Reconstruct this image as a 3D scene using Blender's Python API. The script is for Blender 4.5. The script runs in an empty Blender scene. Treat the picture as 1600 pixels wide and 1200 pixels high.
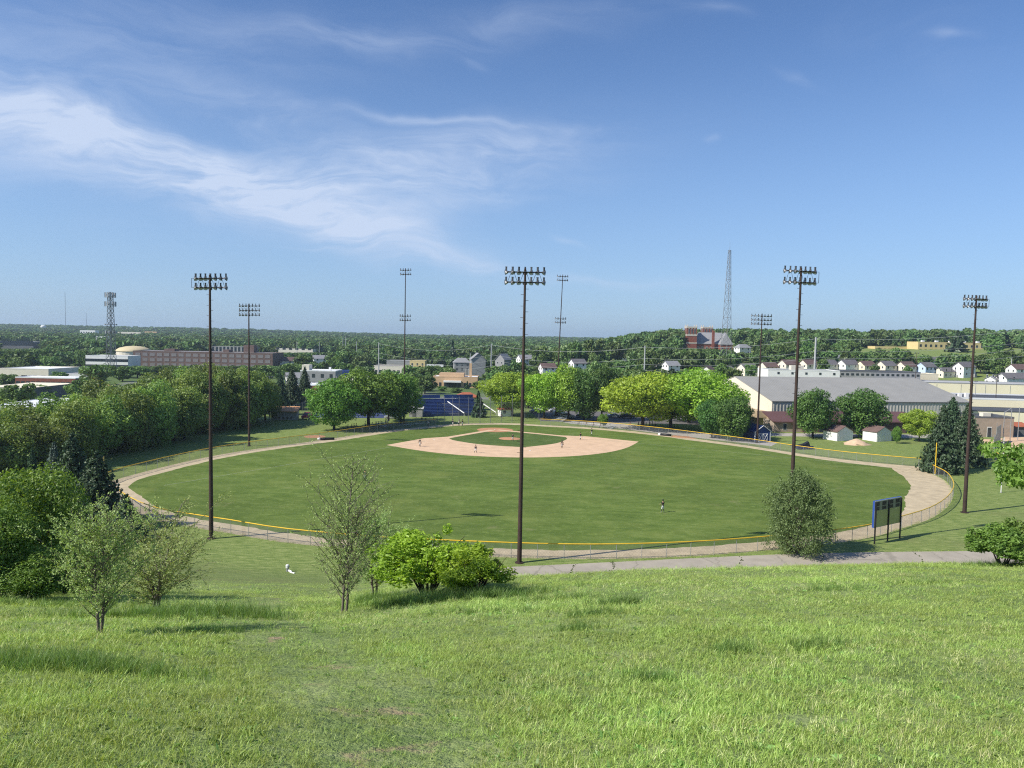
import bpy, bmesh, math, random
import numpy as np
from mathutils import Vector, Matrix

# ------------------------------------------------------------------ camera, sky, sun, exposure
S = bpy.context.scene
COL = S.collection
F = 1180.0; CH = 25.0
PITCH = math.atan(72.0 / F); ROLL = math.radians(1.1)
cam = bpy.data.cameras.new("camera"); cam_o = bpy.data.objects.new("camera", cam); COL.objects.link(cam_o)
cam.sensor_width = 36.0; cam.lens = 36.0 * F / 1600.0; cam.clip_start = 0.1; cam.clip_end = 20000
fw = Vector((0, math.cos(PITCH), -math.sin(PITCH))); r0 = Vector((1, 0, 0)); u0 = r0.cross(fw)
RT = r0 * math.cos(ROLL) + u0 * math.sin(ROLL); UP = -r0 * math.sin(ROLL) + u0 * math.cos(ROLL)
m = Matrix((RT, UP, -fw)).transposed().to_4x4(); m.translation = (0, 0, CH)
cam_o.matrix_world = m
S.camera = cam_o

SUN_DIR = Vector((-1.045, -0.48, 1.0)).normalized()      # towards the sun
sun = bpy.data.lights.new("sun", 'SUN'); sun_o = bpy.data.objects.new("sun", sun); COL.objects.link(sun_o)
sun.energy = 5.0; sun.angle = math.radians(0.5); sun.color = (1.0, 0.945, 0.855)
sun_o.rotation_euler = SUN_DIR.to_track_quat('Z', 'Y').to_euler()
sun_o.location = (-60, -30, 90)

S.view_settings.view_transform = 'Standard'; S.view_settings.look = 'None'
S.view_settings.exposure = 0.31; S.view_settings.gamma = 1.0; S.view_settings.use_curve_mapping = False
S.cycles.max_bounces = 6; S.cycles.diffuse_bounces = 3; S.cycles.glossy_bounces = 2
S.cycles.transmission_bounces = 3; S.cycles.transparent_max_bounces = 8; S.cycles.volume_bounces = 0
S.cycles.use_denoising = False; S.cycles.pixel_filter_type = 'BLACKMAN_HARRIS'; S.cycles.filter_width = 1.15
S.cycles.caustics_reflective = False; S.cycles.caustics_refractive = False

class NT:
    """short node-tree builder"""
    def __init__(s, tree): s.t = tree; s.n = tree.nodes; s.l = tree.links
    def node(s, typ, **kw):
        n = s.n.new(typ)
        for k, v in kw.items(): setattr(n, k, v)
        return n
    def put(s, sock, v):
        if isinstance(v, bpy.types.NodeSocket): s.l.new(v, sock)
        elif v is not None: sock.default_value = v
    def math(s, op, a, b=None, c=None, clamp=False):
        n = s.node('ShaderNodeMath', operation=op, use_clamp=clamp)
        for i, v in enumerate((a, b, c)): s.put(n.inputs[i], v)
        return n.outputs[0]
    def vmath(s, op, a, b=None):
        n = s.node('ShaderNodeVectorMath', operation=op)
        s.put(n.inputs[0], a)
        if b is not None: s.put(n.inputs[1], b)
        return n.outputs['Value'] if op in ('DOT_PRODUCT', 'LENGTH') else n.outputs[0]
    def noise(s, vec, scale, detail=3.0, rough=0.55, dist=0.0):
        n = s.node('ShaderNodeTexNoise'); s.put(n.inputs['Vector'], vec)
        n.inputs['Scale'].default_value = scale; n.inputs['Detail'].default_value = detail
        n.inputs['Roughness'].default_value = rough; n.inputs['Distortion'].default_value = dist
        return n.outputs['Fac']
    def ramp(s, fac, stops):
        n = s.node('ShaderNodeValToRGB'); s.put(n.inputs[0], fac); e = n.color_ramp.elements
        while len(e) < len(stops): e.new(0.5)
        for el, (p, c) in zip(e, stops):
            el.position = p; el.color = (*c, 1) if isinstance(c, tuple) else (c, c, c, 1)
        return n.outputs[0]
    def mix(s, fac, a, b, blend='MIX'):
        n = s.node('ShaderNodeMix', data_type='RGBA', blend_type=blend)
        s.put(n.inputs[0], fac)
        for i, v in ((6, a), (7, b)): s.put(n.inputs[i], (*v, 1) if isinstance(v, tuple) and len(v) == 3 else v)
        return n.outputs[2]
    def scale(s, vec, k):
        n = s.node('ShaderNodeMapping'); s.put(n.inputs[0], vec); n.inputs['Scale'].default_value = k
        return n.outputs[0]
    def sstep(s, x, a, b):
        n = s.node('ShaderNodeMapRange', interpolation_type='SMOOTHSTEP'); s.put(n.inputs[0], x)
        n.inputs[1].default_value = a; n.inputs[2].default_value = b
        return n.outputs[0]

world = bpy.data.worlds.new("World"); S.world = world; world.use_nodes = True
def build_sky():
    w = NT(world.node_tree); w.n.clear()
    out = w.node('ShaderNodeOutputWorld'); bg = w.node('ShaderNodeBackground')
    sky = w.node('ShaderNodeTexSky', sky_type='NISHITA')
    sky.sun_disc = False; sky.sun_elevation = math.asin(SUN_DIR.z)
    sky.sun_rotation = math.atan2(SUN_DIR.x, SUN_DIR.y)
    sky.altitude = 200; sky.air_density = 1.0; sky.dust_density = 0.6; sky.ozone_density = 2.4
    d = w.node('ShaderNodeTexCoord').outputs['Generated']
    sx = w.node('ShaderNodeSeparateXYZ'); w.l.new(d, sx.inputs[0])
    x, y, z = sx.outputs
    az = w.math('ARCTAN2', x, y); el = w.math('ARCSINE', z)
    cb = w.node('ShaderNodeCombineXYZ'); w.l.new(az, cb.inputs[0]); w.l.new(el, cb.inputs[1])
    p0 = cb.outputs[0]
    # cirrus: a few long ice streaks plus thin veils; azimuth and elevation in radians
    warp = w.node('ShaderNodeTexNoise'); w.put(warp.inputs['Vector'], p0); warp.inputs['Scale'].default_value = 4.5
    warp.inputs['Detail'].default_value = 4
    off = w.vmath('SUBTRACT', warp.outputs['Color'], (0.5, 0.5, 0.5))
    off = w.vmath('MULTIPLY', off, (0.16, 0.10, 0.0))
    p = w.vmath('ADD', p0, off)
    total = None
    for (a0, e0, ang, L, W, amp) in CLOUDS:
        q = w.vmath('SUBTRACT', p, (a0, e0, 0))
        t = w.vmath('DOT_PRODUCT', q, (math.cos(ang) / L, math.sin(ang) / L, 0))
        n = w.vmath('DOT_PRODUCT', q, (-math.sin(ang) / W, math.cos(ang) / W, 0))
        s2 = w.math('MULTIPLY_ADD', t, t, w.math('MULTIPLY', n, n))
        g = w.math('MULTIPLY', w.math('EXPONENT', w.math('MULTIPLY', s2, -1.0)), amp)
        total = g if total is None else w.math('ADD', total, g)
    mp = w.node('ShaderNodeMapping'); w.put(mp.inputs[0], p); mp.inputs['Rotation'].default_value = (0, 0, 0.30)
    mp.inputs['Scale'].default_value = (5.0, 26.0, 1)
    n1 = w.noise(mp.outputs[0], 1.0, 7, 0.62, 0.5)
    mp2 = w.node('ShaderNodeMapping'); w.put(mp2.inputs[0], p); mp2.inputs['Rotation'].default_value = (0, 0, 0.12)
    mp2.inputs['Scale'].default_value = (14.0, 30.0, 1)
    n2 = w.noise(mp2.outputs[0], 1.0, 6, 0.6, 0.3)
    fib = w.math('ADD', w.math('MULTIPLY', w.sstep(n1, 0.28, 0.76), 1.1), w.math('MULTIPLY', n2, 0.35))
    mask = w.math('MULTIPLY', total, fib)
    # the veil goes on all round the sky, thin
    veil = w.math('MULTIPLY', w.sstep(w.noise(p, 2.2, 5, 0.6), 0.5, 0.85), w.math('MULTIPLY', w.sstep(n1, 0.3, 0.9), 0.22))
    mask = w.math('ADD', mask, veil)
    mask = w.math('MULTIPLY', mask, w.sstep(z, 0.01, 0.10), clamp=True)
    mask = w.math('MINIMUM', mask, 0.86)
    tint = w.mix(1.0, sky.outputs[0], SKY_TINT, 'MULTIPLY')
    # damp air low over the horizon keeps its pale blue
    low = w.math('SUBTRACT', 1.0, w.sstep(z, -0.02, 0.40))
    tint = w.mix(w.math('MULTIPLY', low, 0.55), tint, HORIZON)
    colr = w.mix(mask, tint, CLOUD_COL)
    w.l.new(colr, bg.inputs[0]); bg.inputs[1].default_value = SKY_STRENGTH
    w.l.new(bg.outputs[0], out.inputs[0])
SKY_STRENGTH = 0.092
SKY_TINT = (.78, .96, 1.22)
HORIZON = (3.3, 4.9, 7.4)
CLOUD_COL = (5.6, 6.5, 8.2)
# azimuth, elevation, slope, half length, half width, weight
CLOUDS = [(-0.545, 0.215, -0.109, 0.1203, 0.033, 1.1), (-0.37, 0.181, -0.225, 0.133, 0.0285, 1.1), (-0.2, 0.144, -0.285, 0.135, 0.027, 0.935), (-0.143, 0.207, 0.158, 0.2032, 0.0366, 0.8), (-0.084, 0.266, -0.015, 0.1479, 0.0059, 0.33), (-0.317, 0.253, -0.108, 0.1027, 0.0223, 0.22399999999999998), (-0.504, 0.295, 0.093, 0.239, 0.0523, 0.20800000000000002), (-0.12, 0.37, 0.122, 0.2111, 0.0194, 0.32), (-0.056, 0.341, -0.162, 0.0182, 0.0052, 0.22), (0.15, 0.079, 0.022, 0.1371, 0.0083, 0.32), (-0.242, 0.116, 0.088, 0.0492, 0.0022, 0.22), (-0.512, 0.038, -0.038, 0.138, 0.0223, 0.16), (0.07, 0.132, -0.156, 0.0184, 0.0045, 0.25), (0.239, 0.236, -0.428, 0.0098, 0.0037, 0.12), (0.53, 0.331, -0.301, 0.0161, 0.0045, 0.22), (0.343, 0.31, -0.294, 0.0288, 0.0067, 0.14), (-0.083, 0.099, -0.086, 0.0676, 0.0097, 0.3), (-0.733, 0.236, -0.076, 0.1146, 0.0448, 0.8), (-0.079, 0.173, 0.127, 0.1549, 0.0186, 0.26), (0.229, 0.396, -0.139, 0.0343, 0.0059, 0.2)]
build_sky()

# ------------------------------------------------------------------ helpers
def ray(px, py): return RT * ((px - 800) / F) + UP * (-(py - 600) / F) + fw
def at(px, py, z=0.0):
    d = ray(px, py); t = (z - CH) / d.z
    return Vector((d.x * t, d.y * t, z))
def atY(px, py, Y):
    d = ray(px, py); t = Y / d.y
    return Vector((d.x * t, Y, CH + d.z * t))

def smooth(a, b, x):
    t = np.clip((np.asarray(x, float) - a) / (b - a), 0, 1)
    return t * t * (3 - 2 * t)
PRX = np.array([-80, -20, -5, 0, 5, 12, 20, 28, 36.]); PRZ = np.array([36, 28, 24.6, 23.4, 22.15, 20.5, 18.6, 16.55, 14.0])
PLX = np.array([-80, -20, -5, 0, 5, 12, 20, 30, 36.]); PLZ = np.array([36, 28, 24.6, 23.4, 22.15, 20.2, 17.6, 14.4, 12.7])
_yy = np.linspace(-80, 36, 1161)
def _sm(x, z):
    v = np.interp(_yy, x, z); k = np.ones(31) / 31
    w = np.convolve(np.pad(v, 15, mode='edge'), k, 'valid')
    w[-16:] = v[-16:]; return w
_tr, _tl = _sm(PRX, PRZ), _sm(PLX, PLZ)
def H(X, Y):
    X = np.asarray(X, float); Y = np.asarray(Y, float); X, Y = np.broadcast_arrays(X, Y)
    u = np.clip(X / np.maximum(np.abs(Y), 8.0), -0.8, 0.8)
    wl = 1 - smooth(-0.25, -0.02, u)
    Yc = np.clip(Y, -80, 36)
    dl = np.interp(u, [0, .34, .6], [.020, .0, -.010])
    zr = np.interp(Yc, _yy, _tr) - dl * np.maximum(Yc, 0)
    zl = np.interp(Yc, _yy, _tl)
    z36 = zr * (1 - wl) + zl * wl
    toe = np.where(X > 0, 75 + 0.165 * X, 75 + 0.0035 * X * X)
    toe = np.clip(toe, 70, 96)
    k = np.clip((Y - 36) / np.maximum(toe - 36, 1), 0, 3)
    lin = np.where(Y > 36, z36 * (1 - k), z36)
    kk = 1.2; h = np.maximum(kk - np.abs(lin), 0) / kk
    z = np.maximum(lin, 0) + h * h * kk / 4
    z = z + np.where(Y < 60, 1, 0) * smooth(60, 40, Y) * (0.07 * np.sin(X * .55 + .3 * Y) * np.sin(Y * .43 - .2 * X) + .05 * np.sin(X * 1.1 + 2) * np.sin(Y * .9))
    # town, ridges and the hill on the right
    uf = X / np.maximum(Y, 60)
    far = np.interp(Y, [0, 300, 1000, 2000, 2600, 4200, 6200], [0, 0, 4, 10, 17, 14.5, 14])
    hill = np.interp(Y, [0, 275, 330, 400, 600, 750, 1050, 1800, 6200], [0, 0, 2.0, 7.0, 19.0, 23.5, 21, 12, 12]) * smooth(0.0, 0.24, uf) * (1 + 0.55 * np.clip(uf - .25, 0, .6))
    far = far + 8 * (1 - smooth(-.40, -.12, uf)) * np.exp(-((Y - 2500) / 550.) ** 2)
    z = z + np.where(Y > 262, np.maximum(far, hill), 0)
    return z
def hz(x, y): return float(H(x, y))

def tag(o, label=None, cat=None, group=None, kind=None):
    if label: o["label"] = label
    if cat: o["category"] = cat
    if group: o["group"] = group
    if kind: o["kind"] = kind
    return o
def thing(name, label, cat, loc=(0, 0, 0), rz=0.0, group=None):
    o = bpy.data.objects.new(name, None); COL.objects.link(o); o.location = loc; o.rotation_euler = (0, 0, rz)
    o.empty_display_size = 0.3
    return tag(o, label, cat, group)
def link(name, mesh, parent=None, loc=None, rot=None, scale=None):
    o = bpy.data.objects.new(name, mesh); COL.objects.link(o)
    if parent: o.parent = parent
    if loc is not None: o.location = loc
    if rot is not None: o.rotation_euler = rot
    if scale is not None: o.scale = scale
    return o

class MB:
    """collects polygons; build() makes one mesh"""
    def __init__(s): s.v = []; s.f = []; s.mi = []; s.n = 0; s.tone = []
    def add(s, V, Fc, mi=0, tone=None):
        V = np.asarray(V, float).reshape(-1, 3); Fc = np.asarray(Fc, int)
        s.v.append(V); s.f.append(Fc + s.n); s.mi.append(np.full(len(Fc), mi)); s.n += len(V)
        s.tone.append(np.full(len(V), 0.5) if tone is None else np.broadcast_to(tone, (len(V),)).astype(float))
        return s
    def box(s, x0, x1, y0, y1, z0, z1, mi=0, M=None):
        V = np.array([(x, y, z) for z in (z0, z1) for y in (y0, y1) for x in (x0, x1)], float)
        if M is not None: V = np.array([M @ Vector(v) for v in V])
        return s.add(V, [(0, 2, 3, 1), (4, 5, 7, 6), (0, 1, 5, 4), (1, 3, 7, 5), (3, 2, 6, 7), (2, 0, 4, 6)], mi)
    def tube(s, pts, radii, sides=6, mi=0, cap=True, tone=None):
        P = [Vector(p) for p in pts]; V = []; n = len(P)
        prev = None
        for i, p in enumerate(P):
            t = (P[min(i + 1, n - 1)] - P[max(i - 1, 0)]).normalized()
            a = prev if prev is not None else (Vector((1, 0, 0)) if abs(t.x) < .8 else Vector((0, 1, 0)))
            e1 = (a - t * a.dot(t)).normalized(); e2 = t.cross(e1); prev = e1
            for k in range(sides):
                an = 2 * math.pi * k / sides
                V.append(p + (e1 * math.cos(an) + e2 * math.sin(an)) * radii[i])
        Q = [(i * sides + k, i * sides + (k + 1) % sides, (i + 1) * sides + (k + 1) % sides, (i + 1) * sides + k) for i in range(n - 1) for k in range(sides)]
        s.add(np.array(V), Q, mi, tone)
        if cap:
            b = s.n
            for ring, rev in ((0, True), (n - 1, False)):
                pts_ = V[ring * sides:(ring + 1) * sides]
                c = sum(pts_, Vector()) / sides
                vv = list(pts_) + [c]
                ff = [((k + 1) % sides, k, sides) if rev else (k, (k + 1) % sides, sides) for k in range(sides)]
                s.add(np.array(vv), ff, mi, tone)
        return s
    def lathe(s, prof, sides=12, mi=0, M=None):
        V = []
        for r, z in prof:
            for k in range(sides):
                a = 2 * math.pi * k / sides; v = Vector((r * math.cos(a), r * math.sin(a), z))
                V.append(M @ v if M is not None else v)
        n = len(prof)
        return s.add(np.array(V), [(i * sides + k, i * sides + (k + 1) % sides, (i + 1) * sides + (k + 1) % sides, (i + 1) * sides + k) for i in range(n - 1) for k in range(sides)], mi)
    def poly(s, pts, mi=0):
        s.add(np.array([tuple(p) for p in pts]), [tuple(range(len(pts)))], mi); return s
    def mesh(s, name, mats=(), smooth_=False):
        me = bpy.data.meshes.new(name); V = np.concatenate(s.v)
        me.vertices.add(len(V)); me.vertices.foreach_set("co", V.ravel())
        ls = []; st = []; c = 0; mi = []
        for f, mm in zip(s.f, s.mi):
            k = f.shape[1]; ls.append(f.ravel()); st.append(c + np.arange(len(f)) * k); c += f.size; mi.append(mm)
        ls = np.concatenate(ls); st = np.concatenate(st); mi = np.concatenate(mi)
        me.loops.add(len(ls)); me.loops.foreach_set("vertex_index", ls.astype(np.int32))
        me.polygons.add(len(st)); me.polygons.foreach_set("loop_start", st.astype(np.int32))
        me.polygons.foreach_set("material_index", mi.astype(np.int32))
        me.polygons.foreach_set("use_smooth", np.full(len(st), bool(smooth_)))
        for mt in (mats if isinstance(mats, (list, tuple)) else [mats]): me.materials.append(mt)
        t = np.concatenate(s.tone)
        if np.ptp(t) > 1e-6:
            a = me.attributes.new("tone", 'FLOAT', 'POINT'); a.data.foreach_set("value", t.astype(np.float32))
        me.update(calc_edges=True)
        return me
    def build(s, name, mats, parent=None, smooth_=False, **kw):
        return link(name, s.mesh(name, mats, smooth_), parent, **kw)

def part_box(name, mat, parent, x0, x1, y0, y1, z0, z1):
    return MB().box(x0, x1, y0, y1, z0, z1).build(name, mat, parent)
def sheet(name, poly, z, mat, kind='structure'):
    poly = [(p[0], p[1]) for p in poly]
    bm = bmesh.new(); fc = bm.faces.new([bm.verts.new((x, y, z)) for x, y in poly])
    bm.normal_update()
    if fc.normal.z < 0: fc.normal_flip()
    bmesh.ops.triangulate(bm, faces=[fc], quad_method='BEAUTY', ngon_method='EAR_CLIP')
    bm.verts.index_update(); V = np.array([v.co[:] for v in bm.verts]); T = [tuple(v.index for v in f.verts) for f in bm.faces]; bm.free()
    mb = MB().add(V, T)
    o = mb.build(name, mat)
    if kind: o["kind"] = kind
    return o
def catmull(pts, n=4, closed=False):
    P = [np.array(p, float) for p in pts]; out = []; N = len(P)
    for i in range(N if closed else N - 1):
        p0 = P[(i-1) % N] if closed or i > 0 else P[0]; p1 = P[i]; p2 = P[(i+1) % N]; p3 = P[(i+2) % N] if closed or i + 2 < N else P[-1]
        for k in range(n):
            t = k / n
            out.append(.5 * ((2*p1) + (-p0+p2)*t + (2*p0-5*p1+4*p2-p3)*t*t + (-p0+3*p1-3*p2+p3)*t**3))
    if not closed: out.append(P[-1])
    return out
def resample(pts, step):
    P = np.array([tuple(p)[:2] for p in pts], float); d = np.r_[0, np.cumsum(np.hypot(*np.diff(P, axis=0).T))]
    n = max(1, int(round(d[-1] / step))); s = np.linspace(0, d[-1], n + 1)
    return np.c_[np.interp(s, d, P[:, 0]), np.interp(s, d, P[:, 1])]

# ------------------------------------------------------------------ materials
def mat(name, col, rough=0.8, var=0.15, scale=2.0, metal=0.0, bump=0.0, coords='Object', spec=0.3, stretch=(1, 1, 1)):
    M = bpy.data.materials.new(name); M.use_nodes = True; w = NT(M.node_tree)
    b = w.n['Principled BSDF']; b.inputs['Roughness'].default_value = rough; b.inputs['Metallic'].default_value = metal
    b.inputs['Specular IOR Level'].default_value = spec
    tc = w.scale(w.node('ShaderNodeTexCoord').outputs[coords], stretch)
    n = w.noise(tc, scale, 4, 0.6)
    c = tuple(col)
    lo = tuple(max(0, v * (1 - var)) for v in c); hi = tuple(min(1, v * (1 + var)) for v in c)
    colr = w.ramp(n, [(0.28, lo), (0.72, hi)])
    w.l.new(colr, b.inputs['Base Color'])
    if bump:
        bp = w.node('ShaderNodeBump'); bp.inputs['Strength'].default_value = bump; bp.inputs['Distance'].default_value = 0.05
        w.put(bp.inputs['Height'], w.noise(tc, scale * 6, 4, .6)); w.l.new(bp.outputs[0], b.inputs['Normal'])
    return M
LEAFK = 2.08
def leaf_mat(name, dark, light, trans=0.35, obj_var=0.25, inst=False):
    dark = tuple(v * LEAFK for v in dark); light = tuple(v * LEAFK for v in light)
    M = bpy.data.materials.new(name); M.use_nodes = True; w = NT(M.node_tree); w.n.clear()
    out = w.node('ShaderNodeOutputMaterial')
    a = w.node('ShaderNodeAttribute', attribute_name='tone')
    fac = a.outputs['Fac']
    if inst:
        a2 = w.node('ShaderNodeAttribute', attribute_name='itone', attribute_type='INSTANCER')
        rnd = a2.outputs['Fac']
    else:
        rnd = w.node('ShaderNodeObjectInfo').outputs['Random']
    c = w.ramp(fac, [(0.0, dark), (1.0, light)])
    hsv = w.node('ShaderNodeHueSaturation')
    w.put(hsv.inputs['Hue'], w.math('MULTIPLY_ADD', rnd, 0.035, 0.4825))
    w.put(hsv.inputs['Value'], w.math('MULTIPLY_ADD', rnd, 2 * obj_var, 1 - obj_var))
    hsv.inputs['Saturation'].default_value = 1.0; w.put(hsv.inputs['Color'], c)
    d = w.node('ShaderNodeBsdfDiffuse'); t = w.node('ShaderNodeBsdfTranslucent'); g = w.node('ShaderNodeBsdfGlossy')
    w.l.new(hsv.outputs[0], d.inputs[0])
    tcol = w.mix(1.0, hsv.outputs[0], (1.15, 1.1, 0.45), 'MULTIPLY'); w.l.new(tcol, t.inputs[0])
    g.inputs['Roughness'].default_value = .45; g.inputs[0].default_value = (.6, .6, .6, 1)
    mx = w.node('ShaderNodeMixShader'); mx.inputs[0].default_value = trans
    w.l.new(d.outputs[0], mx.inputs[1]); w.l.new(t.outputs[0], mx.inputs[2])
    mx2 = w.node('ShaderNodeMixShader'); mx2.inputs[0].default_value = 0.035
    w.l.new(mx.outputs[0], mx2.inputs[1]); w.l.new(g.outputs[0], mx2.inputs[2])
    w.l.new(mx2.outputs[0], out.inputs[0])
    return M
def glass_mat(name, col=(0.03, 0.04, 0.05), rough=0.08):
    M = bpy.data.materials.new(name); M.use_nodes = True
    b = M.node_tree.nodes['Principled BSDF']; b.inputs['Base Color'].default_value = (*col, 1)
    b.inputs['Roughness'].default_value = rough; b.inputs['Specular IOR Level'].default_value = 0.6
    return M
def ribbed_mat(name, col, pitch, axis=0, rough=.55, metal=0.0, depth=.6):
    """ribbed metal cladding: standing ribs as relief along one axis, with light weathering"""
    M = mat(name, col, rough, .08, .25, metal); w = NT(M.node_tree); b = w.n['Principled BSDF']
    sx = w.node('ShaderNodeSeparateXYZ'); w.l.new(w.node('ShaderNodeTexCoord').outputs['Object'], sx.inputs[0])
    f = w.math('FRACT', w.math('DIVIDE', sx.outputs[axis], pitch))
    h = w.math('SUBTRACT', 1.0, w.math('MULTIPLY', w.math('ABSOLUTE', w.math('SUBTRACT', f, .5)), 4.0, clamp=True))
    bp = w.node('ShaderNodeBump'); bp.inputs['Strength'].default_value = depth; bp.inputs['Distance'].default_value = .08
    w.put(bp.inputs['Height'], h); w.l.new(bp.outputs[0], b.inputs['Normal'])
    return M

MT = {}
MT['steel'] = mat('weathered_brown_steel', (.055, .035, .028), .7, .35, .8, .2)
MT['arm'] = mat('dark_crossarm_steel', (.05, .045, .045), .55, .2, 2, .5)
MT['lamp_shell'] = mat('lamp_housing_grey', (.16, .165, .17), .45, .2, 3, .6)
MT['lamp_white'] = mat('lamp_reflector', (.72, .73, .74), .3, .05, 3)
MT['ballast'] = mat('ballast_dark', (.06, .065, .075), .6, .2, 3)
MT['galv'] = mat('galvanised_steel', (.36, .37, .38), .5, .12, 3, .55)
MT['galv_dark'] = mat('dull_wire', (.22, .23, .235), .55, .12, 3, .4)
MT['yellow'] = mat('yellow_fence_cap', (.72, .46, .035), .5, .12, 1.2)
MT['white'] = mat('white_paint', (.78, .77, .74), .6, .05, .6)
MT['offwhite'] = mat('cream_siding', (.72, .66, .54), .7, .06, .5)
MT['cream'] = mat('cream_panel', (.80, .72, .53), .7, .05, .15)
MT['sandwall'] = mat('tan_block', (.36, .29, .225), .85, .12, .8)
MT['peach'] = mat('peach_render', (.55, .37, .215), .8, .08, .3)
MT['brick'] = mat('red_brick', (.22, .075, .05), .85, .22, .6)
MT['brickbrown'] = mat('brown_brick', (.15, .10, .082), .85, .2, .6)
MT['stone'] = mat('pale_stone', (.5, .45, .38), .8, .1, .8)
MT['conc'] = mat('grey_concrete', (.33, .325, .31), .85, .12, .5)
MT['greywall'] = mat('grey_wall', (.30, .30, .295), .8, .1, .4)
MT['darkwall'] = mat('dark_grey_wall', (.12, .125, .13), .8, .12, .4)
MT['shingle'] = mat('grey_shingle', (.15, .14, .145), .9, .18, .9)
MT['shinglebrown'] = mat('brown_shingle', (.145, .095, .085), .9, .18, .9)
MT['slate'] = mat('slate_roof', (.27, .27, .275), .75, .12, .5)
MT['flatroof'] = mat('dark_membrane_roof', (.075, .08, .09), .85, .2, .2)
MT['whiteroof'] = mat('white_membrane_roof', (.75, .76, .77), .7, .06, .1)
MT['greyroof'] = mat('grey_membrane_roof', (.42, .42, .41), .8, .1, .15)
MT['orangeroof'] = mat('orange_tan_roof', (.60, .31, .15), .75, .12, .25)
MT['redroof'] = mat('brick_red_roof', (.38, .12, .06), .8, .18, .8)
MT['maroon'] = mat('maroon_metal_roof', (.125, .065, .06), .6, .1, .3)
MT['blue'] = mat('royal_blue_paint', (.024, .050, .165), .55, .15, .5)
MT['bluelight'] = mat('blue_seat', (.038, .080, .215), .55, .28, .3)
MT['blueboard'] = mat('scoreboard_blue', (.03, .075, .30), .5, .08, .5)
MT['navy'] = mat('navy_paint', (.015, .022, .09), .5, .12, .5)
MT['olive'] = mat('olive_board_back', (.36, .38, .14), .6, .10, .8)
MT['black'] = mat('black_plastic', (.014, .014, .016), .5, .2, 2)
MT['glass'] = glass_mat('window_glass')
MT['dirt'] = mat('infield_dirt', (.62, .43, .275), .95, .13, .45, coords='Object', bump=.2)
MT['dirtred'] = mat('clay_red', (.46, .235, .125), .95, .08, .4)
MT['track'] = mat('warning_track', (.47, .385, .25), .95, .2, .6, bump=.3)
MT['chalk'] = mat('chalk_line', (.42, .47, .30), .9, .25, 1.2)
MT['asphalt'] = mat('lot_asphalt', (.135, .125, .12), .9, .15, .12)
MT['pave'] = mat('pale_driveway', (.40, .365, .32), .9, .1, .2)
MT['bark'] = mat('bark_brown', (.075, .058, .045), .95, .3, 5)
MT['barkgrey'] = mat('bark_grey', (.17, .145, .12), .95, .3, 6)
MT['barkdark'] = mat('bark_dark', (.035, .028, .024), .95, .3, 5)
MT['rubber'] = mat('tyre_rubber', (.02, .02, .02), .8, .1, 3)
MT['pilesand'] = mat('heaped_sand', (.56, .40, .26), .95, .12, 1.2, bump=.5)
MT['woodpole'] = mat('grey_utility_pole', (.42, .43, .42), .7, .1, 1.0, .2)
MT['wire'] = mat('power_cable', (.30, .32, .30), .5, .1, 1)
MT['red'] = mat('red_truck_paint', (.26, .02, .03), .35, .06, 1)
MT['tarp'] = mat('black_tarp', (.02, .02, .022), .5, .3, 1.5, bump=.4)
MT['skyblue'] = mat('pale_blue_siding', (.50, .60, .78), .7, .05, .5)
MT['yellowwall'] = mat('yellow_render', (.66, .52, .25), .8, .06, .3)
MT['dome'] = mat('beige_dome', (.60, .50, .30), .7, .05, .1)
MT['silver'] = mat('silver_bench', (.62, .63, .64), .4, .08, 1, .4)
MT['wiremast'] = mat('mast_steel', (.20, .205, .21), .6, .1, .5, .3)

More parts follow.
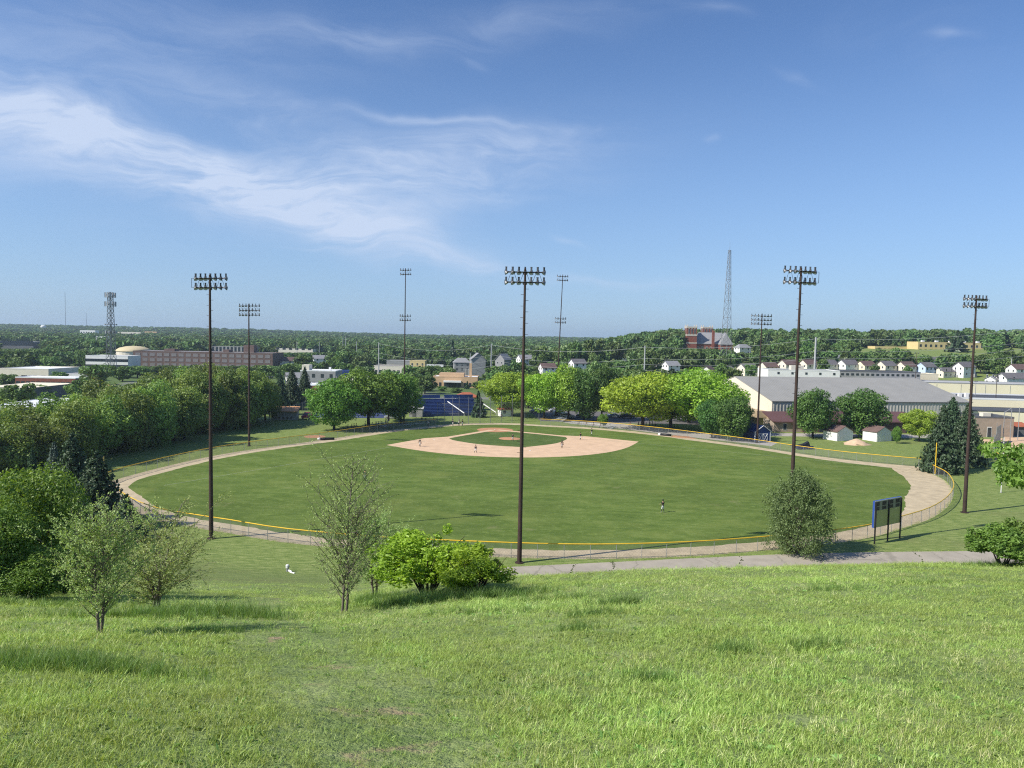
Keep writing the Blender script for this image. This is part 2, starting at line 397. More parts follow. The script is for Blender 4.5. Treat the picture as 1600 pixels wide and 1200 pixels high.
# ------------------------------------------------------------------ ground
def grass_ground_mat():
    M = bpy.data.materials.new('hill_and_town_ground'); M.use_nodes = True; w = NT(M.node_tree); b = w.n['Principled BSDF']
    P = w.node('ShaderNodeTexCoord').outputs['Object']
    big = w.noise(P, .05, 4, .6); mid = w.noise(P, .6, 4, .65); fine = w.noise(P, 9.0, 4, .7); streak = w.noise(w.scale(P, (1.0, 4.0, 1)), 1.6, 4, .7)
    g = w.ramp(mid, [(.34, (.150, .215, .062)), (.5, (.215, .280, .092)), (.66, (.300, .355, .135))])
    g = w.mix(w.sstep(streak, .45, .8), g, (.28, .33, .135))
    g = w.mix(w.math('MULTIPLY', w.sstep(big, .45, .7), .45), g, (.21, .24, .09))
    g = w.mix(w.math('MULTIPLY', w.sstep(fine, .35, .75), .5), g, (.095, .150, .045))
    mown = w.node('ShaderNodeAttribute', attribute_name='mown').outputs['Fac']
    gm = w.ramp(w.noise(w.scale(P, (.7, 2.2, 1)), .9, 5, .7), [(.34, (.115, .172, .040)), (.5, (.180, .235, .064)), (.66, (.275, .315, .110))])
    gm = w.mix(w.math('MULTIPLY', w.sstep(big, .5, .75), .5), gm, (.165, .165, .070))
    g = w.mix(mown, g, gm)
    soil = w.node('ShaderNodeAttribute', attribute_name='soil').outputs['Fac']
    sm = w.sstep(w.math('ADD', soil, w.math('MULTIPLY', w.math('SUBTRACT', w.noise(P, 2.2, 5, .7), .5), 1.3)), .42, .72)
    s = w.ramp(fine, [(.2, (.25, .185, .105)), (.8, (.42, .33, .20))])
    g = w.mix(sm, g, s)
    town = w.node('ShaderNodeAttribute', attribute_name='town').outputs['Fac']
    tw = w.mix(w.sstep(w.noise(P, .012, 4, .6), .5, .62), (.10, .15, .045), (.22, .21, .195))
    g = w.mix(town, g, tw)
    w.l.new(g, b.inputs['Base Color']); b.inputs['Roughness'].default_value = .95; b.inputs['Specular IOR Level'].default_value = .15
    bp = w.node('ShaderNodeBump'); bp.inputs['Strength'].default_value = .7; bp.inputs['Distance'].default_value = .10
    w.put(bp.inputs['Height'], w.math('ADD', fine, w.noise(P, 3.0, 4, .7))); w.l.new(bp.outputs[0], b.inputs['Normal'])
    return M
def turf_mat(name, dark, mid, light, ang=.35):
    M = bpy.data.materials.new(name); M.use_nodes = True; w = NT(M.node_tree); b = w.n['Principled BSDF']
    P = w.node('ShaderNodeTexCoord').outputs['Object']
    mp = w.node('ShaderNodeMapping'); w.put(mp.inputs[0], P); mp.inputs['Rotation'].default_value = (0, 0, ang); mp.inputs['Scale'].default_value = (.5, 1, 1)
    st = w.noise(mp.outputs[0], .30, 7, .78, .6); fl = w.noise(w.scale(P, (.8, 1, 1)), 1.1, 6, .8); big = w.noise(P, .035, 4, .6); ff = w.noise(P, 7, 3, .7)
    c = w.ramp(st, [(.36, dark), (.5, mid), (.64, light)])
    c = w.mix(w.math('MULTIPLY', w.sstep(big, .42, .60), .6), c, tuple(v * .72 for v in mid))
    c = w.mix(w.math('MULTIPLY', w.sstep(w.noise(P, .09, 5, .65), .50, .66), .4), c, tuple(v * k for v, k in zip(light, (1.25, 1.1, 1.1))))
    c = w.mix(w.math('MULTIPLY', w.sstep(fl, .50, .68), .75), c, tuple(v * 1.25 for v in light))
    c = w.mix(w.math('MULTIPLY', w.sstep(ff, .48, .66), .45), c, dark)
    # thin worn spots, a wear pattern of the turf itself
    c = w.mix(w.math('MULTIPLY', w.sstep(w.noise(P, .16, 5, .7), .60, .70), .45), c, (.22, .215, .10))
    # faint mower passes
    sx = w.node('ShaderNodeSeparateXYZ'); w.l.new(mp.outputs[0], sx.inputs[0])
    stripe = w.math('SINE', w.math('MULTIPLY', sx.outputs[1], 1.7))
    c = w.mix(w.math('MULTIPLY', w.sstep(stripe, -.2, .6), .13), c, light)
    w.l.new(c, b.inputs['Base Color']); b.inputs['Roughness'].default_value = .95; b.inputs['Specular IOR Level'].default_value = .12
    bp = w.node('ShaderNodeBump'); bp.inputs['Strength'].default_value = .55; bp.inputs['Distance'].default_value = .09
    w.put(bp.inputs['Height'], w.math('ADD', fl, ff)); w.l.new(bp.outputs[0], b.inputs['Normal'])
    return M
MT['ground'] = grass_ground_mat()
MT['turf'] = turf_mat('outfield_turf', (.072, .118, .020), (.106, .160, .030), (.162, .214, .054))
MT['turfin'] = turf_mat('infield_turf', (.062, .105, .024), (.085, .136, .032), (.118, .165, .046), -.5)
MT['verge'] = turf_mat('mown_surround', (.062, .108, .022), (.094, .150, .032), (.138, .188, .050), .1)

def axis(*segs):
    out = []
    for a, b, st in segs: out += list(np.arange(a, b, st))
    return np.array(out + [segs[-1][1]])
xs_p = axis((0, 32, .5), (32, 110, 3), (110, 640, 18), (640, 4800, 130)); XL = np.r_[-xs_p[:0:-1], xs_p]
YL = axis((-70, -6, 4), (-6, 40, .4), (40, 104, 1), (104, 264, 8), (264, 840, 12), (840, 2000, 50), (2000, 6200, 140))
TRAIL = catmull([(-8.6, 27.0), (-7.4, 22.5), (-6.4, 18.0), (-5.0, 14.5), (-3.2, 11.0), (-1.9, 8.2), (-1.0, 6.0), (-.3, 3.0)], 6)
SOILS = [(-1.0, 6.5, .42, .30, .72), (-.55, 5.5, .30, .22, .66), (-1.9, 8.8, .4, .5, .45), (-7.4, 22.5, .8, 1.4, .45), (2.35, 5.9, .34, .22, .66), (3.0, 6.1, .4, .2, .42), (-9.6, 74, 5.5, 1.8, .62), (-3, 78, 5, 1.5, .35), (3, 83, 14, 1.0, .34), (14, 85.5, 10, .8, .25), (84, 131, 5, 1.2, .5), (-15, 72, 3, 2.5, .35), (-58, 157, 5, 2, .6)]
def build_ground():
    X, Y = np.meshgrid(XL, YL); Z = H(X, Y); nx, ny = len(XL), len(YL)
    V = np.c_[X.ravel(), Y.ravel(), Z.ravel()]
    i = (np.arange(ny - 1)[:, None] * nx + np.arange(nx - 1)[None, :]).ravel()
    me = MB().add(V, np.c_[i, i + 1, i + nx + 1, i + nx]).mesh('ground', MT['ground'], True)
    x, y = V[:, 0], V[:, 1]
    soil = np.zeros(len(V))
    near = (np.abs(x) < 40) & (y > -6) & (y < 40)
    T = np.array(TRAIL); d = np.full(len(V), 9.)
    d[near] = np.min(np.hypot(x[near, None] - T[None, :, 0], y[near, None] - T[None, :, 1]), axis=1)
    soil += .50 * np.exp(-((d - .38) / .16) ** 2)
    for cx, cy, rx, ry, a in SOILS: soil = np.maximum(soil, a * np.exp(-((x - cx) / rx) ** 2 - ((y - cy) / ry) ** 2))
    mown = smooth(20, 62, y); town = smooth(258, 275, y) * (1 - smooth(.18, .3, x / np.maximum(y, 50)))
    for nm, a in (('soil', soil), ('mown', mown), ('town', town)):
        at_ = me.attributes.new(nm, 'FLOAT', 'POINT'); at_.data.foreach_set('value', np.asarray(a, np.float32))
    o = link('ground', me); o['kind'] = 'structure'
build_ground()

# ------------------------------------------------------------------ the ball field
FENCE_PX = [(182, 762), (200, 775), (240, 792), (300, 803), (360, 812), (420, 822), (480, 829), (600, 839), (780, 847), (900, 850), (1000, 849), (1100, 845), (1196, 838), (1300, 828), (1366, 818), (1410, 806), (1450, 794), (1475, 780), (1488, 766), (1490, 753), (1480, 738), (1461, 728), (1436, 716)]
FH = 1.75
out_pts = [tuple(at(x, y, FH)[:2]) for x, y in FENCE_PX]
rf_pts = [(-21.2, 211.6), (-27.6, 204.5), (-33.6, 197.5), (-43.9, 179.0), (-54.7, 162.3), (-60.2, 151.6), (-64.0, 138.1), (-66.2, 123.2), (-63.6, 116)]   # right-field line, home to corner
lf_pts = [(84.6, 155.2), (79.2, 158.1), (71.9, 163.4), (65.4, 170.8), (58.0, 181.5), (49.0, 191.6), (42.0, 199.3), (35.2, 205.4), (28.9, 210.0), (20.2, 214.6), (8.5, 217.6)]
back_pts = [(8.5, 217.6), (3.0, 220.2), (-4.0, 220.6), (-12.0, 218.0), (-18, 214.5), (-21.2, 211.6)]
outline = [np.array(p) for p in catmull(rf_pts + out_pts, 3)] + [np.array(p) for p in catmull(lf_pts, 2)] + [np.array(p) for p in back_pts[1:-1]]
HOME = np.array([-4.5, 204.5]); A3 = np.array([.85, -.527]); A1 = np.array([-.527, -.85])
def fld(a, b): return tuple(HOME + A3 * a + A1 * b)     # a along the third-base line, b along the first-base line
MOUND = np.array(fld(13.0, 13.0))

sheet('warning_track', outline, .004, MT['track'])
def inset(poly, d):
    P = np.array(poly); n = len(P); out = []
    area = .5 * np.sum(P[:, 0] * np.roll(P[:, 1], -1) - np.roll(P[:, 0], -1) * P[:, 1]); sg = 1 if area > 0 else -1
    for i in range(n):
        a, b, c = P[i-1], P[i], P[(i+1) % n]
        t = (c - a) / (np.linalg.norm(c - a) + 1e-9); nn = np.array([-t[1], t[0]]) * sg
        dd = d(b) if callable(d) else d
        out.append(b + nn * dd)
    return out
def rim(p):
    x, y = p
    k = 3.5 + 3.0 * float(smooth(58, 72, x) * (1 - smooth(150, 168, y))) + .35 * math.sin(x * .9 + y * .5) + .25 * math.sin(x * 1.9 - y)
    return k
inner = inset([np.array(p) for p in resample(outline + [outline[0]], 2.0)[:-1]], rim)
inner = resample(inner + [inner[0]], 1.3)[:-1]
for _ in range(10): inner = .5 * inner + .25 * (np.roll(inner, 1, 0) + np.roll(inner, -1, 0))
inner = inner + np.random.default_rng(2).normal(size=inner.shape) * .09
sheet('outfield_turf', inner, .008, MT['turf'])
def circ(c, r, n=40, a0=0, a1=2 * math.pi): return [(c[0] + r * math.cos(a0 + (a1 - a0) * i / n), c[1] + r * math.sin(a0 + (a1 - a0) * i / n)) for i in range(n + (0 if a1 - a0 > 6.2 else 1))]
def arc_dirt():
    R = 29.5; pts = [(-.9, -.9), (-.9, 20), (-2.2, 23), (-3.6, 26)]
    # far rim: an arc of radius R about the pitcher's plate
    lo = math.atan2(41 - 13, -3.2 - 13); hi = math.atan2(-3.2 - 13, 41 - 13)
    for i in range(49):
        t = lo + (hi - lo) * i / 48
        rr = R + 2.4 * (abs(i - 24) / 24) ** 6
        pts.append((13 + rr * math.cos(t), 13 + rr * math.sin(t)))
    return [fld(a, b) for a, b in pts + [(26, -3.6), (23, -2.2), (20, -.9)]]
sheet('infield_dirt', arc_dirt(), .012, MT['dirt'])
def infield_grass():
    s = 25.6; r = 4.0; pts = []
    def corner(ca, cb, a0, a1): 
        for i in range(9):
            t = a0 + (a1 - a0) * i / 8; pts.append((ca + r * math.cos(t), cb + r * math.sin(t)))
    pts_ = []
    o = 1.1
    pts.append((o, 4.4)); pts.append((o, s - 5.0)); pts.append((2.6, s - 2.2)); pts.append((5.4, s - .8))
    pts += [(13, s + .5), (s - 5, s - 1.2), (s - 2.4, s - 2.4), (s - 1.2, s - 5), (s + .5, 13)]
    pts += [(s - .8, 5.4), (s - 2.2, 2.6), (s - 5.0, o), (4.4, o), (3.6, 2.4), (2.4, 3.6)]
    return [fld(a, b) for a, b in [tuple(p) for p in catmull(pts, 4, True)]]
sheet('infield_turf', infield_grass(), .016, MT['turfin'])
sheet('home_plate_dirt', circ(fld(.5, .5), 4.9), .020, MT['dirtred'])
sheet('basepath', [fld(a, b) for a, b in ((-.75, 1), (.95, 1), (.95, 27), (-.75, 27))], .0225, MT['dirt'])
sheet('basepath', [fld(a, b) for a, b in ((1, -.75), (27, -.75), (27, .95), (1, .95))], .0235, MT['dirt'])
mb = MB(); mb.lathe([(2.75, .018), (2.2, .10), (1.2, .24), (.6, .26), (0.01, .26)], 28)
pm = mb.build('pitchers_mound', MT['dirtred'], None, True, loc=(*MOUND, 0)); tag(pm, kind='structure')
for (p0, p1) in ((fld(0, 30), fld(0, 98)), (fld(30, 0), fld(97, 0))):
    p0, p1 = np.array(p0), np.array(p1); t = (p1 - p0) / np.linalg.norm(p1 - p0); n = np.array([-t[1], t[0]]) * .05
    sheet('foul_line', [p0 - n, p1 - n, p1 + n, p0 + n], .026, MT['chalk'])
for nm, (a, b), lb in (('base', (27.2, .3), 'white base at third in front of the infielder on that corner'), ('base', (.3, 27.2), 'white base at first near the left infielder'), ('base', (27.2, 27.2), 'white base at second between the two middle infielders')):
    o = MB().box(-.19, .19, -.19, .19, .028, .11).build(nm, MT['white'], None, loc=(*fld(a, b), 0)); tag(o, lb, 'base')
o = MB().add([(-.22, -.22, 0), (.22, -.22, 0), (.22, .05, 0), (0, .27, 0), (-.22, .05, 0), (-.22, -.22, .03), (.22, -.22, .03), (.22, .05, .03), (0, .27, .03), (-.22, .05, .03)], [(5, 6, 7, 8, 9)]).add([(-.22, -.22, 0), (.22, -.22, 0), (.22, -.22, .03), (-.22, -.22, .03)], [(0, 1, 2, 3)]).build('home_plate', MT['white'], None, loc=(*fld(0, 0), .022)); tag(o, 'white home plate in the red clay circle before the backstop', 'base')

# bullpen clay patches and lanes outside the lines
sheet('bullpen_dirt', circ((-48.0, 183.5), 2.6, 24), .006, MT['dirtred'])
sheet('bullpen_dirt', [tuple(at(x, y)[:2]) for x, y in ((1048, 683), (1090, 686), (1075, 681.5), (1052, 680))], .006, MT['dirtred'])
sheet('gravel_strip', [tuple(at(x, y)[:2]) for x, y in ((880, 660), (960, 668.5), (1060, 681), (1170, 693), (1205, 697), (1215, 692), (1180, 686), (1100, 675), (1000, 664), (900, 656))], .003, MT['pave'])
road_near = [(-8.5, 76.0), (-5, 76.0), (0.4, 76.4), (14, 78.6), (28.4, 81.4), (40, 83.2), (51.3, 84.6), (62, 86.2), (78, 88.8)]
road_far = [(-8.0, 78.6), (-4.5, 80.0), (0.4, 81.2), (14, 84.2), (30.5, 87.8), (42, 89.6), (55, 91.0), (66, 92.2), (80, 94.4)]
ground_cut = [(x, y) for x, y in catmull(road_near, 4)] + [(x, y) for x, y in reversed(catmull(road_far, 4))]
def path_sheet():
    a = resample(catmull(road_near, 4), 1.0); b = resample(catmull(road_far, 4), 1.0); n = 88
    ta = np.linspace(0, len(a) - 1, n); tb = np.linspace(0, len(b) - 1, n)
    A = np.c_[np.interp(ta, range(len(a)), a[:, 0]), np.interp(ta, range(len(a)), a[:, 1])]
    B = np.c_[np.interp(tb, range(len(b)), b[:, 0]), np.interp(tb, range(len(b)), b[:, 1])]
    rows = []
    for k in np.linspace(0, 1, 7):
        Pk = A * (1 - k) + B * k; rows.append(np.c_[Pk, H(Pk[:, 0], Pk[:, 1]) + .03])
    V = np.concatenate(rows); Q = [(r * n + i, r * n + i + 1, (r + 1) * n + i + 1, (r + 1) * n + i) for r in range(6) for i in range(n - 1)]
    M = mat('worn_path_asphalt', (.36, .32, .255), .95, .13, .5, bump=.25); w = NT(M.node_tree); b_ = w.n['Principled BSDF']
    # tar-dark weathered cracks across the strip
    P_ = w.node('ShaderNodeTexCoord').outputs['Object']
    wob = w.node('ShaderNodeTexNoise'); w.put(wob.inputs['Vector'], P_); wob.inputs['Scale'].default_value = .8; wob.inputs['Detail'].default_value = 5
    pv = w.vmath('ADD', P_, w.vmath('MULTIPLY', wob.outputs['Color'], (1.6, .6, 0)))
    vor = w.node('ShaderNodeTexVoronoi', feature='DISTANCE_TO_EDGE'); w.put(vor.inputs['Vector'], w.scale(pv, (.16, .045, 1))); vor.inputs['Scale'].default_value = 1
    ck = w.math('SUBTRACT', 1.0, w.sstep(vor.outputs[0], .004, .016))
    old = b_.inputs['Base Color'].links[0].from_socket
    w.l.new(w.mix(w.math('MULTIPLY', ck, .30), old, (.085, .085, .055)), b_.inputs['Base Color'])
    o = MB().add(V, Q).build('path', M, None, True); o['kind'] = 'structure'
    return A, B
PA, PB = path_sheet()
# wide cracks grown through with weeds, as the strips of weed they are
mb = MB(); rc = random.Random(5)
for px in (885, 952, 1165, 1310, 1462):
    i = int(np.argmin([abs(800 + F * a[0] / a[1] - px) for a in PA])); a, b = PA[i], PB[min(i + rc.randint(0, 2), len(PB) - 1)]
    for k in range(26):
        t = rc.random(); x = a[0] * (1 - t) + b[0] * t + rc.gauss(0, .09) + .25 * math.sin(t * 7 + px); y = a[1] * (1 - t) + b[1] * t
        z = hz(x, y) + .03; s = rc.uniform(.05, .14)
        mb.add([(x - s, y, z), (x + s, y + rc.gauss(0, .05), z), (x + rc.gauss(0, .05), y, z + s * 1.1)], [(0, 1, 2)])
o = mb.build('path_crack_weeds', mat('crack_weeds', (.07, .10, .03), .9, .3, 4)); tag(o, kind='stuff')
sheet('driveway', [tuple(at(x, y)[:2]) for x, y in ((1180, 681), (1290, 682.5), (1420, 684), (1530, 683), (1600, 682), (1600, 678.5), (1530, 679), (1420, 679), (1290, 677.5), (1190, 676.5))], .004, MT['pave'])
sheet('parking_lot', [(9, 228), (22, 226.5), (62, 226), (63, 262), (6, 262)], .004, MT['asphalt'])
sheet('skinned_infield_beyond', [tuple(at(x, y)[:2]) for x, y in ((1556, 694), (1600, 702), (1680, 712), (1700, 690), (1600, 683), (1575, 682.5), (1552, 687))], .004, MT['dirt'])
sheet('skinned_infield_beyond', [tuple(at(x, y)[:2]) for x, y in ((1536, 692), (1552, 694), (1556, 687), (1536, 686))], .004, MT['dirt'])
sheet('tennis_courts', [(-62, 226), (-34, 228), (-34, 268), (-64, 268)], .004, MT['navy'])
for yy in (229.5, 236, 243, 250, 257):
    sheet('court_line', [(-60, yy), (-36, yy + 1.2), (-36, yy + 1.5), (-60, yy + .3)], .008, MT['chalk'])
mb = MB()
mb.lathe([(3.1, -.02), (2.5, .28), (1.6, .75), (.7, 1.2), (.15, 1.38), (.01, 1.4)], 18)
for v in mb.v:
    for p in v:
        k = 1 + .16 * math.sin(p[0] * 3.1 + p[1] * 2) + .12 * math.sin(p[1] * 4.7); p[0] *= k; p[1] *= k
o = mb.build('dirt_pile', MT['pilesand'], None, True, loc=(*at(1338, 694)[:2], 0)); tag(o, 'heap of pale sandy dirt on the grass before the white sheds', 'dirt pile')

# ------------------------------------------------------------------ fences
def unit_bay(L, h, pitch, wdt):
    mb = MB(); n = int((L + h) / pitch)
    for sgn in (1, -1):
        for i in range(n + 1):
            c = -h + i * pitch
            # line x = c + z (or mirrored), clipped to the bay
            z0 = max(0, -c); z1 = min(h, L - c)
            if z1 - z0 < .02: continue
            x0, x1 = c + z0, c + z1
            if sgn < 0: x0, x1 = L - x0, L - x1
            o_ = wdt * .7
            mb.add([(x0 - o_, 0, z0), (x0 + o_, 0, z0), (x1 + o_, .004, z1), (x1 - o_, .004, z1)], [(0, 1, 2, 3)])
    return mb.mesh('chain_link_mesh', MT['galv_dark'])
BAY = {}
def post_mesh(h, r=.035):
    return MB().tube([(0, 0, -.05), (0, 0, h)], [r, r], 6).mesh('fence_post', MT['galv'])
POSTS = {}
def fence(name, label, pts, h, step, cap=None, group=None, pitch=.17, wdt=.014, cat='fence', rail_mat=None, posts_r=.035, post_mat=None):
    P = resample(pts, step); root = thing(name, label, cat, (P[0][0], P[0][1], hz(*P[0])), 0, group)
    o3 = Vector(root.location); key = (h, pitch, wdt)
    if key not in BAY: BAY[key] = unit_bay(3.0, h, pitch, wdt)
    if (h, posts_r) not in POSTS: POSTS[(h, posts_r)] = post_mesh(h, posts_r)
    for i, p in enumerate(P):
        z = hz(*p); link('post', POSTS[(h, posts_r)], root, (p[0] - o3.x, p[1] - o3.y, z - o3.z))
        if i + 1 < len(P):
            q = P[i + 1]; zq = hz(*q); d = q - p; L = math.hypot(*d); a = math.atan2(d[1], d[0])
            link('mesh_panel', BAY[key], root, (p[0] - o3.x, p[1] - o3.y, z - o3.z + .03), (0, 0, a), (L / 3.0, 1, .97))
            if cap:
                MB().tube([(p[0] - o3.x, p[1] - o3.y, z - o3.z + h), (q[0] - o3.x, q[1] - o3.y, zq - o3.z + h)], [cap, cap], 7).build('top_rail', rail_mat or MT['yellow'], root)
    return root
fence('outfield_fence', 'chain link fence with yellow cap curving round the outfield below the hill', catmull(out_pts, 4), FH, 3.0, .066)
fence('outfield_fence', 'chain link fence with yellow cap from the dark conifers to the backstop', list(reversed(catmull(rf_pts, 3))), FH, 3.0, .066)
fence('outfield_fence', 'chain link fence with yellow cap past the blue shed and right benches to the backstop', catmull(lf_pts, 3), FH, 3.0, .066)
fence('outfield_fence', 'short chain link wing joining the left corner to the curving outfield fence', [rf_pts[-1], (-62, 113), out_pts[0]], FH, 2.0, .066)
# tall backstop: separate poles and netting
bk = thing('backstop', 'tall grey backstop of poles and netting behind home plate', 'backstop', (-6, 217, 0))
bp = [tuple(at(x, y)[:2]) for x, y in ((650, 661), (667, 661), (683, 661), (694, 662), (707, 662.5), (717, 663), (732, 663), (750, 662), (766, 661), (783, 660), (800, 660), (820, 658.5), (842, 657))]
for i, p in enumerate(bp):
    h = 3.2 if i < 2 else (8.0 if 2 < i < 11 else 6.0)
    MB().tube([(p[0] + 6, p[1] - 217, 0), (p[0] + 6, p[1] - 217, h)], [.075, .065], 6).build('pole', MT['galv_dark'], bk)
    if i + 1 < len(bp):
        q = bp[i + 1]; d = (q[0] - p[0], q[1] - p[1]); L = math.hypot(*d); hh = 3.0 if i < 2 else 5.8
        key = (hh, .42, .018)
        if key not in BAY: BAY[key] = unit_bay(3.0, hh, .42, .018)
        link('netting', BAY[key], bk, (p[0] + 6, p[1] - 217, .05), (0, 0, math.atan2(d[1], d[0])), (L / 3, 1, 1))
        for zz in ((2.9,) if i < 2 else (3.0, 5.85)):
            MB().tube([(p[0] + 6, p[1] - 217, zz), (q[0] + 6, q[1] - 217, zz)], [.035, .035], 5).build('rail', MT['galv_dark'], bk)
# foul poles
def pole_thing(name, label, cat, x, y, h, r, m, group=None, extra=None, z=None):
    root = thing(name, label, cat, (x, y, hz(x, y) if z is None else z), 0, group)
    MB().tube([(0, 0, -.1), (0, 0, h)], [r, r * .9], 8).build('shaft', m, root)
    MB().lathe([(r * 2.2, 0), (r * 2.2, .12), (r * 1.1, .16)], 10).build('footing', MT['conc'], root)
    if extra: extra(root, h)
    return root
def foul_wing(root, h): MB().box(r_w := .06, .34, -.012, .012, h * .42, h * .98).build('wing', MT['yellow'], root)
P_ = at(1461, 742); pole_thing('foul_pole', 'tall yellow foul pole beside the right fence bend', 'foul pole', P_.x, P_.y, 6.3, .10, MT['yellow'])
pole_thing('foul_pole', 'dull yellow foul pole at the shaded corner by the dark conifers', 'foul pole', -69.0, 127.0, 3.6, .12, mat('dull_yellow_paint', (.42, .33, .10), .7))
P_ = at(1564, 770); pole_thing('foul_pole', 'thin white foul pole on the grass right of the brown light tower', 'foul pole', P_.x, P_.y, 9.6, .07, MT['white'])
# the second field at the right edge
c1 = [tuple(at(x, y)[:2]) for x, y in ((1556, 718), (1566, 726), (1577, 739), (1600, 741), (1640, 742))]
fence('side_field_fence', 'low yellow capped fence of the next field behind the white foul pole', c1, 1.7, 3.0, .066)
c2 = [tuple(at(x, y)[:2]) for x, y in ((1556, 718), (1552, 706), (1556, 696), (1563, 690))]
gp = thing('screen_fence', 'tall pale grey screen fence along the next field by the driveway', 'fence', (c2[0][0], c2[0][1], 0))
for i in range(3):
    a, b = np.array(c2[i]), np.array(c2[i + 1]); d = b - a; L = math.hypot(*d); h = (1.8, 3.0, 4.6)[i]
    M4 = Matrix.Translation((a[0] - c2[0][0], a[1] - c2[0][1], 0)) @ Matrix.Rotation(math.atan2(d[1], d[0]), 4, 'Z')
    MB().box(0, L, -.03, .03, .1, h, 0, M4).build('screen_panel', MT['galv'], gp)
    MB().tube([M4 @ Vector((0, 0, 0)), M4 @ Vector((0, 0, h + 1.2))], [.06, .06], 6).build('post', MT['galv'], gp)
a_ = at(1567, 690); tp = thing('screen_fence', 'high grey netting frame rising at the next field backstop', 'fence', (a_.x, a_.y, 0))
for k, (px, py) in enumerate(((1567, 690), (1578, 690), (1590, 688))):
    q = at(px, py); MB().tube([(q.x - a_.x, q.y - a_.y, 0), (q.x - a_.x, q.y - a_.y, 9 if k else 8)], [.11, .09], 6).build('post', MT['galv'], tp)
q = at(1578, 690); MB().tube([(0, 0, 7.8), (q.x - a_.x, q.y - a_.y, 9.0)], [.12, .10], 6).build('brace', MT['galv'], tp)
for j in range(9): MB().tube([(0, 0, .8 + j * .85), (q.x - a_.x, q.y - a_.y, .8 + j * .95)], [.02, .02], 4).build('net_wire', MT['galv'], tp)

# ------------------------------------------------------------------ floodlight towers
def flood_meshes(s=1.0):
    """dish aimed along local -Z; ballast box standing on top"""
    mb = MB(); n = 14
    Mx = Matrix.Rotation(math.radians(-42), 4, 'X')          # dish axis tipped so that it looks down and towards +Y
    # shell: closed back, open mouth
    prof = [(.01, .05), (.09, .05), (.13, 0), (.20, -.12), (.27, -.25), (.29, -.33)]
    mb.lathe([(r * s, z * s) for r, z in prof], n, 0, Mx)
    yoke = [(-.16 * s, 0, .02), (-.13 * s, 0, .14 * s), (.13 * s, 0, .14 * s), (.16 * s, 0, .02)]
    mb.tube(yoke, [.02] * 4, 4, 0)
    shell = mb.mesh('lamp_shell', MT['lamp_shell'], True)
    rf = MB(); rf.lathe([(r * s * .95, z * s) for r, z in reversed([(.02, -.03), (.12, -.03), (.19, -.12), (.26, -.25), (.285, -.325)])], n, 0, Mx)
    refl = rf.mesh('reflector', MT['lamp_white'], True)
    bb = MB(); bb.box(-.085 * s, .085 * s, -.20 * s, -.04 * s, .02 * s, .50 * s); bb.box(-.10 * s, .10 * s, -.215 * s, -.025 * s, .44 * s, .50 * s)
    return shell, refl, bb.mesh('ballast_box', MT['ballast'])
FL = {1: flood_meshes(.95), 2: flood_meshes(.82)}
def tower(label, x, y, aim, banks, h, rb=.265, rt=.115, n=7, span=4.3, kind=1, pegs=True, fan=(-70, 70), lean=(0, 0), frame_end=0):
    """banks: heights of the crossarms; aim: heading (radians) that the lamps face"""
    root = thing('light_tower', label, 'light tower', (x, y, hz(x, y) - .02), aim - math.pi / 2, 'floodlight towers round the field')
    a_ = math.pi / 2 - aim; lx = lean[0] * math.cos(a_) - lean[1] * math.sin(a_); ly = lean[0] * math.sin(a_) + lean[1] * math.cos(a_)
    def ax(z): return (lx * z / h, ly * z / h)
    MB().tube([(*ax(t * h), t * h) for t in (0, .25, .5, .75, 1)], [rb + (rt - rb) * t for t in (0, .25, .5, .75, 1)], 12).build('pole', MT['steel'], root, True)
    MB().lathe([(rb * 1.9, -.05), (rb * 1.9, .10), (rb * 1.2, .14)], 14).build('footing', MT['steel'], root)
    if pegs:
        pg = MB()
        for k in range(int((h - 4) / .62)):
            z = h * .38 + k * .62
            if z > banks[0] - .4: break
            sx = 1 if k % 2 else -1; r = rb + (rt - rb) * z / h; px_, py_ = ax(z)
            pg.tube([(px_ + sx * r * .9, py_, z), (px_ + sx * (r + .30), py_, z)], [.022, .022], 4)
        tag(pg.build('climbing_pegs', MT['steel'], root), kind='stuff')
    sh, rf, bl = FL[kind]
    for zi, z in enumerate(banks):
        cx, cy = ax(z); cy += rt + .06
        MB().box(cx - span / 2, cx + span / 2, cy - .06, cy + .06, z - .07, z + .07).build('crossarm', MT['arm'], root)
        for k in range(n):
            t = k / (n - 1); xx = cx - span / 2 - .12 + (span + .24) * t; yaw = math.radians(fan[0] + (fan[1] - fan[0]) * t)
            fl = link('floodlight', sh, root, (xx, cy + .04, z + .10), (0, 0, -yaw))
            link('reflector', rf, fl); link('ballast', bl, fl)
    br = MB(); pairs = [(banks[i], banks[i + 1]) for i in range(len(banks) - 1) if banks[i + 1] - banks[i] < 2.2]
    for z0, z1 in pairs:
        c0, c1 = ax(z0), ax(z1); nb = max(4, n - 1)
        for k in range(nb):
            t0 = -span / 2 + span * (k + .2) / nb; t1 = -span / 2 + span * (k + .8) / nb; y_ = c0[1] + rt + .06
            MB().tube([(c0[0] + t0, y_, z0), (c1[0] + t1, y_, z1)], [.022, .022], 4).build('brace', MT['arm'], root) if k % 2 == 0 else MB().tube([(c0[0] + t1, y_, z0), (c1[0] + t0, y_, z1)], [.022, .022], 4).build('brace', MT['arm'], root)
        if frame_end:
            e = frame_end * (span / 2 + .55); y_ = c0[1] + rt + .06
            MB().tube([(c0[0] + frame_end * span / 2, y_, z0), (c0[0] + e, y_, z0), (c1[0] + e, y_, z1), (c1[0] + frame_end * span / 2, y_, z1)], [.035] * 4, 4).build('end_frame', MT['arm'], root)
    return root
def hd(x0, y0, x1, y1): return math.atan2(y1 - y0, x1 - x0)
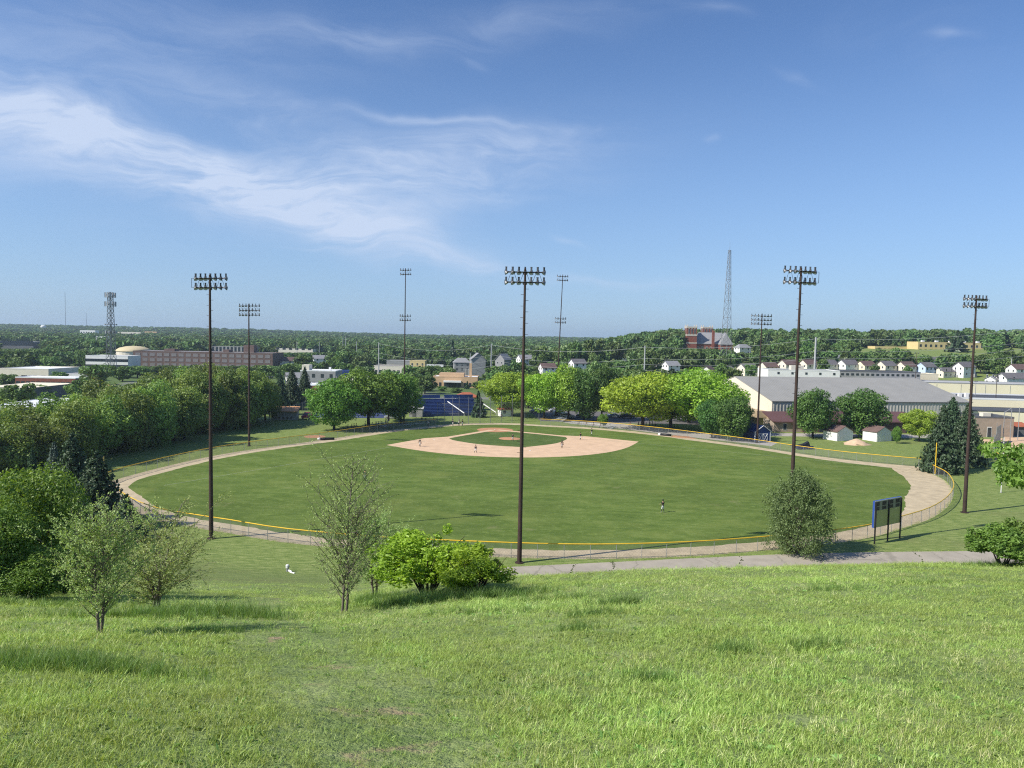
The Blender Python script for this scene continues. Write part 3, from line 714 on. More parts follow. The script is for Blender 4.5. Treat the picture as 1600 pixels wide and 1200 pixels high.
tower('tall brown light tower in the centre standing by the end of the asphalt path', 1.2, 82.8, math.radians(90), (31.1, 32.2), 32.6, span=4.1)
tower('tall brown light tower on the mown slope foot right of the wispy saplings', -36.1, 90.2, math.radians(78), (30.3, 31.4), 31.8, span=4.0, frame_end=-1)
tower('tall brown light tower rising out of the feathery willow bush near the scoreboard', 33.7, 89.4, math.radians(104), (32.2, 33.5), 33.9, span=4.0, frame_end=1)
tower('tall brown light tower outside the fence bend before the big spruces', 68.6, 112.6, math.radians(104), (31.0, 32.1), 32.6, span=3.9, frame_end=1, rb=.30)
tower('dark light tower with three lamp rows before the dense left tree row', -57.9, 165.9, math.radians(72), (28.9, 29.9, 30.9), 31.4, n=7, span=5.0, kind=2, pegs=False)
tower('dark light tower with three lamp rows beside the blue shed', 61.5, 187.5, math.radians(105), (29.6, 30.6, 31.6), 32.2, n=7, span=5.4, kind=2, pegs=False)
tower('slim light tower with two separate lamp banks among the round trees left of the bleachers', -30.6, 214.2, math.radians(80), (29.4, 30.6, 42.3, 43.5), 44.0, n=5, span=2.9, kind=2, pegs=False, rb=.25, rt=.10)
tower('leaning slim light tower with two separate lamp banks by the parking lot', 13.8, 234.1, math.radians(100), (30.0, 31.2, 43.0, 44.2), 44.8, n=5, span=3.2, kind=2, pegs=False, rb=.25, rt=.10, lean=(1.2, 0))

# distant floodlights over the next field and the tennis courts
def small_light(label, x, y, h, m='galv', n=3, z=None, span=1.6):
    root = thing('lamp_post', label, 'lamp post', (x, y, hz(x, y) if z is None else z))
    MB().tube([(0, 0, 0), (0, 0, h)], [.13, .08], 8).build('pole', MT[m], root)
    MB().box(-span / 2, span / 2, -.05, .05, h - .1, h).build('crossarm', MT['arm'], root)
    for k in range(n):
        q = link('floodlight', FL[2][0], root, (-span / 2 + span * k / max(1, n - 1), -.1, h + .1), (0, 0, math.pi)); link('reflector', FL[2][1], q)
    return root
q = at(421, 656); small_light('grey lamp post at the left end of the orange roofed dugout', q.x, q.y, 12.5)
q = at(443, 648); small_light('grey lamp post rising behind the orange roofed dugout', q.x, q.y, 12.0, n=2)
q = atY(1474, 610, 243); small_light('brown light pole standing behind the big field house', q.x + 1, 262, 22.5, 'steel', 2, z=0, span=1.2)
q = atY(1522, 590, 275); small_light('brown light pole with white lamps over the beige warehouse', q.x, 262, 15.5, 'steel', 5, z=0, span=2.6)
q = atY(1528, 590, 275); small_light('thin grey pole beside the beige warehouse light pole', q.x, 276, 12.5, 'galv', 2, z=0, span=.8)

# ------------------------------------------------------------------ scoreboard (its back is seen)
def scoreboard():
    a, b = at(1365.5, 850), at(1404, 841); d = Vector((b.x - a.x, b.y - a.y)); L = d.length + .15; ang = math.atan2(d.y, d.x)
    root = thing('scoreboard', 'blue edged scoreboard seen from behind on three posts by the fence', 'scoreboard', (a.x, a.y, 0), ang)
    z0, z1 = 2.05, 5.45
    for x in (-.05, L / 2, L - .05): MB().box(x - .07, x + .07, -.16, -.02, -.1, z1 - .12).build('post', MT['black'], root)
    MB().box(-.16, L + .10, .02, .30, z0, z1).build('cabinet', MT['blueboard'], root)
    MB().box(-.16, L + .10, -.01, .017, z1 - .09, z1 + .01).build('top_trim', MT['silver'], root)
    for s, (x0, x1) in enumerate(((-.18, L / 2 - .06), (L / 2 + .06, L + .06))):
        w = x1 - x0
        MB().box(x0, x1, .0, .016, z0 + .04, z0 + 2.15).build('back_panel', MT['olive'], root)
        MB().box(x0, x1, .004, .016, z0 + 2.17, z1 - .10).build('equipment_panel', mat_eq, root)
        for r, (zz, hh) in enumerate(((z0 + 2.72, .50), (z0 + 2.20, .40))):
            for xx in (x0 + .12, x0 + w * .55):
                MB().box(xx, xx + w * .30, -.012, .003, zz, zz + hh).build('access_hatch', MT['black'], root)
    return root
mat_eq = mat('grey_green_board_back', (.22, .24, .16), .6, .12, 1)
scoreboard()

# ------------------------------------------------------------------ buildings
def box_b(root, name, m, x0, x1, y0, y1, z0, z1): return part_box(name, m, root, x0, x1, y0, y1, z0, z1)
WIN = MB().box(-.5, .5, -.5, .5, 0, 1).mesh('window', MT['glass'])
WIN_F = {}
def window(root, x, y, z, w, h, face='S', frame=None):
    """a pane set in a proud surround on a wall face; x along the wall for S/N, y for E/W"""
    rot = 0 if face in 'SN' else math.pi / 2
    o = link('window', WIN, root, (x, y, z), (0, 0, rot), (w, .08, h))
    if frame:
        if frame not in WIN_F: WIN_F[frame] = MB().box(-.58, .58, -.35, .35, -.08, 0).box(-.58, .58, -.35, .35, 1, 1.08).box(-.58, -.5, -.35, .35, 0, 1).box(.5, .58, -.35, .35, 0, 1).mesh('frame', MT[frame])
        link('frame', WIN_F[frame], o)
    return o
def gable_roof(root, W, D, z, rise, m, ov=.4, axis='x', th=.18, hip=0.0, ends=None):
    """roof over a W x D footprint centred on the origin, ridge along axis"""
    if axis == 'y': W, D = D, W
    a, b = W / 2 + ov, D / 2 + ov; r = max(.01, a - hip * (b)) if hip else a
    zl = z - rise * ov / (D / 2)
    V = [(-a, -b, zl), (a, -b, zl), (a, b, zl), (-a, b, zl), (-r, 0, z + rise), (r, 0, z + rise)]
    V += [(x, y, zz - th) for x, y, zz in V]
    Q = [(0, 1, 5, 4), (2, 3, 4, 5), (7, 6, 10, 11), (9, 8, 11, 10), (0, 6, 7, 1), (2, 8, 9, 3)]
    T = [(1, 2, 5), (3, 0, 4)] if hip else []
    R = Matrix.Rotation(math.pi / 2, 4, 'Z') if axis == 'y' else Matrix()
    V = [tuple(R @ Vector(v)) for v in V]
    mb = MB().add(V, Q)
    if hip: mb.add(V, T + [(8, 7, 11), (6, 9, 10)]); mb.add(V, [(1, 7, 8, 2), (3, 9, 6, 0)])
    else: mb.add(V, [(1, 7, 11, 5), (2, 5, 11, 8), (0, 4, 10, 6), (3, 9, 10, 4)])
    return mb.build('roof', m, root)
def gable_wall(root, W, D, z, rise, m, axis='x', inset_=.0):
    if axis == 'y': W, D = D, W
    V = []
    for s in (-1, 1):
        V += [(s * (W / 2), -D / 2, z), (s * (W / 2), D / 2, z), (s * (W / 2), 0, z + rise - .12)]
    R = Matrix.Rotation(math.pi / 2, 4, 'Z') if axis == 'y' else Matrix()
    MB().add([tuple(R @ Vector(v)) for v in V], [(0, 2, 1), (3, 4, 5)]).build('gable', m, root)
def flat_b(label, cat, name, x, y, w, d, h, rz=0, wall='greywall', roof='greyroof', parapet=.35, wins=None, z=None, frame=None, group=None, edge=None):
    """flat-roofed block; its front is local -Y. wins: rows of (face, count, z, w, h)"""
    root = thing(name, label, cat, (x, y, hz(x, y) - .1 if z is None else z), rz, group)
    box_b(root, 'wall', MT[wall], -w / 2, w / 2, -d / 2, d / 2, -1.0, h)
    box_b(root, 'roof', MT[roof], -w / 2 + .15, w / 2 - .15, -d / 2 + .15, d / 2 - .15, h, h + .08)
    if parapet:
        mb = MB(); t = .2
        for (x0, x1, y0, y1) in ((-w / 2 - .04, w / 2 + .04, -d / 2 - .04, -d / 2 + t), (-w / 2 - .04, w / 2 + .04, d / 2 - t, d / 2 + .04), (-w / 2 - .04, -w / 2 + t, -d / 2 + t, d / 2 - t), (w / 2 - t, w / 2 + .04, -d / 2 + t, d / 2 - t)):
            mb.box(x0, x1, y0, y1, h - .1, h + parapet)
        mb.build('parapet', MT[edge or wall], root)
    for (face, n, zz, ww, hh) in (wins or []):
        L = w if face in 'SN' else d
        for k in range(n):
            t = -L / 2 + L * (k + .5) / n
            if face == 'S': window(root, t, -d / 2 - .03, zz, ww, hh, 'S', frame)
            elif face == 'E': window(root, w / 2 + .03, t, zz, ww, hh, 'E', frame)
            else: window(root, -w / 2 - .03, t, zz, ww, hh, 'E', frame)
    return root
def h_top(px0, px1, ytop, Y):
    p = atY((px0 + px1) / 2, ytop, Y); return p.z, hz(p.x, Y)
def px_b(px0, px1, ybase, label, cat, name, h, d, z=None, Y=None, rz=0, **kw):
    """a block whose front spans px0..px1; its distance follows from where its foot meets the ground"""
    xm = (px0 + px1) / 2
    if Y is None:
        Y = 300.
        for _ in range(30):
            g = hz(atY(xm, ybase, Y).x, Y); Y = .5 * Y + .5 * min(900, max(150, at(xm, ybase, g).y))
    a, b = atY(px0, ybase, Y), atY(px1, ybase, Y)
    w = (b.x - a.x); x = (a.x + b.x) / 2
    return flat_b(label, cat, name, x, Y + d / 2, w, d, h, rz, z=z, **kw)

# --- big field house on the right
def field_house():
    th = math.radians(9.3); L, D, he, hr = 66.0, 50.0, 7.9, 13.9
    c = Vector((77.0, 222.4)); ux = Vector((math.cos(th), math.sin(th))); uy = Vector((-math.sin(th), math.cos(th)))
    ctr = c + ux * L / 2 + uy * D / 2
    root = thing('field_house', 'big grey metal field house with cream gable end behind the round maples', 'building', (ctr.x, ctr.y, 0), th)
    wm = ribbed_mat('ribbed_wall_cladding', (.52, .50, .44), 1.05, 0, .5, 0, .9); rm = ribbed_mat('standing_seam_roof', (.30, .29, .26), .9, 0, .55, 0, .35)
    mk = mat('tan_lower_cladding', (.36, .27, .19), .7, .08, .3)
    for s, nm in ((-1, 'front_wall'), (1, 'rear_wall')):
        mb = MB()
        if s < 0:
            n = int(L / 1.05)
            for k in range(n):     # upright ribs of the cladding, as geometry
                x = -L / 2 + (k + .5) * L / n; mb.box(x - .12, x + .12, -D / 2 - .10, -D / 2 + .02, 3.0, he - .25)
        mb.box(-L / 2, L / 2, s * D / 2 - .02 if s < 0 else D / 2 - .3, (-D / 2 + .3) if s < 0 else D / 2 + .02, 2.9, he)
        mb.build(nm, wm, root)
    box_b(root, 'base_wall', mk, -L / 2, L / 2, -D / 2 - .05, -D / 2 + .3, -.5, 2.9)
    for s in (-1, 1):
        x = s * L / 2
        MB().add([(x, -D / 2, -.5), (x, D / 2, -.5), (x, D / 2, he), (x, 0, hr), (x, -D / 2, he)], [(0, 4, 3, 2, 1)] if s < 0 else [(0, 1, 2, 3, 4)]).build('gable_wall', MT['gablecream'], root)
    box_b(root, 'gable_plinth', mk, -L / 2 - .08, -L / 2 + .3, -D / 2 - .02, D / 2, -.5, 3.2)
    gable_roof(root, L, D, he, hr - he, rm, .12, 'x', .2)
    box_b(root, 'eave_gutter', MT['darkwall'], -L / 2 - .3, L / 2 + .3, -D / 2 - .30, -D / 2 - .12, he - .26, he - .10)
    for yy, w_ in ((-D / 2 + 8, 10),): box_b(root, 'side_canopy', ribbed_mat('canopy_ribs', (.42, .33, .22), .5, 1), -L / 2 - 3.2, -L / 2 - .1, yy - w_ / 2, yy + w_, 2.6, 4.6)
    for k in range(5): window(root, -L / 2 + 2.2 + k * 2.4, -D / 2 - .07, .1, 1.5, 2.3, 'S', 'greywall')
    return root
MT['gablecream'] = mat('cream_gable_cladding', (.74, .665, .54), .65, .04, .2)
field_house()
a = at(1213, 676); flat = thing('annex_building', 'low tan annex with sloping maroon roof before the field house, left of the maples', 'building', (a.x + 6.5, a.y + 6, 0), math.radians(6))
box_b(flat, 'wall', MT['sandwall'], -7, 7, -3.5, 3.5, -.5, 3.0)
MB().add([(-7.5, -4.2, 2.75), (7.5, -4.2, 2.75), (7.5, 3.6, 4.9), (-7.5, 3.6, 4.9), (-7.5, -4.2, 3.0), (7.5, -4.2, 3.0), (7.5, 3.6, 5.15), (-7.5, 3.6, 5.15)], [(0, 3, 2, 1), (4, 5, 6, 7), (0, 1, 5, 4), (1, 2, 6, 5), (2, 3, 7, 6), (3, 0, 4, 7)]).build('roof', MT['maroon'], flat)
window(flat, -3.8, -3.53, .6, 1.0, 1.7, 'S', 'white'); window(flat, 2, -3.53, .6, 1.0, 1.7, 'S', 'white')
a = at(1350, 680); flat = thing('annex_building', 'long brown annex with maroon roof stretching behind the white sheds', 'building', (a.x + 1, a.y + 9, 0), math.radians(6))
box_b(flat, 'wall', mat('dark_brown_wall', (.13, .085, .07), .8, .1, .5), -17, 17, -3.5, 3.5, -.5, 3.2)
MB().add([(-17.5, -4.2, 3.0), (17.5, -4.2, 3.0), (17.5, 3.6, 5.2), (-17.5, 3.6, 5.2), (-17.5, -4.2, 3.3), (17.5, -4.2, 3.3), (17.5, 3.6, 5.5), (-17.5, 3.6, 5.5)], [(0, 3, 2, 1), (4, 5, 6, 7), (0, 1, 5, 4), (1, 2, 6, 5), (2, 3, 7, 6), (3, 0, 4, 7)]).build('roof', MT['maroon'], flat)
for k in range(9): window(flat, -15 + k * 3.7, -3.53, .1, 1.5, 2.1, 'S')
# --- blocks to the right
r_ = px_b(1521, 1583, 682, 'tan block building with flat roof and one dark door by the driveway', 'building', 'block_building', 5.4, 9, Y=209, z=0, wall='sandwall', roof='flatroof', edge='darkwall')
window(r_, -1.2, -4.53, .05, 1.1, 2.6, 'S', 'white').name = 'door'
box_b(r_, 'roof_unit', MT['offwhite'], -1.7, .5, -2.2, -.4, 5.5, 6.5); box_b(r_, 'roof_unit', MT['darkwall'], .55, 1.1, -2.1, -.5, 5.55, 6.4)
a = at(1588, 680); sh = thing('lean_to', 'small lean-to with rust red roof right of the tan block building', 'shed', (a.x, a.y, 0), 0)
box_b(sh, 'wall', MT['darkwall'], -2.2, 2.4, -1.5, 1.5, -.3, 2.6)
MB().add([(-2.5, -1.9, 2.55), (2.7, -1.9, 2.55), (2.4, 1.6, 3.5), (-2.5, 1.6, 3.5), (-2.5, -1.9, 2.7), (2.7, -1.9, 2.7), (2.4, 1.6, 3.65), (-2.5, 1.6, 3.65)], [(0, 3, 2, 1), (4, 5, 6, 7), (0, 1, 5, 4), (1, 2, 6, 5), (2, 3, 7, 6), (3, 0, 4, 7)]).build('roof', MT['redroof'], sh)
flat_b('cream warehouse wing with dark sloping roof behind the tan block building', 'building', 'warehouse', 170, 240, 56, 16, 5.0, -.12, 'cream', 'flatroof', .2, z=0, edge='flatroof')
w2 = flat_b('cream warehouse with wide dark flat roof edged in white at the right', 'building', 'warehouse', 187, 270, 82, 26, 7.0, -.12, 'cream', 'flatroof', .5, z=0, edge='whiteroof')
for k in range(3): box_b(w2, 'roof_vent', MT['white'], -30 + k * 2.2, -29 + k * 2.2, -6, -4.6, 7.1, 8.0 + .3 * k)
w3 = flat_b('long cream panelled warehouse with grey roof behind the field house', 'building', 'warehouse', 218, 322, 120, 20, 8.6, -.12, 'cream', 'greyroof', .3, z=1.0, edge='slate')
for k in range(13): box_b(w3, 'panel_joint', MT['greywall'], -58 + k * 9.6, -57.85 + k * 9.6, -10.06, -9.98, .5, 8.2)
zt_, zg_ = h_top(1200, 1312, 578, 325)
w4 = px_b(1200, 1312, 590, 'long white flat roofed building with small square windows above the field house roof', 'building', 'long_building', zt_ - zg_ - .35, 14, Y=325, z=zg_, wall='white', roof='flatroof', edge='white')
for k in range(5): window(w4, -11 + k * 6.0, -7.03, zt_ - zg_ - 2.0, .95, .95, 'S')
box_b(w4, 'roof_unit', MT['offwhite'], -3.0, 2.5, 0, 3, zt_ - zg_ - .3, zt_ - zg_ + 1.6)
box_b(w4, 'skirt', MT['white'], -15, 15, -6.9, 6.9, -6, -.9)
zt_, zg_ = h_top(1312, 1438, 580.5, 330)
px_b(1312, 1438, 592, 'long dark flat roofed building right of the white one above the field house', 'building', 'long_building', zt_ - zg_ - .3, 16, Y=330, z=zg_, wall='greywall', roof='flatroof', edge='darkwall', wins=[('S', 16, zt_ - zg_ - 1.9, 1.2, .9)])
zt_, zg_ = h_top(1438, 1466, 585, 340)
px_b(1438, 1466, 594, 'small cream flat building wedged behind the field house ridge', 'building', 'small_building', zt_ - zg_, 10, Y=340, z=zg_, wall='cream', roof='greyroof')
zt_, zg_ = h_top(1390, 1432, 584, 352)
fb = px_b(1390, 1432, 590, 'cream low strip building under the row of houses', 'building', 'small_building', zt_ - zg_, 8, Y=352, z=zg_, wall='cream', roof='slate')
# --- row of houses
def house(label, px, ybase, w=8.8, d=6.2, h=4.0, rise=2.3, rz=26, wall='offwhite', side='greywall', roof='shingle', hip=0, Y=None, z=None, wall2=None, porch=True, group='houses in the row on the hill foot'):
    if Y is None: Y = 405
    x = atY(px, ybase, Y).x; zz = atY(px, ybase, Y).z if z is None else z
    root = thing('house', label, 'house', (x, Y, zz), math.radians(rz), group)
    box_b(root, 'wall', MT[wall], -w / 2, w / 2, -d / 2, d / 2, -4, h)
    if not hip: gable_wall(root, w, d, h, rise, MT[wall])
    gable_roof(root, w, d, h, rise, MT[roof], .45, 'x', .16, hip)
    for zz in (-.4, 2.3):
        for yy in (-1.4, 1.4): window(root, -w / 2 - .03, yy, zz, .7, 1.1, 'E', 'white')
        for k in range(3 - len(label) % 2): window(root, -w / 2 + w * (k + .5) / (3 - len(label) % 2), -d / 2 - .03, zz, .8, 1.1, 'S', 'greywall')
    if porch: box_b(root, 'porch', MT['conc'], w / 2 - 2.6, w / 2 - .6, -d / 2 - 1.3, -d / 2 - .05, -4, .2)
    return root
row = [(1106, 590, 'white two storey house at the left end of the row, partly behind trees', dict(roof='shinglebrown', wall='white', rz=60)), (1137, 590, 'grey hip roofed house behind the lattice mast legs', dict(roof='shingle', hip=.8, wall='greywall')),
       (1167, 586, 'cream house with grey roof just left of the slim light pole', dict()), (1200, 584, 'pale house with brown roof left of the round bush in the row', dict(roof='shinglebrown')),
       (1232, 580, 'white house with long brown roof above the white flat building', dict(roof='shinglebrown', w=10)), (1263, 580, 'pale house hidden behind the brown pole top section', dict(roof='shinglebrown')),
       (1293, 580, 'grey roofed house half hidden by a round tree', dict()), (1324, 580, 'white gabled house with dark grey roof in the middle of the row', dict(w=10, wall='white')),
       (1352, 582, 'peach tinted house with brown roof in the row', dict(roof='shinglebrown', wall='cream')), (1384, 582, 'cream house with dark roof and a bush at its left', dict()),
       (1415, 583, 'cream house with brown roof above the field house ridge', dict(roof='shinglebrown')), (1446, 584, 'pale blue house in the row', dict(wall='skyblue')),
       (1477, 586, 'low single storey house with grey garage gable', dict(h=2.2, w=12, rise=1.9, wall='offwhite')), (1506, 584, 'white house with grey roof beside the brown light tower', dict(w=10, wall='white'))]
for px, yb, lb, kw in row: house(lb, px, yb, **kw)
house('navy blue house peeping over the row of houses', 1460, 574, Y=470, wall='navy', roof='shingle', group=None)
house('white house with pale roof among trees on the wooded hill', 1160, 551, Y=560, wall='white', roof='slate', hip=.7, group=None, w=11, h=4)
house('white house glimpsed above the middle of the row', 1308, 571, Y=450, wall='white', roof='slate', group=None, h=4)
house('low white garage with grey roof at the right edge', 1585, 600, Y=350, wall='white', roof='shingle', h=3, w=16, rz=15, group=None, porch=False)
house('white house with brown roof at the right edge', 1596, 588, Y=385, wall='white', roof='shinglebrown', h=4, w=14, rz=15, group=None)
house('small white gabled shed on the grass at right', 1553, 597, Y=352, wall='white', roof='slate', h=1.6, w=6, d=5, rise=1.3, group=None, porch=False)
for px, yb, Y, wl_, rf_, kw, lb in ((462, 584, 370, 'white', 'slate', dict(h=3.4, w=9), 'white house behind the dark conifers by the courts'), (563, 592, 372, 'white', 'shingle', dict(h=3.2, w=8), 'white house between the shade trees left of the slim tower'), (617, 598, 345, 'offwhite', 'shinglebrown', dict(h=3.2, w=9), 'pale house just left of the slim tower in the town trees'), (820, 570, 470, 'white', 'slate', dict(h=4, w=9), 'white house behind the central light tower'),
                               (902, 578, 425, 'white', 'shingle', dict(h=4, w=8), 'white house right of the leaning tower in the wooded belt'), (1048, 580, 420, 'white', 'slate', dict(h=3.5, w=8), 'white house between the pale middle pole and the radio mast'), (966, 566, 520, 'offwhite', 'shinglebrown', dict(h=4, w=9), 'pale house on the wooded rise left of the pale middle pole'), (500, 568, 560, 'white', 'slate', dict(h=4, w=10), 'white house beyond the grey two storey building'), (445, 572, 520, 'offwhite', 'shinglebrown', dict(h=4, w=12), 'pale house right of the brown brick factory')):
    house(lb, px, yb, Y=Y, wall=wl_, roof=rf_, group=None, z=hz(atY(px, yb, Y).x, Y) if Y < 400 else None, **kw)
# yellow school on the slope
ys = flat_b('yellow two storey school building on the grassy hill at right', 'building', 'school_building', 352, 612, 62, 14, 8.5, .12, 'yellowwall', 'slate', .5, z=19.2, wins=[('S', 14, 1.2, 1.8, 2.0), ('S', 14, 5.0, 1.8, 2.0)])
for k in range(5): box_b(ys, 'roof_unit', MT['white'], -24 + k * 12, -22 + k * 12, -2, 0, 8.6, 10.2)
flat_b('low tan wing with flat roof left of the yellow school', 'building', 'school_wing', 306, 618, 28, 10, 4.6, .12, 'yellowwall', 'slate', .4, z=19.0, wins=[('S', 8, 1.2, 2.2, 2.0)])
# --- brick church
def church():
    Y = 600; c = atY(1110, 546, Y); root = thing('church', 'red brick church with two square towers and grey slate roofs on the hill', 'church', (c.x + 1, Y, c.z - 7), 0)
    z0, ze = -6, 12.0
    box_b(root, 'nave_wall', MT['brick'], -13, 14, 0, 16, z0, ze)
    r = gable_roof(root, 27, 16, ze, 8.5, MT['slate'], .5, 'x', .3, .55); r.location = (.5, 8, 0)
    box_b(root, 'nave_cornice', MT['stone'], -13.15, 14.15, -.15, .4, ze - .9, ze - .3)
    box_b(root, 'transept_wall', MT['brick'], 5, 14.5, -7, 3, z0, ze)
    r = gable_roof(root, 9.5, 12, ze, 8.5, MT['slate'], .4, 'y', .3, .7); r.location = (9.75, -1.2, 0)
    box_b(root, 'transept_cornice', MT['stone'], 4.85, 14.65, -7.15, -6.6, ze - .9, ze - .3)
    for nm, tx, ty, h in (('tower', -16.8, 1, 24.6), ('tower', .2, 18, 24.8)):
        box_b(root, nm, MT['brick'], tx - 4, tx + 4, ty - 4, ty + 4, z0, h - .8)
        t = root.children[-1]
        for zb in (h - 1.0, h - 7.2, 11.4): box_b(t, 'stone_band', MT['stone'], tx - 4.2, tx + 4.2, ty - 4.2, ty + 4.2, zb, zb + (.9 if zb < 12 else 1.2))
        for sx in (-1, 1):
            for sy in (-1, 1): MB().lathe([(.5, h), (.45, h + .8), (.01, h + 2.0)], 6).build('pinnacle', MT['stone'], t, loc=(tx + sx * 3.6, ty + sy * 3.6, 0))
        for k in (-1, 0, 1): window(t, tx + k * 2.3, ty - 4.06, h - 5.6, 1.0, 4.0, 'S', 'stone')
        for k in (-1, 1): window(t, tx - 4.06, ty + k * 1.6, h - 5.6, 1.0, 4.0, 'E', 'stone')
    box_b(root, 'chimney', MT['brick'], -.4, 1.4, -2.4, -.6, z0, 22)
    for k in range(4): window(root, -10.8 + k * 3.4, -.06, 3.5, 1.5, 5.2, 'S', 'stone')
    for k in range(3): window(root, 6.6 + k * 3.1, -7.06, 3.5, 1.4, 5.2, 'S', 'stone')
church()
# --- left part of the town
px_b(0, 76, 600, 'white warehouse with dark loading doors at the left edge of town', 'building', 'warehouse', 5.8, 26, Y=352, wall='offwhite', roof='whiteroof', wins=[('S', 5, .6, 2.6, 2.4)])
px_b(24, 118, 604, 'long brick shop row with blue awning below the white warehouse', 'building', 'shop_row', 4.0, 10, Y=322, wall='brick', roof='whiteroof', edge='white', wins=[('S', 12, .8, 1.6, 1.7)])
b_ = px_b(56, 142, 620, 'grey walled building with broad orange tan roof between the left trees', 'building', 'workshop', 3.4, 22, Y=280, z=0, wall='greywall', roof='orangeroof', parapet=0, wins=[('S', 5, .9, 1.7, 1.4)], frame='white')
px_b(-30, 50, 634, 'dark grey warehouse with pale roof low at the left edge', 'building', 'warehouse', 5.6, 26, Y=246, z=0, wall='darkwall', roof='cream', parapet=.1, wins=[('S', 6, 1.0, 1.6, 1.2)])
px_b(-60, 104, 652, 'broad white roofed hall seen through the left tree crowns', 'building', 'hall', 5.0, 34, Y=183, z=0, wall='white', roof='whiteroof', parapet=.2)
px_b(98, 145, 597, 'low white house with black windows behind the tan roof', 'building', 'small_building', 3.6, 9, Y=360, wall='white', roof='slate', parapet=.1, wins=[('S', 5, .6, 1.3, 1.8)])
of = px_b(134, 200, 580, 'white banded two storey office beside the cell tower', 'building', 'office_building', 8.0, 16, Y=468, wall='white', roof='greyroof', wins=[('S', 10, 1.0, 3.0, 1.7), ('S', 10, 4.6, 3.0, 1.7)])
fa = px_b(208, 426, 578, 'long brown brick factory with three rows of wide pale windows', 'building', 'factory', 10.4, 24, Y=500, wall='brickbrown', roof='slate', edge='brickbrown')
MT['paleglass'] = mat('dusty_factory_glass', (.22, .20, .195), .3, .18, .4); wl = fa['label'] and 92.0
FW = MB().box(-.5, .5, -.5, .5, 0, 1).mesh('factory_window', MT['paleglass'])
for r in range(3):
    for k in range(19): link('window', FW, fa, (-wl / 2 + 3 + k * (wl - 6) / 18, -12.04, .7 + r * 3.35), (0, 0, 0), (3.3, .1, 2.1))
for x0, x1, hh in ((22, 29, 15.5), (-32, -25, 12), (8, 12, 12.2)): box_b(fa, 'roof_house', MT['brickbrown'], x0, x1, 2, 9, 10.4, hh)
dm = atY(209, 562, 560); root = thing('domed_hall', 'round beige domed hall behind the brick factory', 'building', (dm.x, 560, 0)); MB().lathe([(12, -1), (12, 10.2)], 28).build('drum', MT['offwhite'], root); MB().lathe([(12.5, 9.8), (12.4, 10.4), (9.5, 12.3), (5, 13.4), (.01, 13.8)], 28).build('roof', MT['dome'], root, True)
px_b(330, 400, 552, 'far grey school block with columns beyond the brick factory', 'building', 'school_building', 8, 12, Y=760, wall='conc', roof='greyroof', wins=[('S', 12, 2, 2.2, 6)])
px_b(0, 52, 545, 'far white roofed plant at the left edge among trees', 'building', 'plant_building', 8, 14, Y=800, wall='darkwall', roof='whiteroof', edge='whiteroof', wins=[('S', 9, 4, 4, 5)])
gb = px_b(469, 524, 604, 'grey two storey building with white roof edge and dark windows beyond the courts', 'building', 'grey_building', 7.8, 14, Y=352, z=0, wall='greywall', roof='whiteroof', edge='white', wins=[('S', 4, 1.0, 1.4, 1.7), ('S', 4, 4.8, 1.4, 1.7), ('E', 4, 3.0, 1.0, 2.4)])
box_b(gb, 'roof_house', MT['offwhite'], -7.6, -4.2, -6.5, -1, 7.9, 10.6); box_b(gb, 'chimney', MT['white'], 4.4, 5.4, -4, -3, 7.9, 9.6)
wb = px_b(523, 545, 598, 'white building with royal blue upper band right of the grey building', 'building', 'blue_topped_building', 7.0, 10, Y=372, z=0, wall='white', roof='blue', edge='blue', wins=[('S', 2, 1, 1.2, 2)]); box_b(wb, 'blue_band', MT['blue'], -3.65, 3.65, -5.16, -5.05, 4.6, 7.36)
px_b(458, 500, 616, 'low red brick building with white roof edge behind the courts', 'building', 'brick_building', 4.6, 12, Y=300, z=0, wall='brick', roof='whiteroof', edge='whiteroof')
px_b(584, 640, 580, 'long low grey building with brown roof in the mid town', 'building', 'low_building', 5.0, 16, Y=470, wall='offwhite', roof='shingle', wins=[('S', 8, 1, 1.6, 1.6)])
px_b(604, 656, 572, 'grey flat roofed building with roof vents in the mid town', 'building', 'low_building', 6.5, 14, Y=520, wall='greywall', roof='greyroof', wins=[('S', 6, 2, 1.6, 1.6)])
px_b(640, 664, 571, 'pale yellow two storey building right of the slim light tower', 'building', 'yellow_building', 7.4, 10, Y=500, wall='yellowwall', roof='greyroof', wins=[('S', 3, 1.4, 1.0, 1.4), ('S', 3, 4.6, 1.0, 1.4)])
for k, (p0, p1, lb) in enumerate(((667, 679, 'white box trailer with red stripe parked in the mid town'), (680, 693, 'white and blue box trailer parked in the mid town'))):
    t_ = atY((p0 + p1) / 2, 573, 490); root = thing('trailer', lb, 'trailer', (t_.x, 490, hz(t_.x, 490) + .1))
    w_ = (p1 - p0) * 490 / F
    box_b(root, 'body', MT['white'], -w_ / 2, w_ / 2, -1.3, 1.3, 2.4, 5.6); box_b(root, 'stripe', MT['blue'] if k else MT['red'], -w_ / 2 + .2, w_ / 2 - .2, -1.36, -1.32, 3.0, 3.9)
    box_b(root, 'chassis', MT['black'], -w_ / 2 + .3, w_ / 2 - .3, -1, 1, .9, 2.38)
    for xx in (-w_ / 2 + .9, w_ / 2 - 2, w_ / 2 - .9): MB().lathe([(.01, -1.2), (.5, -1.2), (.5, 1.2), (.01, 1.2)], 10, 0, Matrix.Translation((xx, 0, .5)) @ Matrix.Rotation(math.pi / 2, 4, 'X')).build('wheel', MT['rubber'], root)
ob = px_b(676, 746, 608, 'peach building with white canopy, glazed front and tall chimney behind the bleachers', 'building', 'peach_building', 5.4, 14, Y=366, z=0, wall='peach', roof='whiteroof', edge='peach', wins=[('S', 9, .9, 1.1, 1.9)])
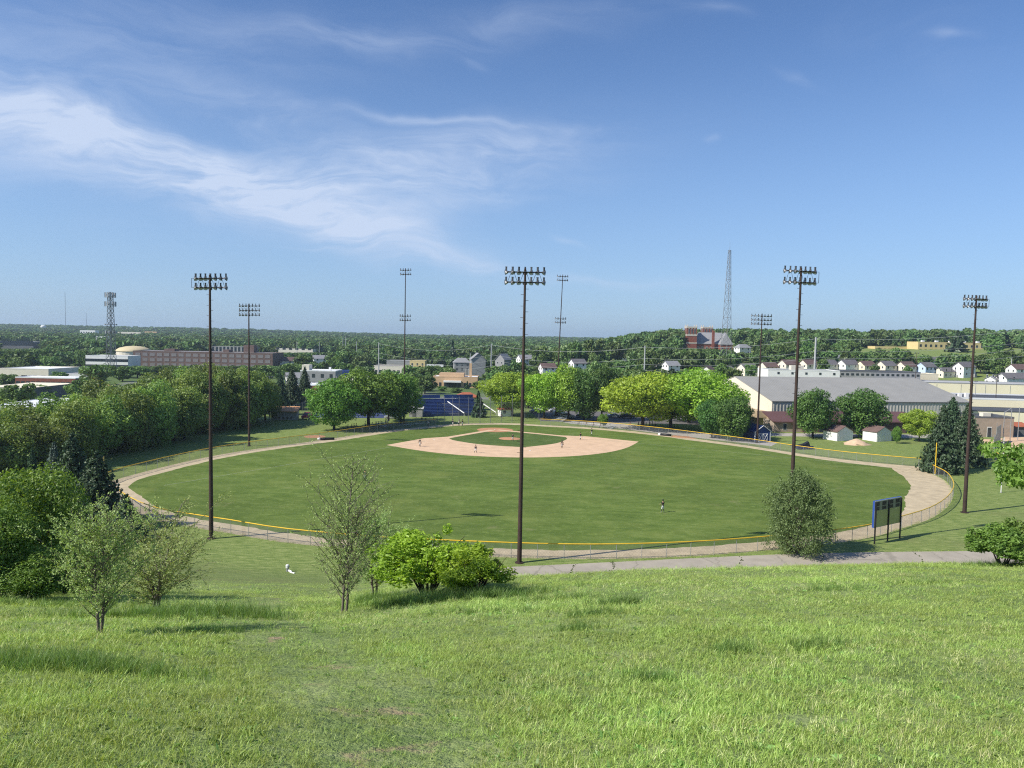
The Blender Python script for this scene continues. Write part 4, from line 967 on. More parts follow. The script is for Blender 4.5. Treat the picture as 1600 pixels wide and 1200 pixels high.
box_b(ob, 'canopy', MT['white'], -5.5, 3.0, -9.6, -7.1, 3.0, 3.8); box_b(ob, 'chimney', MT['peach'], 6.6, 7.8, -3, -1.8, 5, 12.2); box_b(ob, 'upper_block', MT['peach'], -8, 4, -4.5, 4, 5.5, 7.2)
box_b(ob, 'entrance_glass', MT['glass'], -4.8, 2.2, -7.12, -7.04, .3, 2.7)
house('grey blue hip roofed house in the mid town', 721, 577, Y=440, wall='greywall', roof='slate', hip=.7, w=9, h=4.4, rz=10, group=None)
house('grey gabled two storey house in the mid town trees', 746, 577, Y=430, wall='greywall', roof='slate', w=9, d=8, h=6, rise=3.4, rz=-80, group=None)
house('grey steep roofed house right of the pale pole in the mid town', 786, 574, Y=450, wall='greywall', roof='slate', w=8, h=5, rise=3.2, rz=60, group=None)
house('small white house with brown roof before the dark wooded hill', 855, 584, Y=410, wall='white', roof='shinglebrown', w=8, h=3.6, rz=20, group=None)
for px, py, Y, w, h, wl_, rf_, lb in ((140, 521, 1500, 30, 9, 'white', 'whiteroof', 'far white low building on the left ridge'), (205, 524, 1450, 44, 9, 'offwhite', 'greyroof', 'far pale long building on the left ridge'), (238, 523, 1500, 24, 8, 'peach', 'orangeroof', 'far orange building on the left ridge'), (163, 534, 900, 12, 13, 'white', 'whiteroof', 'white block behind the cell tower'), (320, 530, 1300, 30, 9, 'offwhite', 'whiteroof', 'far white sheds beyond the left light tower'), (462, 548, 760, 38, 1, 'offwhite', 'whiteroof', 'far low white roofed depot above the courts'), (283, 545, 820, 36, 9, 'darkwall', 'whiteroof', 'far dark building with white roof behind the factory')):
    p = atY(px, py, Y); flat_b(lb, 'building', 'far_building', p.x, Y, w, 14, h + (6 if h > 3 else 1.6), 0, wl_, rf_, .3, z=p.z - h, wins=[('S', 6, h + 1, w / 12, 2.2)])

# ------------------------------------------------------------------ sheds, dugouts, bleachers, benches
def shed(label, a, w, d, h, rise, rz, wall, roof, trim=None, doors=False, axis='y'):
    root = thing('shed', label, 'shed', (a.x, a.y, 0), rz)
    box_b(root, 'wall', MT[wall], -w / 2, w / 2, -d / 2, d / 2, -.1, h)
    if axis == 'y': gable_wall(root, w, d, h, rise, MT[wall], 'y')
    else: gable_wall(root, w, d, h, rise, MT[wall], 'x')
    gable_roof(root, w, d, h, rise, MT[roof], .22, axis, .10)
    for k in range(int(w / .6)): box_b(root, 'board_joint', MT[wall], -w / 2 + .3 + k * .6, -w / 2 + .34 + k * .6, -d / 2 - .025, -d / 2 - .002, .05, h - .05)
    if trim:
        for x in (-w / 2, w / 2 - .14): box_b(root, 'corner_trim', MT[trim], x - .02, x + .16, -d / 2 - .03, -d / 2 + .12, 0, h)
        for s in (-1, 1):
            a_ = Vector((s * (w / 2 + .2), -d / 2 - .26, h - rise * .2 / (w / 2) - .02)); b_ = Vector((0, -d / 2 - .26, h + rise - .02))
            MB().tube([a_, b_], [.07, .07], 4).build('barge_board', MT[trim], root)
    if doors:
        for s in (-1, 1):
            x0, x1 = (-1.35, -.06) if s < 0 else (.06, 1.35)
            dr = box_b(root, 'door', MT[wall], x0, x1, -d / 2 - .07, -d / 2 - .02, .1, 2.15)
            fr = MB()
            for (xa, xb, za, zb) in ((x0, x0 + .13, .1, 2.15), (x1 - .13, x1, .1, 2.15), (x0 + .13, x1 - .13, 2.02, 2.15), (x0 + .13, x1 - .13, .1, .23)): fr.box(xa, xb, -d / 2 - .10, -d / 2 - .072, za, zb)
            fr.build('door_trim', MT[trim], dr)
            MB().tube([(x0 + .1, -d / 2 - .105, .2), (x1 - .1, -d / 2 - .105, 2.05)], [.06, .06], 4).build('door_brace', MT[trim], dr)
            MB().tube([(x1 - .1, -d / 2 - .112, .2), (x0 + .1, -d / 2 - .112, 2.05)], [.06, .06], 4).build('door_brace', MT[trim], dr)
    return root
a = at(1186, 691); shed('royal blue shed with white trimmed double doors inside the right fence', Vector((a.x + .4, a.y + 3.2, 0)), 4.4, 5.4, 2.7, 1.5, math.radians(14), 'blue', 'blue', 'white', True)
a = at(1314, 689); shed('white shed with brown gabled roof between the two round maples', Vector((a.x + .3, a.y + 2.6, 0)), 5.6, 4.6, 2.5, 1.4, math.radians(24), 'white', 'shinglebrown')
a = at(1377, 690); shed('white shed tucked in the shade under the right round maple', Vector((a.x, a.y + 2.4, 0)), 5.4, 4.4, 2.6, 1.3, math.radians(24), 'white', 'shinglebrown')
a, b = at(423, 656), at(467, 655); dg = thing('dugout', 'grey block dugout with orange tan roof beside the tennis courts', 'dugout', ((a.x + b.x) / 2, a.y + 1.8, 0), math.radians(4))
w_ = b.x - a.x
box_b(dg, 'wall', MT['conc'], -w_ / 2, w_ / 2, -1.3, 1.3, -.1, 2.5)
MB().add([(-w_ / 2 - .3, -1.9, 2.4), (w_ / 2 + .3, -1.9, 2.4), (w_ / 2 + .3, 1.8, 3.5), (-w_ / 2 - .3, 1.8, 3.5), (-w_ / 2 - .3, -1.9, 2.6), (w_ / 2 + .3, -1.9, 2.6), (w_ / 2 + .3, 1.8, 3.7), (-w_ / 2 - .3, 1.8, 3.7)], [(0, 3, 2, 1), (4, 5, 6, 7), (0, 1, 5, 4), (1, 2, 6, 5), (2, 3, 7, 6), (3, 0, 4, 7)]).build('roof', MT['orangeroof'], dg)
for k in range(5): box_b(dg, 'vent', MT['black'], -w_ / 2 + 1.0 + k * 1.1, -w_ / 2 + 1.4 + k * 1.1, -1.33, -1.302, .4, .8)
a = at(788, 651); bo = thing('ticket_booth', 'small white booth with terracotta roof right of the blue bleachers', 'booth', (a.x, a.y + 2, 0), math.radians(22))
box_b(bo, 'wall', MT['white'], -1.7, 1.7, -1.6, 1.6, -.1, 2.6); r = gable_roof(bo, 3.4, 3.2, 2.6, 1.2, MT['redroof'], .4, 'x', .12, .9); window(bo, -.6, -1.63, 1.0, .9, .9, 'S')
a = at(650, 652); sb_ = thing('shed', 'small grey storage shed at the left foot of the blue bleachers', 'shed', (a.x, a.y + 2, 0), 0)
box_b(sb_, 'wall', MT['conc'], -2.2, 1.9, -1.6, 1.6, -.1, 2.7); gable_roof(sb_, 4.1, 3.2, 2.7, .5, MT['greyroof'], .2, 'x', .1); box_b(sb_, 'door', MT['darkwall'], -1.2, -.2, -1.64, -1.6, 0, 2.0)
# blue bleachers beyond home plate
def bleachers():
    a, b = at(655, 651), at(757, 649); d = Vector((b.x - a.x, b.y - a.y)); L = d.length; ang = math.atan2(d.y, d.x)
    root = thing('bleachers', 'big royal blue bleachers with white stair rails behind the backstop', 'bleachers', (a.x, a.y, 0), ang)
    n = 11; rise = .36; run = 1.1; z0 = .9
    box_b(root, 'front_wall', MT['blue'], 0, L, .0, .25, 0, z0)
    secs = ((0, L * .47), (L * .53, L))
    for k in range(n):
        y = .3 + k * run; z = z0 + k * rise
        box_b(root, 'riser', MT['blue'], 0, L, y, y + run - .02, z - .55, z)
        for (x0, x1) in secs: box_b(root, 'seat_plank', MT['bluelight'], x0 + .1, x1 - .1, y + .45, y + .78, z + .32, z + .38)
    zt = z0 + n * rise; yt = .3 + n * run
    for (x0, x1) in secs: box_b(root, 'back_screen', MT['bluelight'], x0, x1, yt, yt + .08, zt - .2, zt + .9)
    for x in np.linspace(0, L, 11): MB().tube([(x, yt + .15, 0), (x, yt + .15, zt + 1.1)], [.05, .05], 5).build('back_post', MT['galv'], root)
    MB().tube([(0, yt + .15, zt + 1.05), (L, yt + .15, zt + 1.05)], [.04, .04], 5).build('back_rail', MT['galv'], root)
    # white stair rails come down in front, towards the viewer and the right
    for x in (L * .5, L * 1.0):
        MB().tube([(x, 5.5, z0 + 3.2), (x + 3.4, -1.6, 1.0)], [.16, .16], 6).build('stair_rail', MT['white'], root)
        MB().tube([(x + 3.4, -1.6, 0), (x + 3.4, -1.6, 1.0)], [.06, .06], 6).build('rail_post', MT['white'], root)
    return root
bleachers()
a = at(727, 626, 3.0); a = Vector((atY(727, 630, 252).x, 254.5, 0)); hp = thing('pavilion', 'pavilion with rust red hipped roof showing over the blue bleachers', 'pavilion', (a.x, a.y + 4, 0), math.radians(15))
box_b(hp, 'wall', MT['offwhite'], -3.5, 3.5, -2.5, 2.5, 0, 4.9); gable_roof(hp, 7.0, 5.0, 4.9, 1.2, MT['redroof'], .6, 'x', .2, .9)
fence('court_fence', 'long dark mesh fence between the courts and the left trees', [(-66, 222), (-66, 246), (-65.5, 268)], 3.4, 3.0, .05, rail_mat=MT['darkwall'])
# benches and low bleachers along both lines
def bench(label, p, q, rows=1, m='silver', name='bench', frame='galv'):
    d = Vector((q[0] - p[0], q[1] - p[1])); L = d.length
    root = thing(name, label, 'bleacher' if rows > 1 else 'bench', (p[0], p[1], 0), math.atan2(d.y, d.x))
    for k in range(rows):
        box_b(root, 'seat', MT[m], 0, L, k * .65, k * .65 + .27, .42 + k * .3, .47 + k * .3)
        if rows > 1: box_b(root, 'foot_plank', MT[m], 0, L, k * .65 - .35, k * .65 - .10, .14 + k * .3, .18 + k * .3)
    for x in np.linspace(.3, L - .3, max(2, int(L / 2) + 1)):
        mb = MB(); mb.tube([(x, 0, 0), (x, .12, .42)], [.03, .03], 4); mb.tube([(x, .26, 0), (x, .15, .42)], [.03, .03], 4)
        if rows > 1: mb.tube([(x, 0, .05), (x, rows * .65, .05)], [.03, .03], 4); mb.tube([(x, rows * .65 - .3, .05), (x, rows * .65 - .3, .4 + rows * .3)], [.03, .03], 4); mb.tube([(x, -.1, .1), (x, rows * .65 - .3, .4 + rows * .3)], [.025, .025], 4)
        mb.build('leg', MT[frame], root)
    return root
def g2(px, py): v = at(px, py); return (v.x, v.y)
bench('long silver team bench inside the right line fence', g2(888, 663.5), g2(950, 670))
bench('silver team bench back row shelf inside the right line fence', g2(893, 661), g2(948, 666.5), m='white')
bench('small silver bleacher left of the right side team bench', g2(862, 657), g2(880, 659.5), 3)
bench('small silver bleacher right of the right side team bench', g2(946, 669), g2(958, 671), 3)
bench('grey bleacher in the shade behind the left line fence', g2(594, 668), g2(612, 666), 4)
bench('long team bench in the shade behind the left line fence', g2(618, 667), g2(664, 663.5))
bench('park bench under the right round locusts', g2(1030, 664), g2(1042, 665.5))
def pipe_debris():
    x, y = -25.5, 0; P = None
    for Y in np.linspace(40, 85, 180):
        v = atY(449, 893, Y)
        if v.z <= hz(v.x, v.y) + .02: P = v; break
    P = P or atY(449, 893, 60)
    root = thing('broken_pipe', 'broken white pipe lying beside its grey stub on the mown slope', 'pipe', (P.x, P.y, hz(P.x, P.y)))
    MB().tube([(0, 0, -.1), (.02, 0, .42), (.10, 0, .62)], [.15, .15, .16], 10).build('stub', MT['galv'], root)
    MB().lathe([(.17, .40), (.18, .66), (.12, .74), (.01, .75)], 10).build('cap', MT['white'], root)
    MB().tube([(.22, -.25, .20), (.52, -.55, .17), (.68, -.72, .10), (1.05, -.98, .09)], [.10, .13, .09, .12], 8).build('fallen_length', MT['white'], root)
pipe_debris()
a = at(1256, 702); mo = thing('covered_mower', 'field mower under a black tarp parked inside the right fence', 'mower', (a.x, a.y + .8, 0), .2)
MB().add([(-1.7, -.8, .25), (1.7, -.8, .25), (1.9, .8, .3), (-1.8, .8, .3), (-1.4, -.6, .85), (.1, -.5, 1.15), (1.3, -.5, 1.75), (1.5, .5, 1.8), (.2, .5, 1.2), (-1.3, .5, .9)], [(0, 1, 6, 5), (0, 5, 4, 4), (1, 2, 7, 6), (2, 3, 9, 8), (2, 8, 7, 7), (3, 0, 4, 9), (4, 5, 8, 9), (5, 6, 7, 8)]).build('tarp', MT['tarp'], mo)
box_b(mo, 'deck', MT['navy'], -2.1, 2.1, -1.25, -.85, .1, .75)
for sx in (-1.3, 1.3): MB().lathe([(.01, -.95), (.33, -.95), (.33, .95), (.01, .95)], 12, 0, Matrix.Translation((sx, 0, .33)) @ Matrix.Rotation(math.pi / 2, 4, 'X')).build('wheel', MT['rubber'], mo)

for px, py, lb, L_ in ((511, 687.5, 'rolled dark tarp with a pale end lying by the left bullpen clay', 3.4), (1040, 681, 'rolled dark tarp lying by the right bullpen clay', 3.0)):
    v = at(px, py); r_ = thing('rolled_tarp', lb, 'tarp roll', (v.x, v.y, .3), .35 if px < 800 else -.5)
    Mr = Matrix.Rotation(math.pi / 2, 4, 'Y'); MB().lathe([(.01, -L_ / 2), (.30, -L_ / 2), (.32, 0), (.28, L_ / 2), (.01, L_ / 2)], 12, 0, Mr).build('roll', MT['tarp'], r_, True)
    MB().lathe([(.01, -L_ / 2 - .5), (.26, -L_ / 2 - .5), (.34, -L_ / 2 - .1), (.33, -L_ / 2 + .1)], 12, 0, Mr).build('end_cover', MT['white'], r_, True)
# ------------------------------------------------------------------ vehicles
def car(label, x, y, rz, paint, kind='suv', group=None, name='parked_car', cat='car'):
    root = thing(name, label, cat, (x, y, 0), rz, group)
    if kind == 'suv': prof = [(-2.3, .35), (-2.32, .95), (-2.2, 1.05), (-1.95, 1.62), (.35, 1.68), (1.05, 1.08), (2.15, .92), (2.3, .7), (2.3, .35)]; gl = [(-1.85, 1.12), (-1.72, 1.55), (.30, 1.60), (.88, 1.10)]
    elif kind == 'truck': prof = [(-2.9, .5), (-2.9, 1.15), (-.6, 1.15), (-.45, 1.9), (.85, 1.92), (1.45, 1.25), (2.6, 1.12), (2.75, .9), (2.75, .5)]; gl = [(-.35, 1.25), (-.28, 1.80), (.78, 1.82), (1.28, 1.28)]
    else: prof = [(-2.25, .3), (-2.25, .8), (-1.6, .92), (-1.0, 1.40), (.3, 1.42), (1.05, .92), (2.1, .78), (2.25, .6), (2.25, .3)]; gl = [(-1.35, .95), (-.9, 1.33), (.25, 1.35), (.85, .95)]
    W = .9
    def extr(p, w, m, nm, inset_=0):
        n = len(p); V = [(px_, -w, z) for px_, z in p] + [(px_, w, z) for px_, z in p]
        top = [z > 1.2 for _, z in p]
        V = [(v[0], v[1] * (.84 if v[2] > 1.3 else 1), v[2]) for v in V]
        mb = MB().add(V, [tuple(range(n - 1, -1, -1))]).add(V, [tuple(range(n, 2 * n))]).add(V, [(i, (i + 1) % n, n + (i + 1) % n, n + i) for i in range(n)])
        return mb.build(nm, m, root)
    bd = extr(prof, W, paint, 'body'); extr(gl, W + .012, MT['glass'], 'side_window')
    # windscreens
    for (i, j) in (((4, 5) if kind != 'truck' else (4, 5)), ((2, 3) if kind != 'truck' else (2, 3))):
        (xa, za), (xb, zb) = prof[i], prof[j]; t0, t1 = .12, .88; s = 1 if i == 4 else -1
        pa, pb = (xa + (xb - xa) * t0, za + (zb - za) * t0), (xa + (xb - xa) * t1, za + (zb - za) * t1)
        o_ = .015 * s
        MB().add([(pa[0] + o_, -.66, pa[1] + .012), (pb[0] + o_, -.74, pb[1] + .012), (pb[0] + o_, .74, pb[1] + .012), (pa[0] + o_, .66, pa[1] + .012)], [(0, 1, 2, 3)]).build('windscreen', MT['glass'], root)
    for xx in (-1.4, 1.4):
        for s in (-1, 1):
            Mx = Matrix.Translation((xx * (1.2 if kind == 'truck' else 1), s * .80, .34)) @ Matrix.Rotation(math.pi / 2, 4, 'X')
            wh = MB().lathe([(.01, -.12), (.34, -.12), (.34, .12), (.01, .12)], 14, 0, Mx).build('wheel', MT['rubber'], root); MB().lathe([(.01, -.14), (.2, -.14), (.2, .14), (.01, .14)], 10, 0, Mx).build('rim', MT['silver'], wh)
    fx = prof[-2][0]
    for s in (-1, 1): MB().box(fx - .12, fx + .02, s * .72 - .16, s * .72 + .16, .68, .82).build('headlight', MT['lamp_white'], root)
    return root
CP = {n: mat(n + '_car_paint', c, .3, .03, 1, spec=.5) for n, c in dict(white=(.7, .7, .7), silver=(.42, .43, .45), black=(.02, .02, .022), grey=(.12, .125, .13), blue=(.03, .06, .16), maroon=(.14, .02, .025)).items()}
a = at(476, 656); car('dark red pickup truck facing the field at the right end of the orange roofed dugout', a.x, a.y + 3.2, -math.pi / 2 - .1, MT['red'], 'truck', cat='truck', name='pickup_truck')
g = 'cars in the lot behind the right trees'
for px, Y, rz, pc, kd, lb in ((875, 246, .3, 'silver', 'suv', 'silver car nearest the leaning light tower in the lot'), (887, 238, .1, 'white', 'suv', 'white car side on behind the locust trunks in the lot'), (912, 241, 2.9, 'black', 'suv', 'dark car right of the white one in the lot'), (868, 258, .2, 'white', 'sedan', 'white sedan in the back row of the lot'),
                            (960, 243, .15, 'silver', 'sedan', 'silver sedan behind the two dark maples in the lot'), (981, 241, .1, 'black', 'suv', 'black car left of the broad locusts in the lot'), (1000, 247, .2, 'maroon', 'sedan', 'maroon sedan beneath the broad locust crowns'), (1020, 240, 1.4, 'white', 'suv', 'white car end on beneath the broad locust crowns'), (1046, 243, .1, 'grey', 'sedan', 'grey sedan at the right end of the lot'), (847, 262, .1, 'white', 'suv', 'white car by the booth end of the lot'), (838, 252, .4, 'blue', 'sedan', 'blue sedan at the left end of the lot')):
    car(lb, atY(px, 640, Y).x, Y, rz, CP[pc], kd, g)
a = at(606, 655); car('silver car in shade behind the left trees near the courts', a.x + 1, 226, .1, CP['silver'], 'sedan')
a = at(1530, 700)

# ------------------------------------------------------------------ masts, utility poles, wires
def lattice(label, name, cat, x, y, z, h, wb, wt, bay, legs_r, m, whip=0, gear=None, sides=3):
    root = thing(name, label, cat, (x, y, z)); n = int(h / bay)
    def cn(k, zz):
        w = wb + (wt - wb) * (zz / h) ** .8; a = 2 * math.pi * k / sides + .35
        return Vector((w * math.cos(a), w * math.sin(a), zz))
    for k in range(sides): MB().tube([cn(k, h * i / 10) for i in range(11)], [legs_r] * 11, 4).build('leg', MT[m], root)
    zs = []; zz = 0
    while zz < h: zs.append(zz); zz += bay * (.5 + 1.0 * (1 - zz / h))
    zs.append(h)
    for i in range(len(zs) - 1):
        mb = MB()
        for k in range(sides):
            a, b, c, d = cn(k, zs[i]), cn((k + 1) % sides, zs[i]), cn(k, zs[i + 1]), cn((k + 1) % sides, zs[i + 1])
            for p, q in ((a, d), (b, c), (c, d)): mb.tube([p, q], [legs_r * .55] * 2, 3, 0, False)
        mb.build('brace_bay', MT[m], root)
    if whip: MB().tube([(0, 0, h - 1), (0, 0, h + whip)], [legs_r * .7, legs_r * .4], 4).build('whip_antenna', MT[m], root)
    if gear:
        for zg, ng, r, hh in gear:
            pf = MB(); pf.lathe([(r * .96, zg - .1), (r, zg - .1), (r, zg + .1), (r * .96, zg + .1)], 12)
            for k in range(6): pf.tube([(0, 0, zg), (r * math.cos(k * 1.047), r * math.sin(k * 1.047), zg)], [.09, .09], 4)
            pf.build('antenna_mount', MT['greywall'], root)
            for k in range(ng):
                a = 2 * math.pi * k / ng; link('panel_antenna', PANEL, root, (r * 1.05 * math.cos(a), r * 1.05 * math.sin(a), zg - hh / 2), (0, 0, a), (1, 1, hh))
    return root
PANEL = MB().box(-.18, .18, -.3, .3, 0, 1).mesh('panel_antenna', MT['galv'])
p = atY(1133, 590, 425); lattice('tall slender lattice radio mast rising over the row of houses', 'radio_mast', 'radio mast', p.x, 425, hz(p.x, 425), 67.5, 4.3, .85, 4.6, .115, 'wiremast', 4.5)
p = atY(174, 588, 400); lattice('grey lattice cell tower crowded with antennas above the left trees', 'cell_tower', 'cell tower', p.x, 400, 0, 45.0, 2.9, 1.25, 3.2, .16, 'galv_dark', 0, ((43.5, 12, 2.4, 2.6), (38.8, 12, 2.5, 2.6), (28.0, 6, 3.0, .8), (24.0, 9, 2.6, 1.6)), 4)
for px, pb, pt, Y, lb in ((103, 545, 456, 2200, 'hair thin guyed mast far beyond the water tower'), (135, 517, 489, 2600, 'faint short mast beyond the left ridge')):
    b_ = atY(px, pb, Y); t_ = atY(px, pt, Y); r_ = thing('distant_mast', lb, 'radio mast', (b_.x, Y, b_.z)); MB().tube([(0, 0, 0), (0, 0, t_.z - b_.z)], [.8, .5], 4).build('shaft', MT['wiremast'], r_)
b_ = atY(68, 518, 1900); wt_ = thing('water_tower', 'white bulb water tower on the far left ridge', 'water tower', (b_.x, 1900, b_.z - 4))
MB().lathe([(2.0, 0), (1.6, 9), (2.6, 11)], 12).build('stem', MT['white'], wt_, True); MB().lathe([(2.6, 11), (6.2, 14), (6.6, 16.5), (5, 19), (.01, 20)], 16).build('tank', MT['white'], wt_, True)
UP_ = {}
def upole(label, px, ytop, Y, ybase=None, r=.19, arms=True, tip=None):
    x = atY(px, ytop, Y).x; zt = atY(px, ytop, Y).z; zg = hz(x, Y)
    root = thing('utility_pole', label, 'utility pole', (x, Y, zg - .3)); h = zt - zg + .3
    MB().tube([(0, 0, 0), (0, 0, h)], [r * 1.5, r], 8).build('pole', MT['woodpole'], root)
    if arms:
        for dz in (.8, 6.4, 9.4, 12.4):
            if dz < h: MB().tube([(-.1, -.1, h - dz), (.9, -.25, h - dz + .1)], [.09, .06], 4).build('crossarm', MT['woodpole'], root)
    return Vector((x, Y, zt))
tops = [upole('tall pale steel pole carrying wires above the white flat building', 1275, 527, 345, r=.40), upole('tall pale steel pole in the middle wooded belt', 1008, 540, 372, r=.27),
        upole('pale steel pole right of the peach building', 768, 537, 420, r=.27), upole('pale pole left of the slim light tower', 592, 535, 440, r=.25)]
for px, yt, Y, lb in ((536, 527, 620, 'left one of the paired tall pales poles beyond the tracks'), (540, 526, 622, 'right one of the paired tall pale poles beyond the tracks'), (557, 533, 560, 'pale pole right of the paired tall poles'), (464, 534, 640, 'thin pale pole beyond the courts'), (499, 534, 660, 'thin pale pole left of the paired tall poles'), (876, 548, 470, 'pale pole hidden low behind the leaning tower'), (735, 552, 455, 'thin pole between the two grey mid town houses'), (1581, 560, 400, 'thin pale pole on the grassy slope at the right edge'), (1404, 556, 480, 'thin pole on the wooded hill over the row')):
    upole(lb.replace('pales', 'pale'), px, yt, Y, r=.2, arms=False)
def wire(label, a, b, sag, r=.075, n=14):
    root = thing('power_line', label, 'power line', tuple(a), 0, 'power lines over the mid town')
    for j, (dz, dx) in enumerate(((-.7, 0), (-6.2, .5), (-9.2, .5), (-12.2, .5))):
        pts = [(Vector(b) - Vector(a)) * (i / n) + Vector((dx, 0, dz - sag * 4 * (i / n) * (1 - i / n))) for i in range(n + 1)]
        MB().tube(pts, [r if j == 0 else r * .8] * (n + 1), 3, 0, False).build('cable', MT['wire'], root)
e_ = atY(1690, 500, 330)
wire('power line from the tall steel pole over the houses to the right edge', tops[0], e_, 3.0)
wire('power line spanning the wooded belt between the two tallest steel poles', tops[1], tops[0], 2.0)
wire('power line from the middle steel pole towards the peach building', tops[2], tops[1], 3.0)
wire('power line from the peach building towards the slim tower', tops[3], tops[2], 3.5)

# ------------------------------------------------------------------ people
def person_mesh(name, J, mats):
    """J: joint dict. One continuous skinned body; faces take their slot from the nearest bone"""
    order = [('pelvis', None, .125), ('waist', 'pelvis', .115), ('chest', 'waist', .145), ('neck', 'chest', .058), ('head', 'neck', .088), ('crown', 'head', .085),
             ('shl', 'chest', .07), ('ell', 'shl', .047), ('wrl', 'ell', .035), ('hal', 'wrl', .036), ('shr', 'chest', .07), ('elr', 'shr', .047), ('wrr', 'elr', .035), ('har', 'wrr', .036),
             ('hil', 'pelvis', .095), ('knl', 'hil', .068), ('anl', 'knl', .045), ('tol', 'anl', .042), ('hir', 'pelvis', .095), ('knr', 'hir', .068), ('anr', 'knr', .045), ('tor', 'anr', .042)]
    slot = dict(waist=1, chest=1, neck=0, head=0, crown=5, shl=1, ell=1, wrl=0, hal=0, shr=1, elr=1, wrr=0, har=0, hil=2, knl=2, anl=3, tol=4, hir=2, knr=2, anr=3, tor=4, pelvis=2)
    V = []; E = []; R = []; SL = []; idx = {}
    for n_, par, r in order:
        idx[n_] = len(V); V.append(Vector(J[n_])); R.append(r)
        if par: E.append((idx[par], idx[n_])); SL.append(slot[n_])
    for s in 'lr':       # five fingers, unequal, slightly curled
        h = V[idx['ha' + s]]; dr = (h - V[idx['wr' + s]]).normalized(); sd = dr.orthogonal().normalized()
        for k, ln in enumerate((.055, .075, .082, .076, .06)):
            off = sd * (.022 * (k - 2)) * (1.6 if k == 0 else 1)
            V.append(h + off + dr * ln * .6); R.append(.0105); E.append((idx['ha' + s], len(V) - 1)); SL.append(0)
            V.append(h + off + dr * ln + Vector((0, .012, -.01))); R.append(.008); E.append((len(V) - 2, len(V) - 1)); SL.append(0)
    me = bpy.data.meshes.new(name + '_cage'); me.from_pydata([tuple(v) for v in V], E, [])
    o = bpy.data.objects.new(name + '_cage', me); COL.objects.link(o)
    o.modifiers.new('skin', 'SKIN'); sv = me.skin_vertices[0].data
    for i, r in enumerate(R): sv[i].radius = (r, r * (.72 if i in (idx['pelvis'], idx['waist'], idx['chest']) else 1))
    sv[0].use_root = True
    sb = o.modifiers.new('sub', 'SUBSURF'); sb.levels = 1; sb.render_levels = 1
    dg_ = bpy.context.evaluated_depsgraph_get(); ev = o.evaluated_get(dg_)
    out = bpy.data.meshes.new_from_object(ev); out.name = name
    bpy.data.objects.remove(o); bpy.data.meshes.remove(me)
    for mt in mats: out.materials.append(mt)
    for f in out.polygons:
        c = f.center; best = 9
        for (a, b), sl in zip(E, SL):
            A, B = V[a], V[b]; d = B - A; t = max(0, min(1, (c - A).dot(d) / d.length_squared)); ds = (A + d * t - c).length
            if ds < best: best = ds; f.material_index = sl
        f.use_smooth = True
    return out
def pose(hip=.93, lean=0.0, spread=.12, stride=0.0, bend=0.0, arml=(.24, .02, -.50), armr=(-.24, .02, -.50), knee=.04):
    """facing +Y; returns joints"""
    J = {}; J['pelvis'] = (0, 0, hip); J['waist'] = (0, lean * .35, hip + .16); J['chest'] = (0, lean, hip + .44); J['neck'] = (0, lean * 1.15 + .01, hip + .60)
    J['head'] = (0, lean * 1.25 + .03, hip + .72); J['crown'] = (0, lean * 1.25 + .015, hip + .82)
    for s, k, a in (('l', 1, arml), ('r', -1, armr)):
        sh = Vector((k * .185, lean, hip + .50)); J['sh' + s] = sh; wr = sh + Vector(a); mid = (sh + wr) / 2; J['el' + s] = mid + Vector((k * .05, -.07, -.02)); J['wr' + s] = wr; J['ha' + s] = wr + (wr - J['el' + s]).normalized() * .09
        J['hi' + s] = (k * .095, 0, hip - .05); fy = stride * k; J['an' + s] = (k * spread, fy - .02, .09); J['kn' + s] = ((k * (.10 + spread) / 2), fy / 2 + knee, (hip + .06) / 2); J['to' + s] = (k * (spread + .03), fy + .16, .045)
    return J
def sit_pose():
    J = pose(hip=.46, lean=.08, arml=(.16, .28, -.28), armr=(-.16, .28, -.28))
    for s, k in (('l', 1), ('r', -1)): J['hi' + s] = (k * .10, .02, .44); J['kn' + s] = (k * .13, .44, .48); J['an' + s] = (k * .13, .46, .09); J['to' + s] = (k * .14, .62, .045)
    return J
PMT = {n: mat(n, c, .85, .1, 3) for n, c in dict(skin_tone=(.45, .26, .17), dark_jersey=(.018, .019, .026), white_jersey=(.66, .66, .65), white_trousers=(.66, .66, .65), grey_trousers=(.25, .25, .26), dark_socks=(.02, .02, .025), dark_shoe=(.03, .03, .03), white_shoe=(.7, .7, .66), cap_black=(.015, .015, .02), red_shirt=(.30, .03, .02), blue_jeans=(.04, .06, .12), green_shirt=(.05, .12, .06), navy_shirt=(.02, .03, .08), hair_brown=(.04, .025, .015), pink_shirt=(.5, .2, .2)).items()}
base_slots = [PMT['skin_tone'], PMT['dark_jersey'], PMT['white_trousers'], PMT['dark_socks'], PMT['dark_shoe'], PMT['cap_black']]
PM = {'stand': person_mesh('stand', pose(), base_slots), 'ready': person_mesh('ready', pose(hip=.84, lean=.20, spread=.27, arml=(.06, .30, -.38), armr=(-.06, .30, -.38), knee=.14), base_slots),
      'walk': person_mesh('walk', pose(stride=.24, arml=(.24, -.16, -.48), armr=(-.24, .20, -.44)), base_slots), 'hands': person_mesh('hands', pose(spread=.18, arml=(.02, .28, -.26), armr=(-.10, .26, -.26)), base_slots),
      'sit': person_mesh('sit', sit_pose(), base_slots)}
CAPM = MB().lathe([(.118, -.03), (.122, .02), (.105, .075), (.06, .112), (.01, .122)], 12).mesh('cap', PMT['cap_black'], True)
